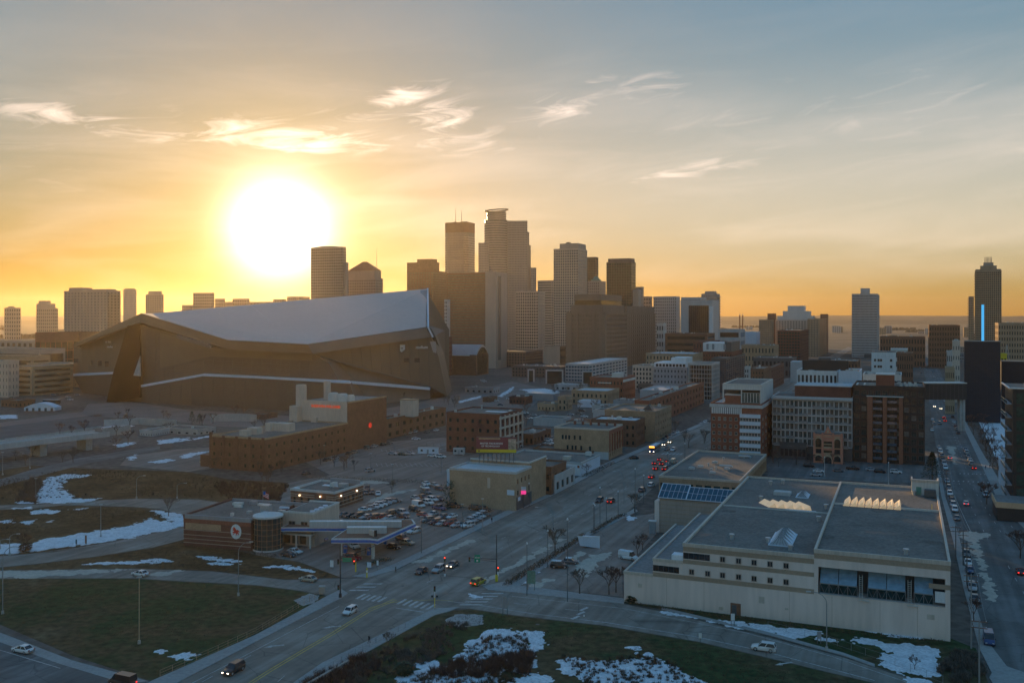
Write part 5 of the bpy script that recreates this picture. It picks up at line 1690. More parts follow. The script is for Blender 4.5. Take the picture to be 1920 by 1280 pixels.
    for (xa,xb,n,z0,z1,dd) in ((tx0 - .3,-.9,6,10.45,13.6,6.5),(-.85,16.2,12,10.45,13.1,6.0)):
        yb0,yb1 = ty0 - .4,ty0 - .4 + dd
        cw = (xb - xa) / n
        for k in range(n):
            for r in range(2):
                f0,f1 = r / 2 + .015,(r + 1) / 2 - .015
                q = lambda f: (yb0 + (yb1 - yb0) * f,z0 + (z1 - z0) * f)
                (ya_,za_),(yb_,zb_) = q(f0),q(f1)
                xx0,xx1 = xa + k * cw + .06,xa + (k + 1) * cw - .06
                MB().hexa([(xx0,ya_,za_ - .06),(xx1,ya_,za_ - .06),(xx1,yb_,zb_ - .06),(xx0,yb_,zb_ - .06),(xx0,ya_,za_),(xx1,ya_,za_),(xx1,yb_,zb_),(xx0,yb_,zb_)]).build('glass_panel',G['panel'],t)
        fr = MB()
        for k in range(n + 1):
            x = xa + k * cw
            r_ = .16 if k in (0,n) else .055
            fr.tube((x,yb0,z0 + .03),(x,yb1,z1 + .03),r_,n=4)
        for f in (0,.5,1):
            fr.tube((xa,yb0 + (yb1 - yb0) * f,z0 + (z1 - z0) * f + .03),(xb,yb0 + (yb1 - yb0) * f,z0 + (z1 - z0) * f + .03),.15 if f != .5 else .055,n=4)
        fr.build('panel_frame',W['bluewhite'],t)
        MB().extrude([(xa + .1,yb0,10.2),(xa + .1,yb1,10.2),(xa + .1,yb1,z1 - .2),(xa + .1,yb0,z0 - .1)],(xb - xa - .2,0,0)).build('roof_gable',W['dgrey'],t)
    # curved duct on the lower tier and pale signboard by the wall
    pts = [(5.2,30,6.7),(5.2,44,7.6),(5.4,48,8.2),(5.6,50,7.8)]
    MB().path(pts,.7,8).build('roof_duct',W['lgrey'],t)


pale_office()


def near_buildings():
    # flat-roofed neighbour behind it
    t,w,d,h,x = bld('low_building','low wide building with a grey flat roof behind the pale office',1236,1387,1437,903,Z=327,wall='tan',glass='teal',cols=9,rows=1,pier=.25,span=.3,top=1.4,coping='cream')
    for (fx,fy,k) in ((.66,.38,0),(.74,.3,0),(.55,.56,0),(.36,.44,1),(.30,.36,0),(.48,.3,2),(.42,.2,0),(.60,.47,2),(.26,.84,1),(.5,.72,2),(.45,.36,2)):
        mb = MB()
        if k == 0: mb.box(-1,1,-.7,.7,.2,1.0).cyl(0,0,.5,1.0,1.2,8)
        elif k == 1: mb.tube((-2.2,0,.7),(2.2,.6,.7),.45,n=8).tube((2.2,.6,.7),(2.6,.6,.1),.4,n=8).box(-.2,.2,-.2,.2,0,.4)
        else: mb.cyl(0,0,.3,0,.8,8).cyl(0,0,.5,.8,1.1,8)
        o = mb.build('roof_vent' if k else 'rooftop_unit',W['lgrey'],t)
        o.location = (-w * fx,d * fy,h - .27)
    # tan brick block on the avenue with a billboard above
    t,w,d,h,x = bld('brick_block','plain tan brick block with a small white sign low on its front',843,967,982,887,vB=958,wall='buff',glass='dark',cols=7,rows=3,scols=4,pier=.6,span=.55,blind='f',coping='lgrey',roof='roofwhite',D_=14)
    addbox(t,'rear_part','tan',-w * .95,-.6,14.1,30,0,h + 1.2)
    addbox(t,'rear_parapet','coping',-w * .95,-.4,14.0,14.4,h + 1.2,h + 1.7)
    addbox(t,'rear_parapet','coping',-.9,-.4,14.4,30,h + 1.2,h + 1.7)
    addbox(t,'rear_roof','roofdark',-w * .95,-.9,14.4,30,h + 1.21,h + 1.3)
    sg = addbox(t,'wall_sign','bluewhite',-w * .125,-w * .02,-.2,-.02,5.2,6.9)
    addbox(t,'painted_panel','cream',-w * .42,-w * .38,-.06,-.01,7,10.4)
    addbox(t,'shop_front','dgrey',.02,.35,.5,13.5,.3,4.4)
    MB().box(.36,.5,1,3,3.2,4.4).build('shop_sign',W['bluewhite'],t)
    MB().box(-w * .98,-w * .1,.35,1.6,h - .2,h + .25).build('snow_drift',M_SNOW,t)
    # pink neon sign on the corner
    p = P(979,956)
    nt_ = thing('neon_sign','small glowing pink and white sign on the corner of the tan block','sign',(p.x + .5,p.y + 3,0))
    q = lambda v: hpx(v,p.y + 3)
    MB().box(-.12,.12,0,.25,0,q(912)).build('post',W['steel'],nt_)
    MB().box(-.85,.85,-.25,-.01,q(926),q(919)).build('lit_panel',mat('pink_neon',(.5,.02,.15),.4,0,emit=((1,.05,.30),.3)),nt_)
    MB().box(-.85,.85,-.25,-.01,q(918.9),q(912)).build('sign_panel',W['bluewhite'],nt_)
    # billboard
    Z = 324.0
    a,b = Q(893,845,Z),Q(968,849,Z)
    bt = thing('billboard','maroon and yellow advertising billboard on tall posts above the tan brick block','billboard',(a.x,Z,0),-R(4))
    L = (b.x - a.x) / math.cos(R(4))
    z0,z1 = hpx(847.5,Z),hpx(819,Z)
    maroon = mat('maroon_print',(.16,.035,.045),.6,.15)
    addbox(bt,'board','dgrey',0,L,.02,.5,z0 - .1,z1 + .1)
    MB().box(0,L,-.02,.019,z0 + 1.05,z1).build('poster',maroon,bt)
    MB().box(0,L,-.02,.019,z0,z0 + 1.03).build('poster_band',W['yellow'],bt)
    MB().box(L * .80,L,-.04,-.021,z0 + 1.05,z1 - .5).build('poster_photo',mat('print_photo',(.38,.27,.20),.6,.5,.4,1.2),bt)
    text_on(bt,'MASTER THE BUSINESS',.78,(L * .38,-.04,z0 + 3.1),(R(90),0,0),W['white'],extr=.01,bold=.012)
    text_on(bt,'OF TECHNOLOGY',.78,(L * .36,-.04,z0 + 2.15),(R(90),0,0),W['white'],extr=.01,bold=.012)
    addbox(bt,'poster_strip','tan',L * .06,L * .60,-.035,-.021,z1 - .75,z1 - .25)
    text_on(bt,'M',.8,(L * .07,-.04,z0 + .5),(R(90),0,0),maroon,extr=.01,bold=.03)
    for k in range(9):
        x = L * (.07 + .86 * k / 8)
        MB().box(x - .1,x + .1,.5,.8,13.6,z1 - .5).build('post',W['steel'],bt)
        MB().tube((x,.65,z1 - 1.5),(x,3.6,13.6),.07,n=4).build('brace',W['steel'],bt)
    addbox(bt,'catwalk','steel',0,L,-1.0,-.1,z0 - .35,z0 - .25)
    for k in range(4):
        MB().tube((L * (.15 + .23 * k),-.1,z0 - .3),(L * (.15 + .23 * k),-1.6,z0 - .1),.05,n=4).build('lamp_arm',W['steel'],bt)
    # dark brick neighbours up the avenue
    t,w,d,h,x = bld('brick_block','dark brown brick block right behind the tan one on the avenue',976,1034,1046,877,vB=928,wall='brown',glass='dark',cols=4,rows=2,scols=2,pier=.6,span=.6,D_=16)
    t,w,d,h,x = bld('shop','small pale shop with teal windows beside the dark brown brick block',1028,1041,1058,893,vB=926,wall='lgrey',glass='teal',cols=2,rows=1,scols=4,D_=22,W_=5)
    t,w,d,h,x = bld('low_building','long low white-walled building with small wall posters',938,1089,1118,869,vB=892,wall='bluewhite',style='plain',D_=26,coping='lgrey',units=2)
    for (a,b,z0_,z1_,m) in ((.78,.995,.3,h - .3,'white'),(.70,.715,1.4,2.6,'blue'),(.96,.985,3.2,4.2,'red')):
        addbox(t,'wall_poster',m,-w * (1 - a),-w * (1 - b),-.08 if m == 'white' else -.14,-.005,z0_,z1_)
    addbox(t,'cream_roof_unit','cream',-w * .30,-w * .22,8,11,h - .3,h + 1.2)  # rooftop unit in plain cream
    t,w,d,h,x = bld('low_building','low flat-roofed building with white roof edges behind the billboard',838,936,985,889,Z=346,wall='bluewhite',style='plain',coping='white',units=2,D_=34)
    addbox(t,'roof_light','pale',-w * .25,-w * .05,22,28,h - .2,h + .4)
    bld('low_building','long brown low shed behind the white-walled building',1000,1112,1150,856,Z=420,wall='brown',style='plain',H_=3.4,D_=12,roof='roofdark')
    # brick factory with white side bays
    t,w,d,h,x = bld('brick_factory','square dark brick factory whose right side has white-framed bays',837,936,980,778,vB=852,wall='darkred',glass='dark',cols=7,rows=4,scols=5,pier=.62,span=.6,units=3)
    for k in range(6):
        y = 1 + k * (d - 2) / 5
        addbox(t,'side_pier','cream',.02,.5,y - .5,y + .5,0,h - .6)
    for k in range(4):
        addbox(t,'side_beam','cream',.02,.44,0,d,2.4 + k * 4.6,3.4 + k * 4.6)
    addbox(t,'snow_strip','snow',-w * .5,-w * .1,d * .5,d * .6,h - .27,h - .1)
    bld('brick_workshop','low brown brick workshop with cream side bays left of the tan corner block',958,1000,1033,815,vB=834,wall='brown',glass='dark',cols=5,rows=1,scols=5,pier=.5,span=.4,units=3)
    t,w,d,h,x = bld('corner_block','tan brick corner block with a red brick avenue front',1039,1142,1167,806,vB=862,wall='tan',glass='dark',cols=8,rows=3,scols=6,pier=.6,span=.6,blind='f',coping='cream')
    for (a,z) in ((.84,.62),(.78,.62),(.72,.62),(.52,.62),(.62,.62),(.75,.28),(.66,.28),(.60,.28),(.50,.28),(.34,.28)):
        addbox(t,'window','dark',-w * a - .45,-w * a + .45,-.1,-.01,h * z,h * z + 1.9)
    addbox(t,'red_front','orange',.03,.4,0,d,h - 2,h - .3)
    for k in range(6):
        addbox(t,'pilaster','red',.03,.45,k * d / 5.3,k * d / 5.3 + 1,3.5,h - 2.1)
        addbox(t,'chimney','red',-w * (.1 + .15 * k),-w * (.1 + .15 * k) + 1,d * .75,d * .75 + 1,h - .2,h + 1.5)
    addbox(t,'ground_floor','lgrey',-w * .6,-.2,-.12,-.01,0,3.4)
    bld('brick_block','red brick block next up the avenue behind the tan corner block',1108,1192,1209,790,vB=838,wall='brown',glass='dark',cols=8,rows=3,scols=6,pier=.6,span=.55,units=5,roof='roofwhite')
    t,w,d,h,x = bld('tan_block','tall tan brick block with a dark avenue side halfway up the avenue',1134,1228,1259,773,vB=828,wall='tan',glass='dark',cols=8,rows=4,scols=7,pier=.65,span=.6,blind='f',units=3)
    MB().extrude([(-w * .35,10,h),(-w * .15,10,h),(-w * .22,10,h + 3)],(0,4,0)).build('roof_panel',W['dgrey'],t)
    for (a,z) in ((.4,.7),(.32,.7),(.55,.4),(.2,.4)):
        addbox(t,'window','dark',-w * a - .5,-w * a + .5,-.1,-.01,h * z,h * z + 2)
    bld('brick_row','long red brick row running up the avenue past the tan block',1190,1217,1322,752,vB=801,wall='red',glass='dark',cols=4,rows=3,scols=16,pier=.55,span=.5,units=6)
    t,w,d,h,x = bld('low_building','low tan building with a snowy roof between the railyard and the avenue',1072,1139,1148,734,vB=760,wall='tan',glass='dark',cols=8,rows=2,pier=.6,roof='roofwhite',D_=30)
    bld('small_house','small buff gabled house in front of the snowy-roofed tan building',1046,1062,1074,745,vB=770,wall='buff',glass='dark',cols=2,rows=2,scols=3,D_=12,pier=.6)
    bld('shed','long low blue-grey shed with a snowy roof left of the small buff house',985,1038,1055,738,vB=752,wall='grey',style='plain',roof='roofwhite',par=False,D_=14)
    bld('shed','pale blue shed roof right of the small buff house',1083,1115,1122,752,vB=764,wall='bluewhite',style='plain',par=False,roof='roofwhite',D_=14)
    bld('shed','grey concrete store with a flat roof behind the brown brick workshop',1000,1056,1072,786,vB=800,wall='lgrey',style='plain',D_=14)
    bld('shed','small buff shed with a bare wall left of the tall tan block',1112,1133,1140,770,vB=790,wall='lgrey',style='plain',D_=16)
    bld('shed','pale snowy-roofed low depot behind the long red brick row',1200,1262,1280,733,vB=752,wall='lgrey',style='plain',roof='roofwhite',D_=50,units=6)

    # paint works: low front range, tall rear part with sign and silos
    t,w,d,h,x = bld('paint_works','long rust-brown brick works with a tall cream sign wall and silos',394,497,652,823,vB=885,wall='rust',glass='bronze',cols=7,rows=3,scols=12,pier=.72,span=.66,rec=.25,coping='tan')
    al = ALPHA
    org = Vector((t.location.x,t.location.y,0))

    def lc(p):
        q = p - org
        return q.x * math.cos(al) - q.y * math.sin(al),q.x * math.sin(al) + q.y * math.cos(al)
    y1 = d + .02
    H2 = 23.0
    Lr = solve(532,645,720,ZR(853))[2]
    MB().box(-w * .98,-.02,y1,y1 + Lr,0,H2).build('tall_range',W['rust'],t)
    addbox(t,'sign_wall','cream',-26,-.3,y1 - .3,y1 - .03,h - .5,H2)
    addbox(t,'tall_roof','roofgrey',-w * .96,-.6,y1 + .5,y1 + Lr - .5,H2 + .01,H2 + .1)
    addbox(t,'tall_parapet','tan',-.6,.1,y1,y1 + Lr,H2,H2 + .7)
    addbox(t,'tall_parapet','cream',-w * .98,-.6,y1 - .1,y1 + .4,H2,H2 + .7)
    sw = 77 * 436 / F
    text_on(t,'SHERWIN-WILLIAMS',sw / 10.6,(-12.2,y1 - .4,H2 - 1.9),(R(90),0,0),mat('red_lettering',(.75,.07,.03),.5,0,emit=((1,.1,.04),.10)),bold=.05)
    for (dx,dy,r,zz) in ((-27.5,1.5,2.6,31),(-21,14,1.7,32)):
        sl = MB().cyl(dx,y1 + dy,r,4,zz - .6,18).cyl(dx,y1 + dy,r * .93,zz - .6,zz,18).build('silo',W['cream'],t)
    addbox(t,'silo_base','cream',-30.5,-26.01,y1 - 4,y1 - .31,h - .5,21)
    for (dx,dy,r,hh) in ((-12.5,7,2.6,3.6),(-8,8,2.6,3.2),(-4.5,10,1.8,2.6),(-16.5,10,1.2,2.2)):
        o = MB().cyl(0,0,r,0,hh,16).cyl(0,0,r * .8,hh,hh + .5,16).build('roof_tank',W['offwhite'],t)
        o.location = (dx,y1 + dy,H2 + .05)
    for (u,v,a,b,hh) in ((533,806,8,5,3.2),(508,806,3,4,3.4),(478,812,5,4,2.6),(460,815,4,3,2.0),(590,790,3,2,2),(610,788,4,3,3)):
        q = lc(P(u,v,h))
        MB().box(q[0] - a / 2,q[0] + a / 2,q[1] - b / 2,q[1] + b / 2,h - .3,h + hh).build('rooftop_unit',W['cream'],t)
    rr = MB()
    for k in range(14):
        rr.box(-.9,-.85,d * .45 + k * 2.2,d * .45 + k * 2.2 + .05,h,h + 1.5)
    rr.box(-.9,-.85,d * .45,d * .45 + 28,h + 1.4,h + 1.46)
    rr.build('roof_railing',W['rail'],t)
    o = MB().cyl(0,0,1.3,0,.3,16).build('red_roundel',mat('red_lit_sign',(.6,.03,.02),.5,0,emit=((1,.04,.02),.15)),t)
    o.location,o.rotation_euler = (.05,y1 + Lr * .55,10.5),(0,R(90),0)
    for k in range(5):
        addbox(t,'corner_turret' if k == 0 else 'pilaster','rust',-w - .2 + k * w / 4.2,-w + 1.1 + k * w / 4.2,-.35,.4,0,h + (1.6 if k == 0 else .5))
    addbox(t,'loading_shed','rust',-w - 7,-w - .02,2,10,0,5)
    t,w,d,h,x = bld('brick_works','low brown brick works range right of the paint works',702,724,836,787,vB=824,wall='brown',glass='bronze',cols=2,rows=2,scols=9,pier=.6,span=.55,units=3)
    addbox(t,'stair_tower','cream',-3,5,20,26,h - .3,h + 8.5)
    addbox(t,'stair_tower_cap','tan',-3.2,5.2,19.8,26.2,h + 8.5,h + 9)

    # retail building by the car lot
    t,w,d,h,x = bld('shop','single-storey red brick shop with pale bands and lit wall lamps',545,627,681,924,vB=956,wall='brown',glass='dark',cols=6,rows=1,scols=7,pier=.6,span=.5,coping='offwhite',top=1.4,units=2)
    for z in (1.0,2.2,3.6,4.3):
        addbox(t,'pale_band','stone',.02,.1,0,d,z - .12,z + .12)
        addbox(t,'pale_band','stone',-w,-w * .45,-.1,-.02,z - .12,z + .12)
        addbox(t,'pale_band','stone',-w * .18,0,-.1,-.02,z - .12,z + .12)
    addbox(t,'entrance','dgrey',-w * .45,-w * .18,-.3,-.02,0,3.4)
    lamp = mat('lit_wall_lamp',(.8,.6,.4),.4,0,emit=((1,.72,.4),2.5))
    for (a,b,c,e) in ((-w * .78,-.35,4,0),(-w * .3,-.5,4.2,0),(.3,d * .2,4.2,1),(.3,d * .75,4.2,1)):
        MB().box(a - .17,a + .17,b - .17,b + .17,c - .15,c + .15).build('wall_lamp',lamp,t)
    addbox(t,'roof_screen','grey',-w * .72,-w * .05,d * .92,d * .97,h,h + 1.5)
    addbox(t,'snow_drift','snow',-w * .7,-w * .3,d * .6,d * .7,h - .25,h)
    addbox(t,'snow_drift','snow',-w + .6,-w + 2.4,.7,2,h - .25,h + .5)

    # odd sheds and yards that fill the middle distance
    for (nm,lab,uL,uC,uR,vT,vB,wl,n) in (('shed','long grey shed right of the stadium with its end to the railyard',872,925,940,728,738,'grey',2),('shed','small dark hut on the open ground right of the stadium',905,918,922,746,754,'brown',0),('workshop','low brick workshop left of the long blue-grey shed',955,985,995,745,758,'darkred',2),('workshop','buff workshop between the back lot and the small buff house',1008,1040,1052,758,771,'buff',2),
                                           ('workshop','dark flat-roofed workshop right of the scattered back lot',1062,1098,1108,792,806,'brown',3),('workshop','pale workshop behind the red brick block on the avenue',1110,1150,1160,762,775,'lgrey',2),('workshop','grey brick workshop between the tan block and the long red row',1150,1186,1196,752,772,'grey',3),('low_office','low glass-fronted office beneath the cream apartment house',1196,1256,1270,722,738,'dgrey',4),
                                           ('workshop','low white-roofed workshop left of the dark red block with white frames',1040,1092,1104,722,733,'lgrey',3),('shed','red-brown shed beside the marquee plaza at the far left',2,34,40,752,764,'brown',0),('shed','long low maintenance shed between the stadium and the brick works',300,372,384,806,816,'concrete',1),('shed','small pale store left of the long maintenance shed',262,286,292,808,818,'lgrey',0),('shed','brown garden kiosk in front of the stadium skirt',470,494,500,778,786,'brown',0)):
        bld(nm,lab,uL,uC,uR,vT,vB=vB,wall=wl,glass='dark',cols=5,rows=1,D_=14,pier=.6,span=.5,units=n,roof='roofwhite' if 'white' in lab else 'roofdark')


near_buildings()


def fuel_station():
    o = P(474,1033)
    al = R(16)
    t = thing('station_shop','red brick fuel station shop with a round glass corner and winged horse emblem','building',o,-al)
    w,d,h = 22.0,24.0,8.3
    MB().box(-w,-.5,0,d,0,h).build('wall',W['darkred'],t)
    addbox(t,'roof','roofdark',-w + .4,-.2,.4,d - .4,h + .01,h + .06)
    for k in ((-w - .1,-w + .4,-.1,d + .1),(-w + .4,-.5,-.12,.4),(-w + .4,9,d - .4,d + .1)):
        addbox(t,'parapet','darkred' if k[0] < -w else 'grey',*k,h - .5,h + .6)
    for z in (1.1,2.2,3.3,4.7):
        addbox(t,'pale_band','stone',-w - .02,-.6,-.06,-.01,z - .08,z + .08)
    addbox(t,'red_fascia','red',-w,-.6,-.1,-.01,h - 1.6,h - .55)
    addbox(t,'wall_panel','tan',-w + .6,-w + 12,-.12,-.01,h - 3.4,h - 1.7)
    # glass drum
    dr = 4.0
    MB().cyl(2.6,3.6,dr,0,9.0,28).build('glass_drum',G['teal'],t)
    fr = MB()
    for k in range(12):
        a = math.pi * (.85 + 1.25 * k / 11)
        fr.box(2.6 + dr * math.cos(a) - .03,2.6 + dr * math.cos(a) + .03,3.6 + dr * math.sin(a) - .04,3.6 + dr * math.sin(a) + .04,0,9)
    for z in (1.5,3.0,4.5,6.0,7.5):
        fr.cyl(2.6,3.6,dr + .03,z - .03,z + .03,28)
    fr.build('glazing_bar',W['tan'],t)
    MB().cyl(2.6,3.6,dr + .15,9.0,9.5,28).build('drum_cornice',W['offwhite'],t)
    MB().cyl(2.6,3.6,dr + .2,0,.35,28).build('drum_plinth',W['offwhite'],t)
    # cream upper block on the right
    MB().box(4.6,14.2,8,d,4.3,h + 1.0).build('upper_block',W['cream'],t)
    MB().box(5.0,13.8,8.4,d - .4,h + 1.0,h + 1.06).build('upper_roof',W['roofdark'],t)
    for k in ((4.6,14.2,7.9,8.3),(13.8,14.25,8.3,d),(4.6,13.8,d - .4,d)):
        addbox(t,'upper_coping','offwhite',*k,h + .99,h + 1.5)
    MB().box(-.4,14,9,d,0,4.28).build('shop_floor',W['stone'],t)
    for a in (7.6,11.4):
        link('window',window_mesh(2.2,1.6,W['stone'],G['dark']),t).location = (a,7.98,5.6)
    for a in (5.5,8,10.5):
        addbox(t,'shop_window','teal',a - .9,a + .9,8.9,8.98,.6,3.0)
    addbox(t,'shop_awning','offwhite',3.5,14.2,6.5,8.95,3.5,3.9)
    for a in (5,9.5,13.8):
        addbox(t,'column','offwhite',a - .2,a + .2,6.7,7.1,0,3.5)
    # roof units and vents
    for (x,y,a,b,hh,m) in ((-16,18,3,1.6,.7,'coping'),(-12,20,2,1.5,1,'grey'),(-8,19,3.5,1.2,.6,'coping'),(-3,12,2.4,2.4,1.9,'metal'),(-6,8,1.2,1.2,.8,'metal'),(-1,8,1.4,1.2,.9,'metal'),(-9,4,.8,.8,.9,'pinkstone'),(0,17,3,.8,.5,'bluewhite'),(-14,15,2.6,.9,.5,'coping'),(2,12,2,1,.7,'metal')):
        MB().box(x - a / 2,x + a / 2,y - b / 2,y + b / 2,h + .06,h + .06 + hh).build('rooftop_unit',W[m],t)
    for k in range(4):
        MB().cyl(12.6,10.5 + k * 2.6,.75,h + 1.06,h + 1.5,10).build('roof_vent',W['bluewhite'],t)
    # winged horse roundel
    cx,cz = -5.2,h - 3.2
    e = MB()
    ring = [(cx + 1.65 * math.cos(2 * math.pi * i / 28),-.16,cz + 2.05 * math.sin(2 * math.pi * i / 28)) for i in range(28)]
    e.extrude(ring,(0,.14,0))
    lg = e.build('emblem_disc',W['white'],t)
    horse = [(-.95,-.15),(-.72,.02),(-.45,.05),(-.55,.30),(-1.0,.42),(-.62,.62),(-.98,.82),(-.5,.90),(-.80,1.12),(-.30,1.08),(-.05,.75),(.18,.42),(.48,.55),(.70,.42),(1.02,.12),(.92,-.04),(.70,.06),(.60,-.06),(.85,-.42),(.62,-.80),(.52,-.78),(.62,-.46),(.36,-.30),
             (.30,-.62),(.05,-.92),(-.02,-.85),(.12,-.56),(-.02,-.30),(-.38,-.38),(-.70,-.78),(-1.0,-.72),(-.66,-.60),(-.58,-.30)]
    MB().extrude([(cx + a * 1.15,-.24,cz + b * 1.15 - .05) for a,b in horse],(0,.07,0)).build('winged_horse',W['redpaint'],lg)
    # canopies
    ct = thing('fuel_canopy','white fuel station canopy with a blue stripe round its edge','canopy',(0,0,0))
    zt,zb = 6.2,5.0

    def slab(pts,nm):
        pw = [P(u,v,zt) for u,v in pts]
        xy = [(p.x,p.y) for p in pw]
        MB().prism(xy,zb,zt).build(nm,W['offwhite'],ct)
        cx_,cy_ = sum(p[0] for p in xy) / len(xy),sum(p[1] for p in xy) / len(xy)
        inn = [(cx_ + (a - cx_) * .955,cy_ + (b - cy_) * .955) for a,b in xy]
        MB().prism(inn,zt + .004,zt + .03).build('canopy_roof',W['brown'],ct)
        out = [(cx_ + (a - cx_) * 1.006,cy_ + (b - cy_) * 1.006) for a,b in xy]
        MB().prism(out,zb + .22,zb + .88).build('blue_stripe',W['blue'],ct)
    slab([(621,1009.5),(693,1009.5),(708,1011.5),(779,980),(774,973),(697,973),(680,980),(650,991)],'canopy_slab')
    slab([(527,988),(648,988),(660,981.5),(540,981.5)],'canopy_slab')
    for (u0,u1,v) in ((580,752,988.5),(650,724,1000)):
        a,b = P(u0,v,zt),P(u1,v,zt)
        MB().box(a.x,b.x,a.y,a.y + 1.2,zt + .03,zt + 1.55).build('roof_screen',W['lgrey'],ct)
        MB().box(a.x,b.x,a.y - .05,a.y + 1.25,zt + 1.55,zt + 1.75).build('screen_cap',W['white'],ct)
    for (u,v) in ((640,1041),(701,1043),(690,1018),(755,1004),(660,1018)):
        p = P(u,v)
        MB().box(p.x - .25,p.x + .25,p.y - .25,p.y + .25,0,zb).build('column',W['offwhite'],ct)
    for i,(u,v) in enumerate(((648,1037),(681,1040),(692,1041),(668,1022),(722,1020),(745,1011))):
        p = P(u,v)
        lab = ('blue fuel pump at the left front column','grey fuel pump beside the price sign','bright blue fuel pump right beside the price sign','blue fuel pump behind the red car under the canopy','blue fuel pump right of the price sign','blue fuel pump at the right rear of the canopy')[i]
        f = thing('fuel_pump',lab,'fuel pump',(p.x,p.y,0),-.2,'fuel pumps under the canopy')
        MB().box(-.75,.75,-.45,.45,0,.15).build('island',W['concrete'],f)
        MB().box(-.5,.5,-.3,.3,.15,2.2).build('cabinet',W['blue' if i != 1 else 'grey'],f)
        MB().box(-.35,.35,-.34,-.301,1.3,1.8).build('display',G['pale'],f)
        MB().path([(.52,0,1.7),(.72,-.05,1.0),(.55,-.05,.6)],.04).build('hose',W['blackmetal'],f)
    p = P(701,1046)
    s = thing('price_sign','tall fuel price pylon with dark, red and yellow panels at the canopy corner','sign',(p.x - .2,p.y - .6,0),R(-50))
    zz = lambda v: hpx(v,p.y)
    addbox(s,'post','offwhite',-.35,.35,-.3,.3,0,zz(1018))
    addbox(s,'yellow_panel','yellow',-1.2,1.2,-.35,.35,zz(1018),zz(1012))
    addbox(s,'blue_panel','blue',-1.3,1.3,-.36,.36,zz(1012),zz(1009))
    addbox(s,'red_panel','redpaint',-1.3,1.3,-.36,.36,zz(1009),zz(1003))
    addbox(s,'pale_panel','cream',-1.3,1.3,-.36,.36,zz(1003),zz(993))
    addbox(s,'black_side','blackmetal',1.301,1.5,-.4,.4,zz(1018),zz(991))
    # flag
    p = P(493,960)
    f = thing('flag_pole','flag with red and white stripes on a thin pole behind the station roof','flag',(p.x,p.y,0))
    zt2 = hpx(921,p.y)
    MB().tube((0,0,0),(0,0,zt2 + .3),.07,.05).build('pole',W['metal'],f)
    fl = MB()
    fg = MB()
    n = 9
    for r in range(7):
        for c in range(n):
            q = lambda i,k: (.1 + i * .2,.10 * math.sin(i * .9),zt2 - k * .25 - i * .09)
            (fl if r % 2 == 0 else fg).poly([q(c,r + 1),q(c + 1,r + 1),q(c + 1,r),q(c,r)])
    a = fl.build('red_stripe',W['redpaint'],f)
    b = fg.build('white_stripe',W['white'],f)
    MB().box(.1,.85,-.05,.12,zt2 - 1.05,zt2).build('canton',W['blue'],f)


fuel_station()


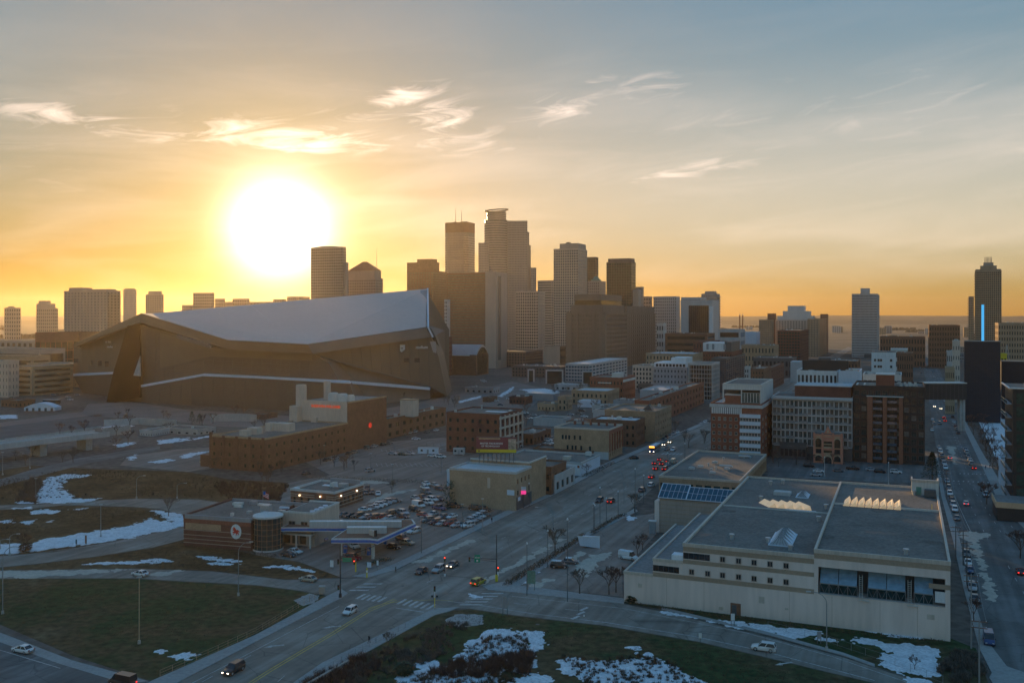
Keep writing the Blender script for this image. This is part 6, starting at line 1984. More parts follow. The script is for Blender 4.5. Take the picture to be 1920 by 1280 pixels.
def west_side():
    """Left edge: highway deck, ramps, low buildings beyond."""
    a,b = P(-60,880),P(200,850)
    t = thing('overpass','concrete highway overpass with a pale edge beam at the left picture edge','bridge',(0,0,0))
    L0,L1 = Q(-60,848,400),Q(205,829,455)
    n = (L1 - L0)
    n.z = 0
    n.normalize()
    side = Vector((-n.y,n.x,0))
    dz = lambda p,o: (p.x + side.x * o,p.y + side.y * o)
    mb = MB()
    mb.prism([dz(L0,0),dz(L1,0),dz(L1,12),dz(L0,12)],6.0,7.2)
    mb.build('deck',W['concrete'],t)
    MB().prism([dz(L0,-.35),dz(L1,-.35),dz(L1,-.02),dz(L0,-.02)],5.7,8.2).build('edge_beam',W['lgrey'],t)
    MB().prism([dz(L0,12.02),dz(L1,12.02),dz(L1,12.3),dz(L0,12.3)],5.9,8.2).build('edge_beam',W['lgrey'],t)
    for f in (.52,.86):
        c = L0.lerp(L1,f)
        MB().prism([dz(c - n * 1.6,2),dz(c + n * 1.6,2),dz(c + n * 1.6,10),dz(c - n * 1.6,10)],0,6).build('pier',W['concrete'],t)
    bld('parking_deck','tan multi-storey car park with dark open decks at the left edge',14,60,64,688,vB=742,wall='sand',glass='dark',cols=3,rows=5,style='bands',span=.55,D_=40)
    bld('stair_tower','pale tan stair tower at the left end of the car park',-14,15,18,677,vB=745,wall='cream',glass='dark',cols=5,rows=5,D_=10,pier=.75,span=.5)
    bld('hall','wide tan hall stepping down towards the stadium prow',50,120,134,683,vB=728,wall='buff',glass='bronze',cols=9,rows=4,D_=30,pier=.8,span=.75)
    t,w,d,h,x = bld('office_block','brick office with a red-framed glass front left of the stadium',66,104,108,624,Z=960,wall='orange',glass='bronze',cols=4,rows=4,D_=30,pier=.1,span=.12,top=9)
    bld('office_block','dark blank block between the brick office and the stadium prow',104,150,154,623,Z=985,wall='brown',style='plain',D_=30)
    bld('low_block','long pale low roof at the far left behind the car park',-40,74,80,655,Z=900,wall='stone',glass='bronze',cols=12,rows=2,D_=30,style='bands')
    bld('low_block','dark long low block with brown glazing at the left edge',-30,60,66,668,Z=850,wall='tan',glass='bronze',cols=8,rows=2,D_=20,style='bands')
    bld('low_block','hazy long block beyond the far left car park',-40,105,110,640,Z=1300,wall='stone',glass='bronze',cols=14,rows=3,D_=40)
    # white marquee and a dark lorry on the plaza
    p = P(74,771)
    t = thing('marquee','white domed marquee tent on the plaza left of the stadium','tent',(p.x,p.y,0))
    wd = 58 * p.y / F
    pr = [(-wd / 2 + wd * i / 12,2.6 + 3.0 * math.sin(math.pi * i / 12)) for i in range(13)]
    MB().extrude([(a,0,b) for a,b in pr] + [(wd / 2,0,.3),(-wd / 2,0,.3)],(0,9,0)).build('canvas',W['bluewhite'],t)
    for k in range(5):
        x = -wd * .4 + k * wd * .2
        MB().box(x - .8,x + .8,-.1,-.01,.3,2.3).build('opening',W['dgrey'],t)
    p = P(95,758)
    t = thing('coach','dark coach with a white roof behind the white marquee','coach',(p.x,p.y,0))
    MB().box(-6,6,0,2.5,.5,3.3).build('body',W['blackmetal'],t)
    MB().box(-5.8,5.8,-.04,-.01,1.7,2.8).build('window',G['dark'],t)
    MB().box(-6,6,0,2.5,3.3,3.4).build('roof',W['white'],t)  # roof in plain white
    for k in (-4,3.6):
        o = MB().cyl(0,0,.5,0,2.6,12).build('wheel',W['blackmetal'],t)
        o.location,o.rotation_euler = (k,-.05,.5),(R(-90),0,0)
    # curved concrete wall behind the paint works
    p = P(438,792)
    t = thing('curved_wall','pale curved concrete wall behind the paint works roof','wall',(p.x,p.y,0))
    R0 = 86 * p.y / F / 2
    mb = MB()
    for k in range(16):
        a0,a1 = math.pi * k / 16,math.pi * (k + 1) / 16
        c = lambda a,r: (r * math.cos(a),r * .55 * math.sin(a))
        mb.prism([c(a0,R0),c(a0,R0 - 1),c(a1,R0 - 1),c(a1,R0)],0,4.5)
    mb.build('wall',W['concrete'],t)
    # retaining walls along the sunken highway
    for (lab,pts,h_) in (('long retaining wall below the stadium plaza',[(195,800),(260,796),(330,800)],4),('retaining wall with a snow-covered top by the highway',[(193,818),(245,812)],4.5),('low barrier wall along the upper ramp',[(10,826),(100,815),(190,802)],1.2)):
        t = thing('retaining_wall',lab,'wall',(0,0,0))
        for (a,b) in zip(pts[:-1],pts[1:]):
            A,B = P(*a),P(*b)
            nn = (B - A).normalized()
            sd = Vector((-nn.y,nn.x,0)) * .6
            MB().prism([(A.x,A.y),(B.x,B.y),(B.x + sd.x,B.y + sd.y),(A.x + sd.x,A.y + sd.y)],0,h_).build('wall_panel',W['concrete'],t)
    # site huts and their fence
    for (u,v,wpx,lab,m) in ((802,852,38,'pale blue site hut with two dark windows in the big car park','bluewhite'),(860,853,21,'small teal site hut right of the pale blue one','lgrey')):
        p = P(u,v)
        wd = wpx * p.y / F
        t = thing('site_hut',lab,'hut',(p.x,p.y,0),-R(6))
        MB().box(-wd / 2,wd / 2,0,2.6,.4,3).build('body',W[m],t)
        MB().box(-wd / 2 - .1,wd / 2 + .1,-.1,2.7,3,3.15).build('roof',W['lgrey'],t)
        for f in (-.3,.28):
            MB().box(wd * f - .5,wd * f + .5,-.08,-.01,1.5,2.4).build('window',G['dark'],t)
        MB().box(-.45,.45,-.08,-.01,.4,2.4).build('door',W['grey'],t)
        for f in (-.4,.4):
            MB().box(wd * f - .2,wd * f + .2,.3,2.3,0,.4).build('footing',W['concrete'],t)


west_side()

# ---------------------------------------------------------------- vehicles
def paint_mat():
    m = bpy.data.materials.new('car_paint')
    m.use_nodes = True
    nt = m.node_tree
    b = nt.nodes['Principled BSDF']
    oi = nt.nodes.new('ShaderNodeObjectInfo')
    nt.links.new(oi.outputs['Color'],b.inputs['Base Color'])
    b.inputs['Roughness'].default_value = .28
    b.inputs['Coat Weight'].default_value = .5
    return m


M_PAINT = paint_mat()
M_TYRE = mat('tyre_rubber',(.02,.02,.02),.9,0)
M_GLASS = glassmat('car_glass',(.03,.035,.04),.08,.2)
M_HEAD = mat('headlight_lens',(.6,.6,.58),.2,0)
M_HEADLIT = mat('headlight_lit',(.9,.85,.7),.2,0,emit=((1,.85,.6),2.2))
M_TAIL = mat('tail_lens',(.25,.01,.01),.3,0)
M_TAILLIT = mat('tail_lit',(.5,.01,.01),.3,0,emit=((1,.03,.02),.8))
# length, width, height, beltline, hood height, cabin (rear base, front base, rear top, front top)
KIND = dict(sedan=(4.7,1.82,1.45,.92,.86,-1.75,1.05,-1.05,.25),hatchback=(4.1,1.8,1.6,.98,.95,-1.98,1.0,-1.75,.45),suv=(4.75,1.92,1.75,1.08,1.03,-2.25,1.0,-1.95,.35),
            van=(5.3,2.0,2.15,1.15,1.12,-2.6,1.75,-2.5,1.1),pickup=(5.6,1.98,1.85,1.1,1.08,-.55,1.15,-.4,.6))
VEH = {}


def car_parts(kind):
    """body, glazing, roof, wheel positions"""
    if kind in VEH:
        return VEH[kind]
    L,Wd,H,belt,hood,cr,cf,tr,tf = KIND[kind]
    hl = L / 2
    st = [(-hl,.42,.62,.80),(-hl + .08,.30,belt * .93,.92),(-hl + .5,.24,belt * .99 if kind != 'pickup' else belt,1.0),(cr + .3,.22,belt,1.0),(0,.22,belt,1.0),(cf + .15,.22,(belt + hood) / 2 + .01,1.0),(hl - .65,.24,hood * .93,.97),(hl - .15,.30,hood * .80,.88),(hl,.38,.58,.72)]
    mb = MB()
    rings = []
    for x,zb,zt,k in st:
        w = Wd / 2 * k
        rings.append([(x,-w * .93,zb),(x,-w,zb + .18),(x,-w,zt - .16),(x,-w * .86,zt),(x,w * .86,zt),(x,w,zt - .16),(x,w,zb + .18),(x,w * .93,zb)])
    b0 = 0
    for r in rings:
        mb.v += r
    for i in range(len(rings) - 1):
        for j in range(8):
            k = (j + 1) % 8
            mb.f.append((i * 8 + j,i * 8 + k,(i + 1) * 8 + k,(i + 1) * 8 + j))
            mb.m.append(0)
    mb.f += [tuple(range(8)),tuple(reversed(range((len(rings) - 1) * 8,len(rings) * 8)))]
    mb.m += [0,0]
    if kind == 'pickup':
        mb.box(-hl + .15,-.75,-Wd * .4,Wd * .4,belt - .02,belt + .012,1)
    gl = MB()
    w0,w1 = Wd / 2 * .90,Wd / 2 * .72
    gl.hexa([(cr,-w0,belt - .03),(cf,-w0,hood - .0),(cf,w0,hood - .0),(cr,w0,belt - .03),(tr,-w1,H - .06),(tf,-w1,H - .06),(tf,w1,H - .06),(tr,w1,H - .06)])
    if kind == 'van':                          # blind cargo sides
        rf = MB().hexa([(cr - .02,-w0 - .02,belt),(.7,-w0 - .02,belt),(.7,w0 + .02,belt),(cr - .02,w0 + .02,belt),(tr - .02,-w1 - .1,H),(.75,-w1 - .1,H),(.75,w1 + .1,H),(tr - .02,w1 + .1,H)])
    else:
        rf = MB().hexa([(tr - .06,-w1 - .03,H - .075),(tf + .06,-w1 - .03,H - .075),(tf + .06,w1 + .03,H - .075),(tr - .06,w1 + .03,H - .075),(tr + .1,-w1 * .86,H),(tf - .1,-w1 * .86,H),(tf - .1,w1 * .86,H),(tr + .1,w1 * .86,H)])
        for (xa,xb) in ((cr,tr),(cf,tf),(cr * .25 + cf * .2,(tr + tf) / 2)):
            for sg in (-1,1):
                za = belt if xa < 0 else hood
                rf.tube((xa,sg * w0 * 1.0,za),(xb,sg * w1 * 1.02,H - .05),.05,n=4)
    rd = .34 if kind in ('sedan','hatchback') else .39
    wh = [(sx * L * .30 + .03,sy * (Wd / 2 - .1),rd) for sx in (-1,1) for sy in (-1,1)]
    VEH[kind] = (mb,gl,rf,wh,rd)
    return VEH[kind]


MESHES = {}


def cache(key,fn):
    if key not in MESHES:
        MESHES[key] = fn()
    return MESHES[key]


def wheel_mesh(r):
    def f():
        mb = MB()
        n = 14
        for (ra,ya,yb,m) in ((r,-.1,.1,0),(r * .6,-.11,.11,1)):
            b = len(mb.v)
            for y in (ya,yb):
                mb.v += [(ra * math.cos(2 * math.pi * i / n),y,ra * math.sin(2 * math.pi * i / n)) for i in range(n)]
            mb.f += [tuple(b + i for i in range(n)),tuple(b + n + i for i in reversed(range(n)))]
            mb.m += [m,m]
            for i in range(n):
                j = (i + 1) % n
                mb.f.append((b + j,b + i,b + n + i,b + n + j))
                mb.m.append(m)
        return mb.mesh('wheel',[M_TYRE,W['metal']])
    return cache(('wheel',r),f)


def merged(kind):
    def f():
        mb,gl,rf,wh,rd = car_parts(kind)
        o = MB()
        for src,mi in ((mb,0),(gl,1),(rf,0)):
            b = len(o.v)
            o.v += src.v
            o.f += [tuple(b + i for i in q) for q in src.f]
            o.m += [mi] * len(src.f)
        for (x,y,z) in wh:
            o.box(x - rd * .8,x + rd * .8,y - .1,y + .13 * (1 if y > 0 else -1) if y > 0 else y + .1,0,rd * 1.7,2)
        L,Wd = KIND[kind][0],KIND[kind][1]
        for sy in (-1,1):
            o.box(L / 2 - .12,L / 2 - .01,sy * Wd * .3 - .14,sy * Wd * .3 + .14,.58,.74,3)
            o.box(-L / 2 - .02,-L / 2 + .1,sy * Wd * .33 - .14,sy * Wd * .33 + .14,.68,.86,4)
        return o.mesh('car',[M_PAINT,M_GLASS,M_TYRE,M_HEAD,M_TAIL])
    return cache(('merged',kind),f)


COLOURS = {'white': (.80,.80,.80),'silver': (.42,.43,.45),'grey': (.14,.145,.15),'black': (.015,.015,.017),'red': (.36,.02,.02),'maroon': (.13,.02,.02),'blue': (.03,.06,.18),'beige': (.45,.40,.32),'brown': (.10,.055,.03),'green': (.04,.09,.06),'yellow': (.42,.36,.04),'orange': (.6,.18,.03)}


def car(kind,colour,u,v,head,label,group=None,full=None,lit='',snow=False):
    """head: heading in degrees, 0 along the avenue away from the camera, clockwise."""
    p = P(u,v)
    yaw = R(90) - ALPHA - R(head)
    col = (*COLOURS[colour],1)
    nm = 'parked_car' if group and 'parked' in group else {'van': 'van','pickup': 'pickup_truck'}.get(kind,'car')
    cat = {'van': 'van','pickup': 'pickup truck'}.get(kind,'car')
    mb,gl,rf,wh,rd = car_parts(kind)
    L,Wd,H = KIND[kind][:3]
    if full is None:
        full = v > 930
    if not full:
        o = link(nm,merged(kind),smooth=False)
        o.location,o.rotation_euler,o.color = (p.x,p.y,.03),(0,0,yaw),col
        tag(o,label,cat,group)
        t = o
    else:
        t = thing(nm,label,cat,(p.x,p.y,.03),yaw,group)
        b = link('body',cache((kind,'body'),lambda: mb.mesh('body',[M_PAINT,M_TYRE])),t,smooth=True)
        b.color = col
        link('window',cache((kind,'glass'),lambda: gl.mesh('window',[M_GLASS])),t)
        r_ = link('roof',cache((kind,'roof'),lambda: rf.mesh('roof',[M_PAINT])),t)
        r_.color = col
        for q in wh:
            link('wheel',wheel_mesh(rd),t).location = q
        for sy in (-1,1):
            link('headlight',cache((kind,'hl','h' in lit),lambda: MB().box(L / 2 - .14,L / 2 - .02,-.17,.17,.56,.74).mesh('headlight',M_HEADLIT if 'h' in lit else M_HEAD)),t).location = (0,sy * Wd * .30,0)
            link('tail_light',cache((kind,'tl','t' in lit),lambda: MB().box(-L / 2 - .01,-L / 2 + .12,-.17,.17,.66,.86).mesh('tail_light',M_TAILLIT if 't' in lit else M_TAIL)),t).location = (0,sy * Wd * .33,0)
        for sy in (-1,1):
            link('mirror',cache((kind,'mi'),lambda: MB().box(-.1,.1,-.09,.09,-.07,.08).mesh('mirror',M_TYRE)),t).location = (KIND[kind][6] - .25,sy * (Wd / 2 + .06),KIND[kind][3] + .05)
    if lit and not full:
        for sy in (-1,1):
            if 'h' in lit:
                MB().box(L / 2 - .05,L / 2 + .04,sy * Wd * .3 - .2,sy * Wd * .3 + .2,.5,.85).build('headlight',M_HEADLIT,t)
            if 't' in lit:
                MB().box(-L / 2 - .05,-L / 2 + .04,sy * Wd * .33 - .16,sy * Wd * .33 + .16,.66,.88).build('tail_light',M_TAILLIT,t)
    if snow:
        KX = KIND[kind]
        MB().box(KX[7] - .1,KX[8] + .15,-Wd * .36,Wd * .36,H - .01,H + .14).build('snow_cover',M_SNOW,t)
    return t


def ordinal(i):
    return ('first','second','third','fourth','fifth','sixth','seventh','eighth','ninth','tenth','eleventh','twelfth','thirteenth','fourteenth','fifteenth')[i]


def row(items,head,where,group,**k):
    """items: (kind, colour, u, v). Each label counts along the row."""
    for i,it in enumerate(items):
        kind,colour,u,v = it[:4]
        kk = dict(k)
        if len(it) > 4:
            kk.update(it[4])
        hd = kk.pop('head',head)
        car(kind,colour,u,v,hd,'%s %s, %s %s' % (colour,{'suv': 'SUV','pickup': 'pickup truck'}.get(kind,kind),ordinal(i),where),group,**kk)


def vehicles():
    TO,AW = 180,0                            # towards the camera / away along the avenue; 90 = right along the cross street
    car('hatchback','white',656,1150,TO,'white boxy hatchback coming down the avenue in the foreground')
    car('suv','black',438,1260,TO,'black SUV with lit headlights at the bottom of the avenue',lit='h')
    car('sedan','white',43,1222,270,'white sedan on the wide ramp at the bottom left edge')
    car('van','black',229,1284,270,'dark minivan with red tail lights cut by the bottom picture edge',lit='t')
    car('sedan','white',263,1079,270,'white sedan on the snowy cross street beside the lawn')
    car('sedan','beige',578,1089,270,'pale beige sedan on the cross street below the fuel station')
    car('sedan','black',790,1074,TO,'black sedan, leftmost of three cars waiting at the junction')
    car('suv','silver',822,1071,TO,'silver SUV, middle of three cars waiting at the junction')
    car('sedan','grey',849,1062,TO,'dark grey sedan, rightmost of three cars waiting at the junction',lit='h')
    car('suv','yellow',897,1095,10,'yellow-green taxi turning at the right corner of the junction',lit='t')
    car('suv','white',1432,1219,270,'white SUV on the road in front of the long pale office')
    car('suv','black',1049,1064,75,'black SUV with snow on its roof parked behind the hedge',snow=True)
    car('sedan','grey',1069,1056,75,'grey sedan half hidden behind the snowy black SUV',snow=True)
    car('van','white',1178,1048,100,'long white van with ladder rack beside the pale office wall',snow=True)
    car('suv','black',1124,941,TO,'black SUV coming down the middle of the avenue')
    car('suv','maroon',1146,942,AW,'maroon SUV driving up the middle of the avenue',lit='t')
    car('suv','grey',1204,921,AW,'dark grey SUV going up the avenue past the glass-roofed tower',full=True)
    car('suv','white',1221,912,AW,'white SUV going up the avenue behind the dark grey one',full=True)
    car('sedan','red',1222,896,AW,'red sedan with lit tail lights just behind the queue at the lights',lit='t')
    q = [('sedan','red',1230,880,'bottom left car'),('suv','red',1247,881,'bottom middle SUV'),('sedan','maroon',1228,870,'left car of the second rank'),('suv','brown',1242,871,'boxy brown SUV'),('sedan','silver',1252,873,'silver car'),('sedan','red',1238,863,'front left car'),('sedan','maroon',1249,866,'front middle car'),('van','beige',1263,868,'beige-roofed van')]
    for kind,c,u,v,lab in q:
        car(kind,c,u,v,AW,lab + ' of the queue with red tail lights at the lights','cars queueing at the traffic lights',lit='t' if c in ('red','maroon','brown') else '')
    car('sedan','black',1188,860,250,'black sedan crossing the avenue in front of the tan corner block')
    car('suv','grey',1250,844,TO,'grey SUV waiting right of the orange-fronted bus')
    car('suv','white',1262,845,TO,'white SUV waiting two places right of the bus')
    car('sedan','black',1246,835,TO,'black car with yellow headlights behind the grey SUV',lit='h')
    car('sedan','green',1257,830,TO,'green car behind the waiting grey and white SUVs',lit='h')
    row([('sedan','grey',1245,825),('suv','black',1250,822),('sedan','silver',1256,819),('suv','silver',1263,815),('sedan','white',1270,812)],TO,'up the kerb row beyond the bus','parked cars on the avenue beyond the bus')
    row([('sedan','silver',1316,795),('sedan','white',1322,792),('suv','grey',1328,789)],TO,'in the short row left of the red brick apartment house','parked cars by the apartment house')
    # bus
    p = P(1228,846)
    b = thing('bus','city bus with an orange lit front and pale roof stopped on the avenue','bus',(p.x,p.y,.03),R(-90) - ALPHA)
    MB().box(-6,6,-1.3,1.3,.35,3.1).build('body',W['grey'],b)
    MB().box(-5.9,5.9,-1.33,1.33,1.5,2.6).build('window',M_GLASS,b)
    MB().box(-5.9,5.9,-1.2,1.2,3.1,3.3).build('roof',W['bluewhite'],b)
    MB().box(6,6.06,-1.25,1.25,.4,1.4).build('front_panel',W['blue'],b)
    MB().box(6,6.08,-1.2,1.2,2.55,3.15).build('destination_sign',mat('orange_display',(.6,.2,.02),.5,0,emit=((1,.3,.03),2.2)),b)
    MB().box(6,6.05,-1.2,1.2,1.42,2.5).build('windscreen',M_GLASS,b)
    for sy in (-1,1):
        MB().box(6.06,6.12,sy * .9 - .2,sy * .9 + .2,.55,.85).build('headlight',M_HEADLIT,b)
        for x in (-3.6,3.4):
            o = link('wheel',wheel_mesh(.48),b)
            o.location = (x,sy * 1.2,.48)
    # car lot beside the fuel station
    g = 'parked cars on the car lot'
    row([('sedan','white',684,958),('sedan','silver',697,955),('sedan','white',706,952),('suv','white',714,949),('sedan','silver',722,946),('suv','silver',731,943),('sedan','grey',741,941)],60,'from the left in the pale rear row of the car lot',g,full=True)
    row([('sedan','grey',643,968),('sedan','black',657,969),('suv','brown',671,970),('sedan','silver',686,972),('suv','maroon',699,973),('sedan','red',714,971),('suv','brown',730,966),('sedan','silver',729,974)],205,'from the left in the dark front row of the car lot',g,full=True)
    row([('suv','silver',756,964),('suv','black',778,958),('sedan','maroon',756,971),('sedan','red',793,968),('van','white',785,950),('suv','white',803,945),('suv','white',812,939),('pickup','blue',823,955),('sedan','maroon',823,938)],110,'from the left in the loose middle group of the car lot',g,full=True)
    row([('sedan','silver',779,936),('sedan','maroon',793,934),('pickup','grey',798,925),('sedan','white',797,916),('sedan','white',800,909),('sedan','maroon',823,918),('sedan','silver',815,911)],120,'from the front in the back corner by the ivy wall',g,full=True)
    row([('suv','grey',802,978),('suv','maroon',816,982),('sedan','silver',829,984),('suv','red',844,984),('sedan','silver',857,987),('suv','white',877,988)],205,'from the left in the row nearest the avenue',g,full=True)
    row([('sedan','silver',812,966),('sedan','grey',830,971),('sedan','white',847,971)],190,'in the short row behind the red SUV on the car lot',g,full=True)
    row([('sedan','silver',884,978),('sedan','silver',892,974),('sedan','white',899,970),('sedan','grey',907,966)],100,'of the snowy cars along the pavement fence',g,snow=True,full=True)
    row([('suv','black',851,951),('suv','brown',892,956),('suv','black',908,958)],90,'in the shade at the foot of the plain tan brick block',g,full=True)
    row([('suv','black',689,919),('sedan','black',686,926),('sedan','brown',697,925),('sedan','white',709,928)],150,'of the little group right of the brick shop','parked cars beside the brick shop',full=True)
    row([('sedan','silver',592,981),('sedan','silver',607,983),('sedan','white',622,983),('sedan','white',638,984)],200,'of the cars half hidden behind the long canopy beam',g,full=True)
    # fuel station
    car('sedan','white',553,1037,95,'white sedan parked in front of the station shop')
    car('sedan','black',541,1043,95,'black sedan parked in front of the white one at the station shop')
    car('suv','white',664,1027,120,'white SUV under the left end of the fuel canopy')
    car('suv','red',663,1049,95,'red SUV at the front fuel pump')
    car('sedan','black',738,1028,110,'black car facing right beside the price sign')
    car('suv','maroon',755,1013,110,'maroon SUV under the right end of the fuel canopy')
    car('sedan','beige',763,1020,100,'pale beige sedan just right of the price sign')
    car('suv','white',776,999,200,'white SUV nosing out from the right corner of the canopy')
    car('pickup','blue',598,1013,90,'blue pickup truck by the station shop awning',full=True)
    # streets and lots further back
    car('suv','silver',694,884,20,'single silver SUV alone in the middle of the big car park')
    row([('sedan','black',574,889),('sedan','black',613,864),('sedan','silver',628,860),('sedan','brown',655,852),('sedan','grey',664,849),('suv','grey',689,841),('sedan','silver',702,838),('sedan','brown',718,835),('sedan','grey',730,832)],AW,'along the kerb of the rust-brown brick works','parked cars beside the brick works')
    row([('sedan','silver',736,852),('sedan','green',755,853),('sedan','silver',769,852),('sedan','white',811,856),('suv','white',827,858)],90,'from the left by the site huts','parked cars by the site huts')
    car('sedan','white',780,824,60,'white sedan in the side street left of the square brick factory')
    row([('sedan','grey',758,815),('sedan','silver',768,813),('suv','silver',778,811),('sedan','grey',800,811),('sedan','white',818,808)],AW,'along the low brown works range','parked cars along the low brown works')
    row([('sedan','white',1033,838),('sedan','white',1030,832),('suv','white',1028,827),('sedan','silver',1036,823),('sedan','silver',1021,836)],90,'of the pale cars left of the tan corner block','parked cars by the tan corner block')
    car('suv','silver',972,838,60,'silver SUV parked right behind the billboard')
    row([('sedan','white',985,775),('sedan','silver',1000,779),('sedan','grey',1013,782),('sedan','white',1020,790),('sedan','white',1008,795),('sedan','silver',1028,796),('suv','white',992,785),('sedan','grey',977,783),('sedan','silver',1070,778),('sedan','grey',1085,776),('sedan','white',1096,782),('suv','black',1091,771)],90,'in the scattered lot behind the brick workshop','parked cars in the scattered back lot')
    row([('sedan','white',930,752),('sedan','grey',938,760),('sedan','white',955,748),('suv','white',905,714),('suv','white',908,716),('sedan','silver',950,770),('sedan','grey',890,765)],70,'on the open ground right of the stadium','cars on the open ground by the stadium',lit='')
    row([('sedan','silver',100,741),('sedan','grey',108,740),('sedan','silver',128,745),('sedan','white',132,750),('sedan','grey',22,747),('sedan','silver',145,741)],80,'on the plaza left of the stadium prow','parked cars on the stadium plaza')
    car('suv','beige',385,868,80,'small pale van beside the left end of the brick works',snow=True)
    # back lot behind the pale office
    row([('suv','black',1517,875),('sedan','white',1535,885),('sedan','silver',1530,892),('pickup','black',1599,880),('sedan','silver',1634,882),('suv','black',1650,886),('suv','white',1680,887),('sedan','silver',1466,843),('sedan','grey',1572,884),('sedan','black',1490,850)],90,'in the dark car park behind the pale office','parked cars behind the pale office')
    # street on the right
    gl,gr = 'parked cars along the left kerb of the right-hand street','parked cars along the right kerb of the right-hand street'
    cols = ['silver','white','grey','black','silver','white','silver','grey','white','black','silver','white','grey','maroon']
    left = [(1761,841),(1763.5,848),(1766,856),(1768,863.5),(1770.5,871),(1773,879),(1776,904),(1778.5,917),(1781,928),(1784.5,939),(1787.5,949),(1790.5,958),(1794,974)]
    row([('suv' if i % 3 else 'sedan',cols[i % 14],u,v) for i,(u,v) in enumerate(left)],TO,'from the far end of the left kerb row',gl)
    right = [(1786,783),(1789,793),(1791.5,800),(1794,806),(1797,813),(1810,844),(1812.5,850),(1815.5,857),(1818.5,864),(1821.5,871)]
    row([('sedan' if i % 3 else 'suv',cols[(i * 5 + 3) % 14],u,v) for i,(u,v) in enumerate(right)],AW,'from the far end of the right kerb row',gr)
    car('sedan','red',1826,879,AW,'red car with lit tail lights at the near end of the right kerb row',lit='t')
    car('sedan','white',1781,860,AW,'white sedan driving up the right-hand street past the crossing',lit='t')
    car('sedan','red',1772,790,AW,'red car with bright tail lights waiting up the right-hand street',lit='t')
    car('sedan','maroon',1770,784,AW,'maroon car right in front of the red one up the street',lit='t')
    car('suv','grey',1762,795,TO,'grey SUV beside the waiting red car up the street')
    row([('sedan','silver',1748.5,788),('suv','grey',1751,796),('sedan','white',1748,808)],TO,'down the left kerb under the skyway','parked cars under the skyway')
    car('sedan','white',1752,763,TO,'car with two bright headlights just below the skyway',lit='h')
    car('sedan','grey',1764,767,TO,'dark car below the skyway right of the one with headlights',lit='h')
    row([('sedan','white',1772,753),('sedan','green',1778,764),('sedan','silver',1781,772)],AW,'down the right kerb under the skyway','parked cars under the skyway')
    car('sedan','red',1734,684,AW,'far car with red tail lights beyond the skyway',lit='t')
    row([('sedan','white',1724,674),('sedan','silver',1725,690),('suv','grey',1745,690),('sedan','white',1752,707),('suv','silver',1748,698),('sedan','grey',1727,700),('sedan','white',1741,672)],AW,'down the far street beyond the skyway','parked cars beyond the skyway',lit='')
    car('sedan','white',1811,946,AW,'white sedan driving away in the middle of the right-hand street',lit='t')
    row([('suv','black',1844,920),('suv','silver',1848,930)],TO,'on the right kerb by the narrow white building',gr)
    car('sedan','maroon',1913,1075,AW,'dark red car with lit tail lights at the right picture edge',lit='t')
    car('van','blue',1854,1204,TO,'dark blue van parked at the near end of the right-hand street')
    row([('suv','grey',1812,1042),('sedan','white',1815,1058),('sedan','blue',1818,1072),('suv','silver',1823,1105),('sedan','grey',1828,1126)],TO,'in the near row among the utility poles',gl)


vehicles()

# ---------------------------------------------------------------- poles, lamps, signals, signs
def lamp_post(u,vb,vt,label,arm=0,head='box',mt='steel',base=False,n=None,group=None,r=.09):
    """Post standing at pixel (u, vb) whose top shows at row vt; arm: reach in metres, + to the right."""
    p = P(u,vb)
    h = CAM_H - (vt - HZ) * p.y / F
    t = thing('street_lamp',label,'street lamp',(p.x,p.y,0),0,group)
    m = W[mt]
    if arm:
        pts = [(0,0,0),(0,0,h * .80)] + [(arm * (1 - math.cos(a)),0,h * .80 + h * .20 * math.sin(a)) for a in (.3,.7,1.1,1.57)]
        q = MB()
        q.tube(pts[0],pts[1],r * 1.4,r,n=6).path(pts[1:],r * .75)
        q.build('pole',m,t)
        MB().box(arm - .1 if arm > 0 else arm - .8,arm + .8 if arm > 0 else arm + .1,-.16,.16,h - .12,h + .06).build('lamp_head',W['lgrey'],t)
    else:
        MB().tube((0,0,0),(0,0,h),r * 1.3,r * .8,n=6).build('pole',m,t)
        if head == 'globe':
            MB().cyl(0,0,.12,h,h + .15,8,.24).cyl(0,0,.24,h + .15,h + .5,8,.12).build('lamp_head',W['white'],t)
        else:
            MB().box(-.45,.45,-.2,.2,h,h + .16).build('lamp_head',W['lgrey'],t)
    if base:
        MB().cyl(0,0,.32,0,.7,10,.26).build('footing',W['concrete'],t)
    return t


def signal_head(t,x,y,z,face,lit=None):
    s = MB().box(x - .2,x + .2,y - .16,y + .16,z,z + 1.15).build('signal_head',W['blackmetal'],t)
    for k,(c,on) in enumerate((('lamp_green','g'),('lamp_amber','a'),('lamp_red','r'))):
        colr = ((.02,.3,.12),(.4,.25,.02),(.4,.02,.02))[k]
        e = (((.1,1,.5),2),((1,.6,.1),2),((1,.05,.02),2))[k]
        m = mat(c + ('_lit' if lit == on else ''),tuple(q * .25 for q in colr) if lit != on else colr,.4,0,emit=e if lit == on else None)
        MB().box(x - .12,x + .12,y - .2,y - .161,z + .1 + k * .35,z + .34 + k * .35).build('lens',m,s)


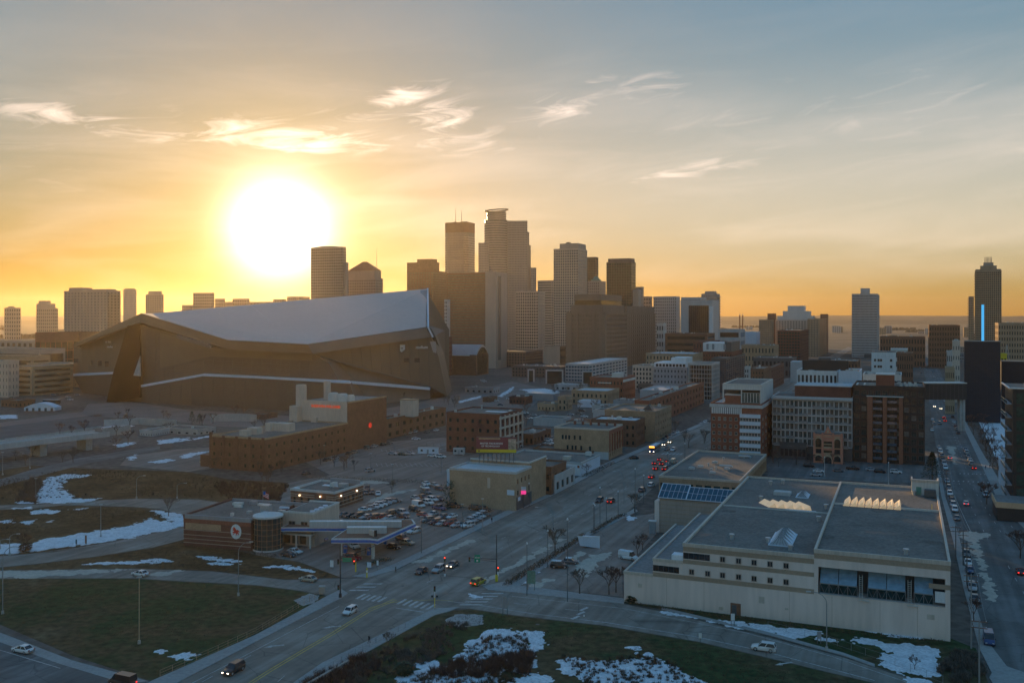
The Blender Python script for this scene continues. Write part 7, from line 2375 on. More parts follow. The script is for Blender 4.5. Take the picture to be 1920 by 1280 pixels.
def street_furniture():
    lamps = [(988,1116,1020,'black lamp post at the junction corner beside the blue-backed sign',0),(1027,1064,996,'black lamp post by the hedge, nearest the bare brown tree',0),(1064,1127,975,'tall thin lamp post in front of the bare tree in the office lot',0),(1113,998,945,'black lamp post on the pavement beyond the pale lot sign',0),
             (1115,1000,948,'paired black lamp post left of the lot hedge',0),(1125,982,915,'lamp post with a tall shaft near the black SUV on the avenue',0),(1137,986,935,'lamp post near the maroon SUV on the avenue',0),(1159,972,922,'lamp post by the pale kerb near the glass-roofed tower',0),
             (1191,968,880,'very tall dark pole near the grey SUV on the avenue',0),(1207,944,892,'lamp post beside the white SUV on the avenue',0),(992,950,907,'lamp post at the corner by the pink neon sign',0),(1070,910,878,'lamp post outside the white-walled building',0),(1252,884,850,'lamp post near the queue at the traffic lights',0),(1284,860,832,'lamp post on the avenue opposite the tan corner block',0)]
    for u,b,tp,lab,a in lamps:
        lamp_post(u,b,tp,lab,a,'globe',group='black lamp posts along the avenue')
    for u,b,tp,lab,a in ((1037,1030,950,'curved-arm street lamp between the hedge and the avenue',-4.2),(1170,945,883,'curved-arm street lamp in the middle of the avenue',-3),(905,1000,935,'slim curved-arm street lamp opposite the tan brick block',0)):
        lamp_post(u,b,tp,lab,a,mt='rail')
    for u,b,tp,lab,a in ((261,1206,1082,'tall thin lighting mast in the middle of the dark lawn',0),(5,1150,1024,'tall lighting mast at the left edge of the dark lawn',2.4),(447,1116,1015,'curved-arm lamp at the right end of the dark lawn',2.6),(189,1007,946,'thin lamp post standing in the snow of the loop',0),(256,934,891,'curved-arm lamp beside the upper ramp, left of two',2.4),(332,934,905,'curved-arm lamp beside the upper ramp, right of two',2.6),
                           (67,940,897,'thin lamp post by the snowy bank at the left',0),(56,878,850,'curved-arm lamp in front of the overpass',-2.4),(5,890,848,'thin lamp post at the far left under the overpass',0),(1550,1218,1108,'curved-arm lamp in front of the long pale office wall',-3.2),(0,1030,1010,'arm lamp at the left edge above the loop snow',2.0),(18,1040,1000,'second arm lamp at the left edge of the loop',2)):
        lamp_post(u,b,tp,lab,a,mt='rail' if u != 261 else 'sand',base=True,group=None)
    for u,b,tp,lab in ((790,1037,968,'dark pole at the avenue kerb of the fuel station'),(736,910,870,'thin pole at the front of the big car park'),(608,862,835,'thin pole at the brick works kerb'),(827,886,842,'thin pole left of the low white-edged building'),(905,990,935,'thin pole before the tan brick block'),(867,992,945,'thin pole at the row nearest the avenue'),(1323,866,840,'short pole left of the red brick apartment house'),(695,885,850,'thin pole next to the single silver SUV')):
        lamp_post(u,b,tp,lab,0)
    for u,b,tp,lab in ((1546,893,858,'pale lamp post in the dark car park below the orange facade'),(1666,908,868,'pale lamp post with a white base right of the first in the dark car park')):
        lamp_post(u,b,tp,lab,0,'globe','lgrey',True)
    # utility poles along the right-hand street, with wires
    tops,poles = [],[(1792,1050,985,'dark utility pole nearest the pale patch'),(1806,1060,992,'thin utility pole with two crossbars right of the dark one'),(1813,1102,1015,'slim steel pole between the parked cars'),(1821,1215,1075,'tall grey utility pole behind the dark blue van'),(1836,1285,1160,'grey steel pole at the bottom right corner'),(1775,935,880,'wooden utility pole beside the far parked row')]
    for u,b,tp,lab in poles:
        p = P(u,b)
        h = CAM_H - (tp - HZ) * p.y / F
        t = thing('utility_pole',lab,'utility pole',(p.x,p.y,0),-ALPHA)
        MB().tube((0,0,0),(0,0,h),.16,.11,n=7).build('pole',W['steel'] if u < 1815 else W['rail'],t)
        for k in range(2):
            MB().box(-1.3,1.3,-.07,.07,h - .5 - k * 1.1,h - .36 - k * 1.1).build('crossbar',W['brown'],t)
            MB().box(-1.15,-1.05,-.05,.05,h - .36 - k * 1.1,h - .15 - k * 1.1).box(1.05,1.15,-.05,.05,h - .36 - k * 1.1,h - .15 - k * 1.1).build('insulator',W['white'],t)
        tops.append((u,Vector((p.x,p.y,h - .2))))
    chain = [tops[i][1] for i in (4,3,1,5)]
    chain.append(Q(1762,850,440))
    for k,off in enumerate((-1.1,1.1)):
        wr = MB()
        for a,b in zip(chain[:-1],chain[1:]):
            o_ = Vector((math.cos(ALPHA) * off,-math.sin(ALPHA) * off,0))
            pts = [a.lerp(b,i / 8) + o_ + Vector((0,0,-(b - a).length * .03 * (1 - (2 * i / 8 - 1) ** 2))) for i in range(9)]
            wr.path(pts,.03,3)
        tag(wr.build('overhead_wire',W['rail']),('overhead wire on the left ends of the utility pole crossbars','overhead wire on the right ends of the utility pole crossbars')[k],'wire')
    # traffic signals at the junction
    p = P(638,1120)
    t = thing('traffic_signal','tall black signal mast with a long arm and green street sign at the left corner','traffic signal',(p.x,p.y,.14),0)
    h = hpx(1020,p.y)
    MB().cyl(0,0,.38,0,.9,10,.3).build('base',W['blackmetal'],t)
    MB().tube((0,0,.9),(0,0,h),.15,.11,n=8).build('pole',W['blackmetal'],t)
    arm_end = Vector((7.2,5.0,h * .86))
    MB().tube((0,0,h * .72),arm_end,.1,.06).build('mast_arm',W['blackmetal'],t)
    signal_head(t,-.45,0,h * .62,0)
    signal_head(t,-.4,-.1,h * .14,0)
    MB().box(.5,2.6,-.06,.06,h * .66,h * .74).build('street_sign',W['greensign'],t)
    p = P(931,1090)
    t = thing('traffic_signal','signal mast with a green highway sign on its arm at the right corner','traffic signal',(p.x,p.y,.14),0)
    h = hpx(1003,p.y)
    MB().cyl(0,0,.36,0,1.6,10,.3).build('base',W['yellow'],t)
    MB().tube((0,0,1.6),(0,0,h),.13,.09,n=8).build('pole',W['blackmetal'],t)
    za = hpx(1049,p.y)
    MB().tube((0,0,za),(-6.6,0,za + .35),.09,.06).build('mast_arm',W['blackmetal'],t)
    MB().tube((0,0,za - .6),(-4.2,0,za - .05),.06,.05).build('mast_brace',W['blackmetal'],t)
    sg = MB().box(-5.4,-4.0,-.2,-.1,za - .7,za + 1.1).build('highway_sign',W['greensign'],t)
    text_on(sg,'35W',.62,(-4.7,-.22,za + .45),(R(90),0,0),W['white'],extr=.01)
    MB().box(-4.9,-4.5,-.23,-.2,za - .45,za - .1).build('arrow',W['white'],sg)
    signal_head(t,-6.6,-.1,za - .55,0)
    signal_head(t,.4,-.1,2.4,0,'r')
    MB().box(.2,.5,-.12,.12,1.6,2.3).build('controller',W['white'],t)
    p = P(834,1080)
    t = thing('traffic_signal','signal post with a red lamp on the island behind the waiting cars','traffic signal',(p.x,p.y,.05),0)
    MB().tube((0,0,0),(0,0,hpx(1042,p.y)),.07,n=6).build('pole',W['blackmetal'],t)
    signal_head(t,0,-.1,hpx(1052,p.y),0,'r')
    MB().cyl(0,0,.22,0,.6,8).build('base',W['white'],t)
    p = P(815,1143)
    t = thing('traffic_signal','short signal post with two black heads on the near pavement','traffic signal',(p.x,p.y,.14),0)
    MB().cyl(0,0,.2,0,.5,8).build('base',W['concrete'],t)
    MB().tube((0,0,.5),(0,0,2.6),.09,n=6).build('lower_pole',W['yellow'],t)
    MB().tube((0,0,2.6),(0,0,4.0),.08,n=6).build('pole',W['white'],t)
    signal_head(t,0,-.05,4.0,0)
    MB().box(-.75,-.3,-.15,.15,2.7,3.1).box(.3,.75,-.15,.15,2.7,3.1).build('pedestrian_head',W['blackmetal'],t)
    for (u,v,lab,lit) in ((667,1072,'signal on a yellow post by the station lawn','r'),(688,1083,'yellow push-button post at the left kerb of the junction',None)):
        p = P(u,v)
        t = thing('traffic_signal',lab,'traffic signal',(p.x,p.y,.1),0)
        MB().tube((0,0,0),(0,0,2.4),.18,.14,n=8).build('pole',W['yellow'],t)
        if lit:
            signal_head(t,-.35,0,1.8,0,lit)
        else:
            MB().box(-.2,.2,-.15,.15,1.3,1.8).build('push_button_box',W['white'],t)
    # assorted signs
    for (u,v,h0,h1,wd,m,lab) in ((996,1107,1.6,4.6,2.0,'green','dark teal sign on two posts at the corner of the office lot'),(1374,1174,1.2,2.6,.8,'white','white square sign on a frame in front of the pale office'),(1313,1205,.9,1.9,.6,'white','small white sign leaning at the road edge'),(947,1155,1.6,4.2,1.2,'grey','back of a grey sign standing on the near grass'),
                                      (622,1066,.4,2.1,.9,'white','white poster stand on the station lawn'),(692,1066,.3,1.6,1.1,'bluewhite','pale information board by the station flower bed'),(708,1062,.3,1.5,.5,'white','small white notice in the station flower bed'),(1095,1158,.2,.6,.3,'white','tiny white marker on the meadow'),(143,1022,.3,1.6,.4,'dgrey','dark marker post in the loop snow, left'),(161,1021,.3,2.6,.5,'brown','brown marker post in the loop snow, right'),(1536,1207,1.0,2.4,.8,'grey','small grey sign beside the curved-arm lamp by the pale wall')):
        p = P(u,v)
        t = thing('sign',lab,'sign',(p.x,p.y,.1),-.15)
        MB().box(-wd / 2,wd / 2,-.05,.05,h0,h1).build('panel',W[m],t)
        for s_ in ((-1,1) if wd > .7 else (0,)):
            MB().box(s_ * wd * .4 - .06,s_ * wd * .4 + .06,.06,.14,0,h1 - .1).build('post',W['steel'],t)
    p = P(1105,1027)
    t = thing('lot_sign','low pale wedge-shaped sign wall in the office car park','sign',(p.x,p.y,0),-.1)
    MB().hexa([(-2.6,0,.6),(2.9,0,.0),(2.9,.6,.0),(-1.4,2.2,.0),(-3.2,0,3.0),(2.9,0,3.2),(2.9,.6,3.2),(-1.4,2.2,3.0)]).build('wall',W['bluewhite'],t)
    MB().box(-3.3,3.0,-.1,.02,3.05,3.3).build('coping',W['white'],t)
    p = P(1219,1000)
    t = thing('lot_sign','tall narrow white-topped sign pillar beside the glass-roofed tower','sign',(p.x,p.y,0),-.3)
    MB().box(-.3,1.6,0,1.0,0,3.6).build('pillar',W['grey'],t)
    MB().box(-.5,1.8,-.1,1.1,3.6,3.9).build('cap',W['white'],t)
    p = P(610,1113)
    t = thing('bridge_pier','small stone end post where the bridge railing stops','post',(p.x - .8,p.y,0))
    MB().box(-.6,.6,-.5,.5,.1,1.7).build('block',W['stone'],t)
    MB().box(-.7,.7,-.6,.6,1.7,1.9).build('cap',W['concrete'],t)

    # railings and fences
    def fence(name,lab,pts,h,step,m,rails=2,cat='fence',r=.035):
        t = thing(name,lab,cat,(0,0,0))
        W3 = [P(u,v) for u,v in pts]
        top = MB()
        for a,b in zip(W3[:-1],W3[1:]):
            n = max(1,int((b - a).length / step))
            for i in range(n + 1):
                q = a.lerp(b,i / n)
                MB().box(q.x - r,q.x + r,q.y - r,q.y + r,.1,h).build('post',W[m],t)
            for k in range(rails):
                z = h - k * (h - .3) / max(1,rails - 1)
                top.tube((a.x,a.y,z),(b.x,b.y,z),r * .8,n=4)
        top.build('rail',W[m],t)
    fence('railing','grey railing between the dark lawn and the avenue pavement',[(300,1269),(390,1230),(480,1188),(600,1116)],1.3,2.4,'tan',3)
    fence('railing','low metal railing on the bridge pavement at the bottom',[(560,1290),(640,1242),(705,1206),(760,1178)],1.2,2.2,'rail',3)
    fence('fence','thin wire fence across the snow in front of the pale office',[(1440,1178),(1545,1203),(1650,1238),(1768,1282)],1.5,3.0,'rail',2,r=.025)
    fence('fence','tall dark post fence behind the site huts',[(740,846),(800,842),(880,846)],3.0,3.4,'steel',2,r=.06)
    fence('fence','dark fence along the front of the big car park',[(575,893),(690,899),(800,903)],1.4,4,'steel',2)
    fence('fence','pavement fence along the car lot',[(868,996),(905,976),(940,962)],1.3,2.4,'steel',2)
    # bridge parapet over the lower ground
    A,B = P(556,1300),P(652,1245)
    t = thing('bridge_parapet','mottled concrete bridge side wall below the pavement at the bottom','wall',(0,0,0))
    n = (B - A).normalized()
    sd = Vector((n.y,-n.x,0))
    for k in range(6):
        a,b = A.lerp(B,k / 6 + .004),A.lerp(B,(k + 1) / 6 - .004)
        MB().prism([(a.x,a.y),(b.x,b.y),((b + sd * .5).x,(b + sd * .5).y),((a + sd * .5).x,(a + sd * .5).y)],0,.95).build('wall_panel',W['stone'],t)
    # barrel and drain covers on the road
    for i,(u,v) in enumerate(((733,1178),(1008,1170),(755,1098),(1100,1010))):
        p = P(u,v)
        tag(MB().cyl(p.x,p.y,.42,.0,.035,14).build('manhole_cover',W['dgrey']),('manhole cover on the near lane of the avenue','manhole cover at the edge of the meadow road','manhole cover in the middle of the junction','manhole cover near the office lot lamp posts')[i],'manhole cover','manhole covers in the roads')


street_furniture()


# ---------------------------------------------------------------- people
def person(u,v,yaw,label,top,legs,stride=.25,scale=1.0):
    p = P(u,v)
    V = [(0,0,.95),(0,.0,1.2),(0,.02,1.42),(0,.03,1.52),(0,.05,1.66),(.10,0,.90),(.11,stride * .5,.50),(.11,stride,.08),(.11,stride + .14,.04),(-.10,0,.90),(-.11,-stride * .3,.50),(-.11,-stride,.10),(-.11,-stride + .14,.05),
         (.20,.01,1.40),(.25,-.08,1.12),(.25,.04,.90),(.25,.10,.80),(-.20,.01,1.40),(-.25,.10,1.12),(-.24,.20,.92),(-.24,.26,.83)]
    E = [(0,1),(1,2),(2,3),(3,4),(0,5),(5,6),(6,7),(7,8),(0,9),(9,10),(10,11),(11,12),(2,13),(13,14),(14,15),(15,16),(2,17),(17,18),(18,19),(19,20)]
    rad = [.15,.15,.17,.065,.115,.10,.075,.05,.045,.10,.075,.05,.045,.075,.06,.045,.04,.075,.06,.045,.04]
    me = bpy.data.meshes.new('person')
    me.from_pydata(V,E,[])
    o = bpy.data.objects.new('person',me)
    COL.objects.link(o)
    sk = o.modifiers.new('skin','SKIN')
    for i,r_ in enumerate(rad):
        me.skin_vertices[0].data[i].radius = (r_,r_ * .85)
    me.skin_vertices[0].data[0].use_root = True
    ss = o.modifiers.new('smooth','SUBSURF')
    ss.levels = ss.render_levels = 1
    dg = bpy.context.evaluated_depsgraph_get()
    nm = bpy.data.meshes.new_from_object(o.evaluated_get(dg))
    o.modifiers.clear()
    o.data = nm
    nm.materials.clear()
    for m in (top,legs,mat('skin',(.42,.26,.19),.6,0),mat('dark_hair',(.03,.02,.015),.7,0)):
        nm.materials.append(m)
    for f in nm.polygons:
        z,y,x = f.center.z,f.center.y,abs(f.center.x)
        k = 0 if z > .93 else 1
        if z > 1.50: k = 2
        if z > 1.68 or (z > 1.58 and y < .04): k = 3
        if x > .19 and z < .86: k = 2
        f.material_index = k
    nm.shade_smooth()
    o.location,o.rotation_euler,o.scale = (p.x,p.y,.14),(0,0,yaw),(scale,) * 3
    tag(o,label,'person')


def people():
    dk,bl,gr,jn = mat('dark_coat',(.02,.02,.025),.9,.1),mat('blue_coat',(.03,.05,.10),.9,.1),mat('green_coat',(.03,.06,.045),.9,.1),mat('jeans',(.04,.05,.08),.9,.1)
    person(692,1207,R(-30),'person in dark clothes walking along the near pavement',dk,dk)
    person(742,1074,R(120),'person in a dark green coat standing at the left kerb of the junction',gr,dk,.1)
    person(922,980,R(-20),'person in a dark coat on the pavement by the car lot',dk,jn)
    person(1848,880,R(10),'person in a blue coat on the pavement left of the white narrow building',bl,jn)
    person(1856,878,R(200),'person in black on the pavement near the white narrow building',dk,dk)


people()


# ---------------------------------------------------------------- trees and shrubs
M_BARK = mat('grey_brown_bark',(.075,.055,.042),.95,.3,3)
M_TWIG = mat('reddish_twigs',(.085,.052,.042),.95,.25,2)
M_TWIG2 = mat('grey_twigs',(.10,.085,.07),.95,.25,2)
M_NEEDLE = mat('dark_conifer_needles',(.018,.032,.018),.9,.4,.9)
M_IVY = mat('ivy_leaves',(.022,.045,.026),.8,.4,.8)
M_TUFT = mat('dry_stalks',(.075,.055,.035),.95,.35,1.5)


def bare_tree_mesh(seed,h,spread,levels=4,twigs=True):
    r = random.Random(seed)
    tr,br = MB(),MB()
    h0 = h * r.uniform(.22,.32)
    tr.tube((0,0,0),(r.uniform(-.1,.1),r.uniform(-.1,.1),h0),h * .022,h * .016,n=6)

    def grow(p,d,L,rad,lv):
        q = p + d * L
        (br).tube(p,q,max(rad,.028),max(rad * .62,.024),n=4 if lv > 1 else 3)
        if lv == 0:
            return
        k = 3 if lv > 1 else 5
        for i in range(k):
            a = r.uniform(0,2 * math.pi)
            nd = (d + Vector((math.cos(a),math.sin(a),r.uniform(-.15,.45))) * r.uniform(.45,.85) * spread).normalized()
            grow(p + d * L * r.uniform(.55,1.0),nd,L * r.uniform(.55,.82),rad * .58,lv - 1)
    base = Vector((0,0,h0 * .95))
    for i in range(4):
        a = 2 * math.pi * i / 4 + r.uniform(-.5,.5)
        d = Vector((math.cos(a) * .6 * spread,math.sin(a) * .6 * spread,1)).normalized()
        grow(base,d,h * .27,h * .012,levels - 1)
    return tr,br


TREES = {}


def tree(u,v,h,label,seed=0,twig=None,group=None,spread=1.0,levels=5):
    key = (seed,round(spread,1),levels,(twig or M_TWIG).name)
    if key not in TREES:
        tr,br = bare_tree_mesh(seed,8.0,spread,levels)
        TREES[key] = (tr.mesh('trunk',M_BARK),br.mesh('crown',twig or M_TWIG))
    p = P(u,v)
    t = thing('bare_tree',label,'tree',(p.x,p.y,0),rnd.uniform(0,6),group)
    t.scale = (h / 8.0,) * 3
    link('trunk',TREES[key][0],t)
    link('crown',TREES[key][1],t)
    return t


def tuft_mesh(seed,n,h,sp,m):
    r = random.Random(seed)
    mb = MB()
    for i in range(n):
        a = r.uniform(0,2 * math.pi)
        d = Vector((math.cos(a) * r.uniform(.1,sp),math.sin(a) * r.uniform(.1,sp),1)).normalized()
        b = Vector((r.uniform(-.25,.25),r.uniform(-.25,.25),0)) * h
        L = h * r.uniform(.5,1)
        s = Vector((-d.y,d.x,0)).normalized() * .03 * h if abs(d.x) + abs(d.y) > 1e-5 else Vector((.03,0,0))
        mb.poly([b - s,b + s,b + d * L * .6 + s * .7,b + d * L]).poly([b + d * L * .45,b + d * L * .45 + s * 2,b + d * L * .8 + Vector((r.uniform(-.3,.3),r.uniform(-.3,.3),.1)) * h])
    return mb


def scatter(name,pts,n,hs,m,seed,sp=1.0,blades=26,density=None,z=0.0):
    """Tufts over a patch of ground, joined into one mass."""
    r = random.Random(seed)
    poly = [P(u,v) for u,v in pts]
    xs,ys = [p.x for p in poly],[p.y for p in poly]

    def inside(x,y):
        c = False
        for i in range(len(poly)):
            a,b = poly[i],poly[i - 1]
            if (a.y > y) != (b.y > y) and x < (b.x - a.x) * (y - a.y) / (b.y - a.y) + a.x:
                c = not c
        return c
    protos = [tuft_mesh(seed * 7 + k,blades,1.0,sp,m) for k in range(5)]
    out = MB()
    k = 0
    tries = 0
    while k < n and tries < n * 30:
        tries += 1
        x,y = r.uniform(min(xs),max(xs)),r.uniform(min(ys),max(ys))
        if not inside(x,y) or (density and mnoise.noise((x * density,y * density,seed)) < r.uniform(-.35,.35)):
            continue
        k += 1
        s = r.uniform(*hs)
        a = r.uniform(0,6.28)
        c_,s_ = math.cos(a) * s,math.sin(a) * s
        pr = protos[k % 5]
        b = len(out.v)
        out.v += [(x + q[0] * c_ - q[1] * s_,y + q[0] * s_ + q[1] * c_,z + q[2] * s) for q in pr.v]
        out.f += [tuple(b + i for i in f) for f in pr.f]
        out.m += [0] * len(pr.f)
    return out.build(name,m,kind='stuff')


def leafy(name,label,cat,u,v,h,rad,m,cone=True,n=900,seed=1,trunk=True):
    r = random.Random(seed)
    p = P(u,v)
    t = thing(name,label,cat,(p.x,p.y,0))
    mb = MB()
    for i in range(n):
        f = r.random() ** .7 if cone else r.random()
        z = h * (.12 + .88 * f) if cone else h * r.uniform(.1,1)
        rr = rad * ((1 - f) * .95 + .06 if cone else math.sqrt(max(0,1 - (2 * z / h - 1) ** 2))) * r.uniform(.45,1.05)
        a = r.uniform(0,2 * math.pi)
        c = Vector((rr * math.cos(a),rr * math.sin(a),z))
        o = Vector((math.cos(a),math.sin(a),r.uniform(-.6,.3))) * r.uniform(.3,.7)
        s = Vector((-math.sin(a),math.cos(a),r.uniform(-.4,.4))) * r.uniform(.15,.4)
        mb.poly([c - s,c + s,c + o])
    mb.build('crown',m,t)
    if trunk:
        MB().tube((0,0,0),(0,0,h * .9),.2,.05,n=6).build('trunk',M_BARK,t)


def plants():
    near = [(1041,1037,9.5,'bare brown tree on the avenue pavement behind the hedge',11,M_TWIG2),(1087,1113,7.2,'pale bare tree standing over the pale patch in the office lot',12,M_TWIG2),(1142,1114,7.0,'dark bare tree left of the pale office corner',13,M_TWIG),(1155,1110,7.4,'dark bare tree right against the pale office corner',14,M_TWIG),(1205,1030,5.6,'small reddish bare tree by the office side wall',15,M_TWIG),
            (1195,1040,4.6,'lowest reddish bush-like tree beside the white van',16,M_TWIG),(1190,960,8.0,'bare tree at the avenue edge below the black lamp posts',17,M_TWIG2),(1715,1255,3.2,'little leafless sapling standing in the snow by the pale office',18,M_TWIG),(316,968,7.5,'bare tree on the snow at the tip of the loop',19,M_TWIG2),(48,1033,5.6,'brown bush-like bare tree beside the loop snow at the left',20,M_TWIG),
            (1850,945,9.0,'bare street tree right of the right-hand street crossing',21,M_TWIG),(1913,1046,9.5,'bare street tree at the right picture edge',22,M_TWIG),(1826,1165,5.5,'small dark tree among the utility poles',23,M_TWIG),(728,1215,4.0,'low twiggy tree under the bridge wall on the left',24,M_TWIG2),(880,915,6.0,'bare tree behind the car lot',25,M_TWIG2),(1268,905,5.0,'thin bare tree in front of the low wide building',26,M_TWIG2),(1345,910,5.0,'thin bare tree at the right end of the low wide building',27,M_TWIG2),(1460,875,6.5,'bare tree at the left of the dark car park',28,M_TWIG2),(500,905,6.5,'bare tree left of the brick shop',29,M_TWIG),(735,925,5.0,'thin bare tree between the brick shop and the car lot',30,M_TWIG2)]
    for u,v,h,lab,sd,tw in near:
        tree(u,v,h,lab,sd % 7,tw)
    r = random.Random(5)
    k = 0
    for i in range(26):                        # the row and grove by the riverside snow
        f = i / 25
        if i % 2:
            u,v = 1806 + 76 * f + r.uniform(-3,3),776 + 128 * f + r.uniform(-4,4)
        else:
            u,v = 1838 + 44 * f + r.uniform(-10,8),782 + 92 * f + r.uniform(-6,6)
        tree(u,v,r.uniform(7,10),'bare reddish tree, %s from the far end of the %s by the riverside snow' % (ordinal(i // 2),'inner grove' if i % 2 == 0 else 'kerbside line'),i % 5,M_TWIG,'bare trees on the riverside snow',levels=4)
    for (u0,u1,v0,v1,n,h,where) in ((210,520,778,812,14,8,'in front of the stadium skirt'),(90,240,790,845,8,8,'along the highway at the left'),(700,900,735,770,9,8,'right below the high end of the stadium'),(960,1110,712,748,9,9,'before the dark green low office'),(1060,1180,765,800,7,9,'behind the red brick block on the avenue'),
                                          (950,1040,758,800,6,8,'around the scattered back lot'),(1655,1760,636,660,8,12,'at the far end of the right-hand street'),(1385,1480,655,690,8,11,'below the tan apartment complex'),(560,700,868,892,6,7,'along the brick works street'),(1245,1330,812,850,5,8,'on the right kerb of the upper avenue'),(20,160,852,878,7,6,'under the overpass bank at the left'),(400,530,880,905,8,6,'below the left end of the brick works'),(1440,1580,862,880,6,7,'at the edge of the dark car park'),(1000,1110,885,905,4,6,'beside the white-walled building')):
        for i,u in enumerate(sorted(r.uniform(u0,u1) for k in range(n))):
            tree(u,r.uniform(v0,v1),h * r.uniform(.8,1.2),'bare tree %s, %s from the left' % (where,ordinal(i)),i % 5,M_TWIG2 if n % 2 else M_TWIG,'bare trees ' + where,levels=4)
    leafy('conifer','dark green conifer at the back corner of the pale office','tree',1748,902,11.5,4.4,M_NEEDLE,True,1500,3)
    leafy('conifer','pair of small dark evergreens by the stadium foot, left one','tree',360,796,8,3,M_NEEDLE,True,500,4)
    leafy('conifer','pair of small dark evergreens by the stadium foot, right one','tree',374,794,6,2.6,M_NEEDLE,True,400,5)
    leafy('round_shrub','round dark shrub in front of the loop snow at the left','shrub',47,1033,2.4,1.5,M_TUFT,False,400,6,False)
    leafy('round_shrub','small round dark bush at the foot of the pale office corner','shrub',1184,1128,1.5,1.1,M_NEEDLE,False,250,7,False)
    leafy('round_shrub','yellow-green bush below the near pavement at the bottom','shrub',757,1264,2.2,1.7,M_IVY,False,400,8,False)
    # ivy on the left side of the tan brick block
    p,q = P(838,955),P(842,957)
    t = thing('ivy','dark green ivy climbing the left side of the tan brick block','climbing plant',(p.x,p.y,0))
    r2 = random.Random(9)
    mb = MB()
    for i in range(900):
        y = r2.uniform(-1,14)
        c = Vector((y * .38 + r2.uniform(-1.6,.2),y * .92,r2.uniform(0,10) * (1 - .25 * r2.random())))
        a,b = Vector((r2.uniform(-.5,.5),r2.uniform(-.5,.5),r2.uniform(-.4,.4))),Vector((r2.uniform(-.4,.4),r2.uniform(-.4,.4),r2.uniform(-.6,.1)))
        mb.poly([c,c + a,c + b])
    mb.build('leaves',M_IVY,t)
    # hedges
    def hedge(lab,pts,h,w,m,n=60):
        t = thing('hedge',lab,'hedge',(0,0,0))
        mb = MB()
        r3 = random.Random(len(lab))
        W3 = [P(u,v) for u,v in pts]
        for a,b in zip(W3[:-1],W3[1:]):
            L = (b - a).length
            for i in range(int(L * n)):
                c = a.lerp(b,r3.random()) + Vector((r3.uniform(-w,w),r3.uniform(-w,w),r3.uniform(.05,h)))
                o,s = Vector((r3.uniform(-.25,.25),r3.uniform(-.25,.25),r3.uniform(.05,.35))),Vector((r3.uniform(-.15,.15),r3.uniform(-.15,.15),0))
                mb.poly([c - s,c + s,c + o])
        mb.build('foliage',m,t)
    hedge('long brown hedge between the avenue pavement and the office lot',[(948,1099),(1010,1062),(1060,1030),(1095,1006)],1.2,.8,M_TUFT)
    hedge('brown hedge on the bank where the avenue meets the office lot',[(1110,1000),(1150,975),(1172,966)],.8,.7,M_TUFT,40)
    hedge('dark scrub strip along the front of the big car park',[(570,897),(640,899),(720,903),(800,906)],1.3,1.0,M_TUFT,22)
    hedge('low green planting round the fuel price sign',[(690,1060),(715,1052),(735,1050)],.7,1.0,M_IVY,50)
    hedge('brown scrub at the foot of the station shop wall',[(352,1027),(420,1034),(474,1040),(520,1046)],.9,1.0,M_TUFT,30)
    hedge('scrub along the bottom of the pale office wall',[(1176,1132),(1300,1149),(1450,1168),(1600,1188),(1770,1206)],.6,.5,M_TUFT,22)
    hedge('brown bank planting beside the white-walled building',[(1092,895),(1120,884),(1150,868)],1.2,1.2,M_TUFT,25)
    # tufts poking through the snow at the bottom, scrub and long grass
    scatter('scrub',[(720,1290),(850,1245),(905,1195),(985,1192),(1002,1240),(985,1270),(900,1300)],760,(.5,1.2),M_TUFT,3,1.0,22)
    scatter('scrub',[(800,1262),(880,1238),(1000,1228),(990,1262),(860,1275)],130,(1.3,2.4),M_TWIG,4,.9,40)
    scatter('scrub',[(660,1240),(720,1215),(830,1170),(880,1168),(860,1215),(760,1262),(640,1295)],420,(.5,1.5),M_TWIG2,5,1.0,24,.15)
    scatter('scrub',[(1050,1230),(1130,1238),(1200,1228),(1260,1245),(1330,1290),(1100,1290)],330,(.6,1.1),M_TUFT,6,.9,30)
    scatter('scrub',[(560,1290),(610,1258),(680,1232),(720,1250),(640,1300)],120,(1.0,2.0),M_TWIG,7,.9,30)
    scatter('long_grass',[(840,1152),(960,1156),(1135,1177),(1310,1207),(1440,1238),(1640,1288),(1100,1290),(1010,1200),(860,1170)],2600,(.18,.42),M_TUFT,8,.8,7,.06)
    scatter('long_grass',[(0,1088),(240,1088),(480,1100),(590,1112),(480,1182),(285,1266),(135,1222),(0,1165)],3200,(.15,.36),M_TUFT,9,.8,6,.05)
    scatter('dead_stalks',[(0,885),(165,882),(350,888),(430,902),(540,908),(500,935),(255,931),(0,938)],1500,(.5,1.2),M_TUFT,10,.8,7,.03)
    scatter('dead_stalks',[(0,955),(250,953),(320,968),(240,985),(170,995),(60,1010),(0,1018)],1300,(.3,.8),M_TUFT,11,.8,7,.05)
    scatter('dead_stalks',[(60,1060),(290,1030),(470,1046),(620,1082),(400,1064),(100,1062)],700,(.25,.6),M_TUFT,12,.8,6,.06)
    scatter('scrub',[(75,935),(95,898),(140,895),(120,912),(185,936)],60,(.6,1.2),M_TWIG,13,.9,24)
    scatter('scrub',[(30,940),(60,895),(80,905),(65,945)],90,(1.4,2.8),M_TWIG2,14,.9,30)
    scatter('scrub',[(395,905),(480,905),(540,912),(525,940),(430,940)],260,(.8,2.2),M_TWIG,15,.9,26)
    scatter('scrub',[(1790,1220),(1835,1225),(1850,1262),(1800,1285),(1755,1262)],150,(.8,1.8),M_TWIG2,16,.9,26)
    # pale dry mounds near the junction
    for pts,lab in (([(835,1160),(860,1150),(905,1152),(906,1170),(870,1175),(838,1172)],0),([(552,1125),(580,1112),(600,1116),(590,1130),(565,1136)],1)):
        sheet('gravel_patch',pts,mat('pale_gravel',(.30,.28,.26),.95,.35,.4,2),6,jag=.7)


plants()


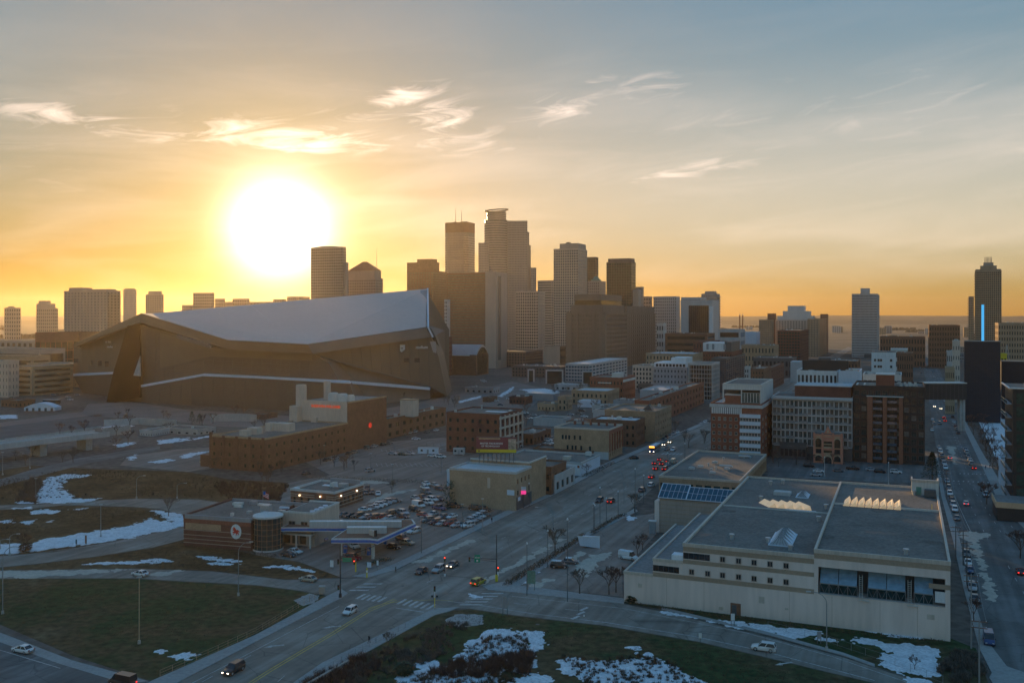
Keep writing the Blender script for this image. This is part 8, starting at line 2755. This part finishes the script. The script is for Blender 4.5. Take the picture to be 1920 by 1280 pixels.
# ---------------------------------------------------------------- far low-rise town
def far_town():
    r = random.Random(21)
    pal = ['stone','brown','buff','lgrey','grey','darkred','offwhite','tan']
    spots,seen = [],{}
    for i in range(72):
        Z = r.uniform(1250,4200)
        u = r.choice((r.uniform(-60,140),r.uniform(1225,1430),r.uniform(1540,1830),r.uniform(1340,1960),r.uniform(1860,1990),r.uniform(840,1060)))
        spots.append((Z,u))
    for Z,u in sorted(spots):
        wpx = r.uniform(28,75) * 1250 / Z
        h = r.uniform(7,20) if r.random() < .85 else r.uniform(20,30)
        wl = r.choice(pal)
        nm = {'stone': 'beige','brown': 'brown','buff': 'buff','lgrey': 'pale grey','grey': 'grey','darkred': 'dark red','offwhite': 'whitish','tan': 'tan'}[wl]
        wh = [w_ for a_,w_ in ((150,'beyond the far left car park'),(1060,'behind the skyscrapers'),(1430,'right of the courthouse'),(1600,'left of the white tower'),(1760,'right of the white tower'),(1830,'left of the condominium tower'),(9999,'right of the condominium tower')) if u < a_][0]
        key = 'hazy %s %s block far off %s' % (nm,'taller' if h > 20 else 'low',wh)
        seen[key] = seen.get(key,0) + 1
        bld('distant_building',key if seen[key] == 1 else key + ', %s one out' % ordinal(seen[key] - 1),u,u + wpx * .75,u + wpx,0,Z=Z,wall=wl,glass='bronze',cols=max(2,int(wpx / 5)),rows=max(2,int(h / 3.6)),pier=.5,span=.5,D_=r.uniform(18,50),H_=h,par=False,
            group='hazy low blocks among the far roofs')
    for i in range(34):                        # masses of bare trees between the far roofs
        Z = r.uniform(1500,5200)
        u = r.uniform(-60,1980)
        x = (u - 960) * Z / F
        mb = MB()
        for k in range(60):
            a,b = r.uniform(-90,90),r.uniform(-14,14)
            s,hh = r.uniform(3,6),r.uniform(7,13)
            mb.hexa([(x + a - s,Z + b - s,0),(x + a + s,Z + b - s,0),(x + a + s,Z + b + s,0),(x + a - s,Z + b + s,0),(x + a - s * .5,Z + b - s * .5,hh),(x + a + s * .4,Z + b - s * .5,hh * .9),(x + a + s * .5,Z + b + s * .4,hh),(x + a - s * .4,Z + b + s * .5,hh * .93)])
        mb.build('treeline',mat_hill,kind='stuff')
    # two far twin chimneys
    for (u,v,Z,lab) in ((1387,589,2600,'left of two thin far chimneys left of the tan apartment complex'),(1392.5,590,2600,'right of two thin far chimneys left of the tan apartment complex')):
        p = Q(u,590,Z)
        t = thing('chimney_stack',lab,'chimney',(p.x,Z,0))
        MB().cyl(0,0,2.2,0,64,12,1.6).build('shaft',W['red'],t)
        MB().cyl(0,0,1.9,64,66,12).build('cap',W['white'],t)


far_town()
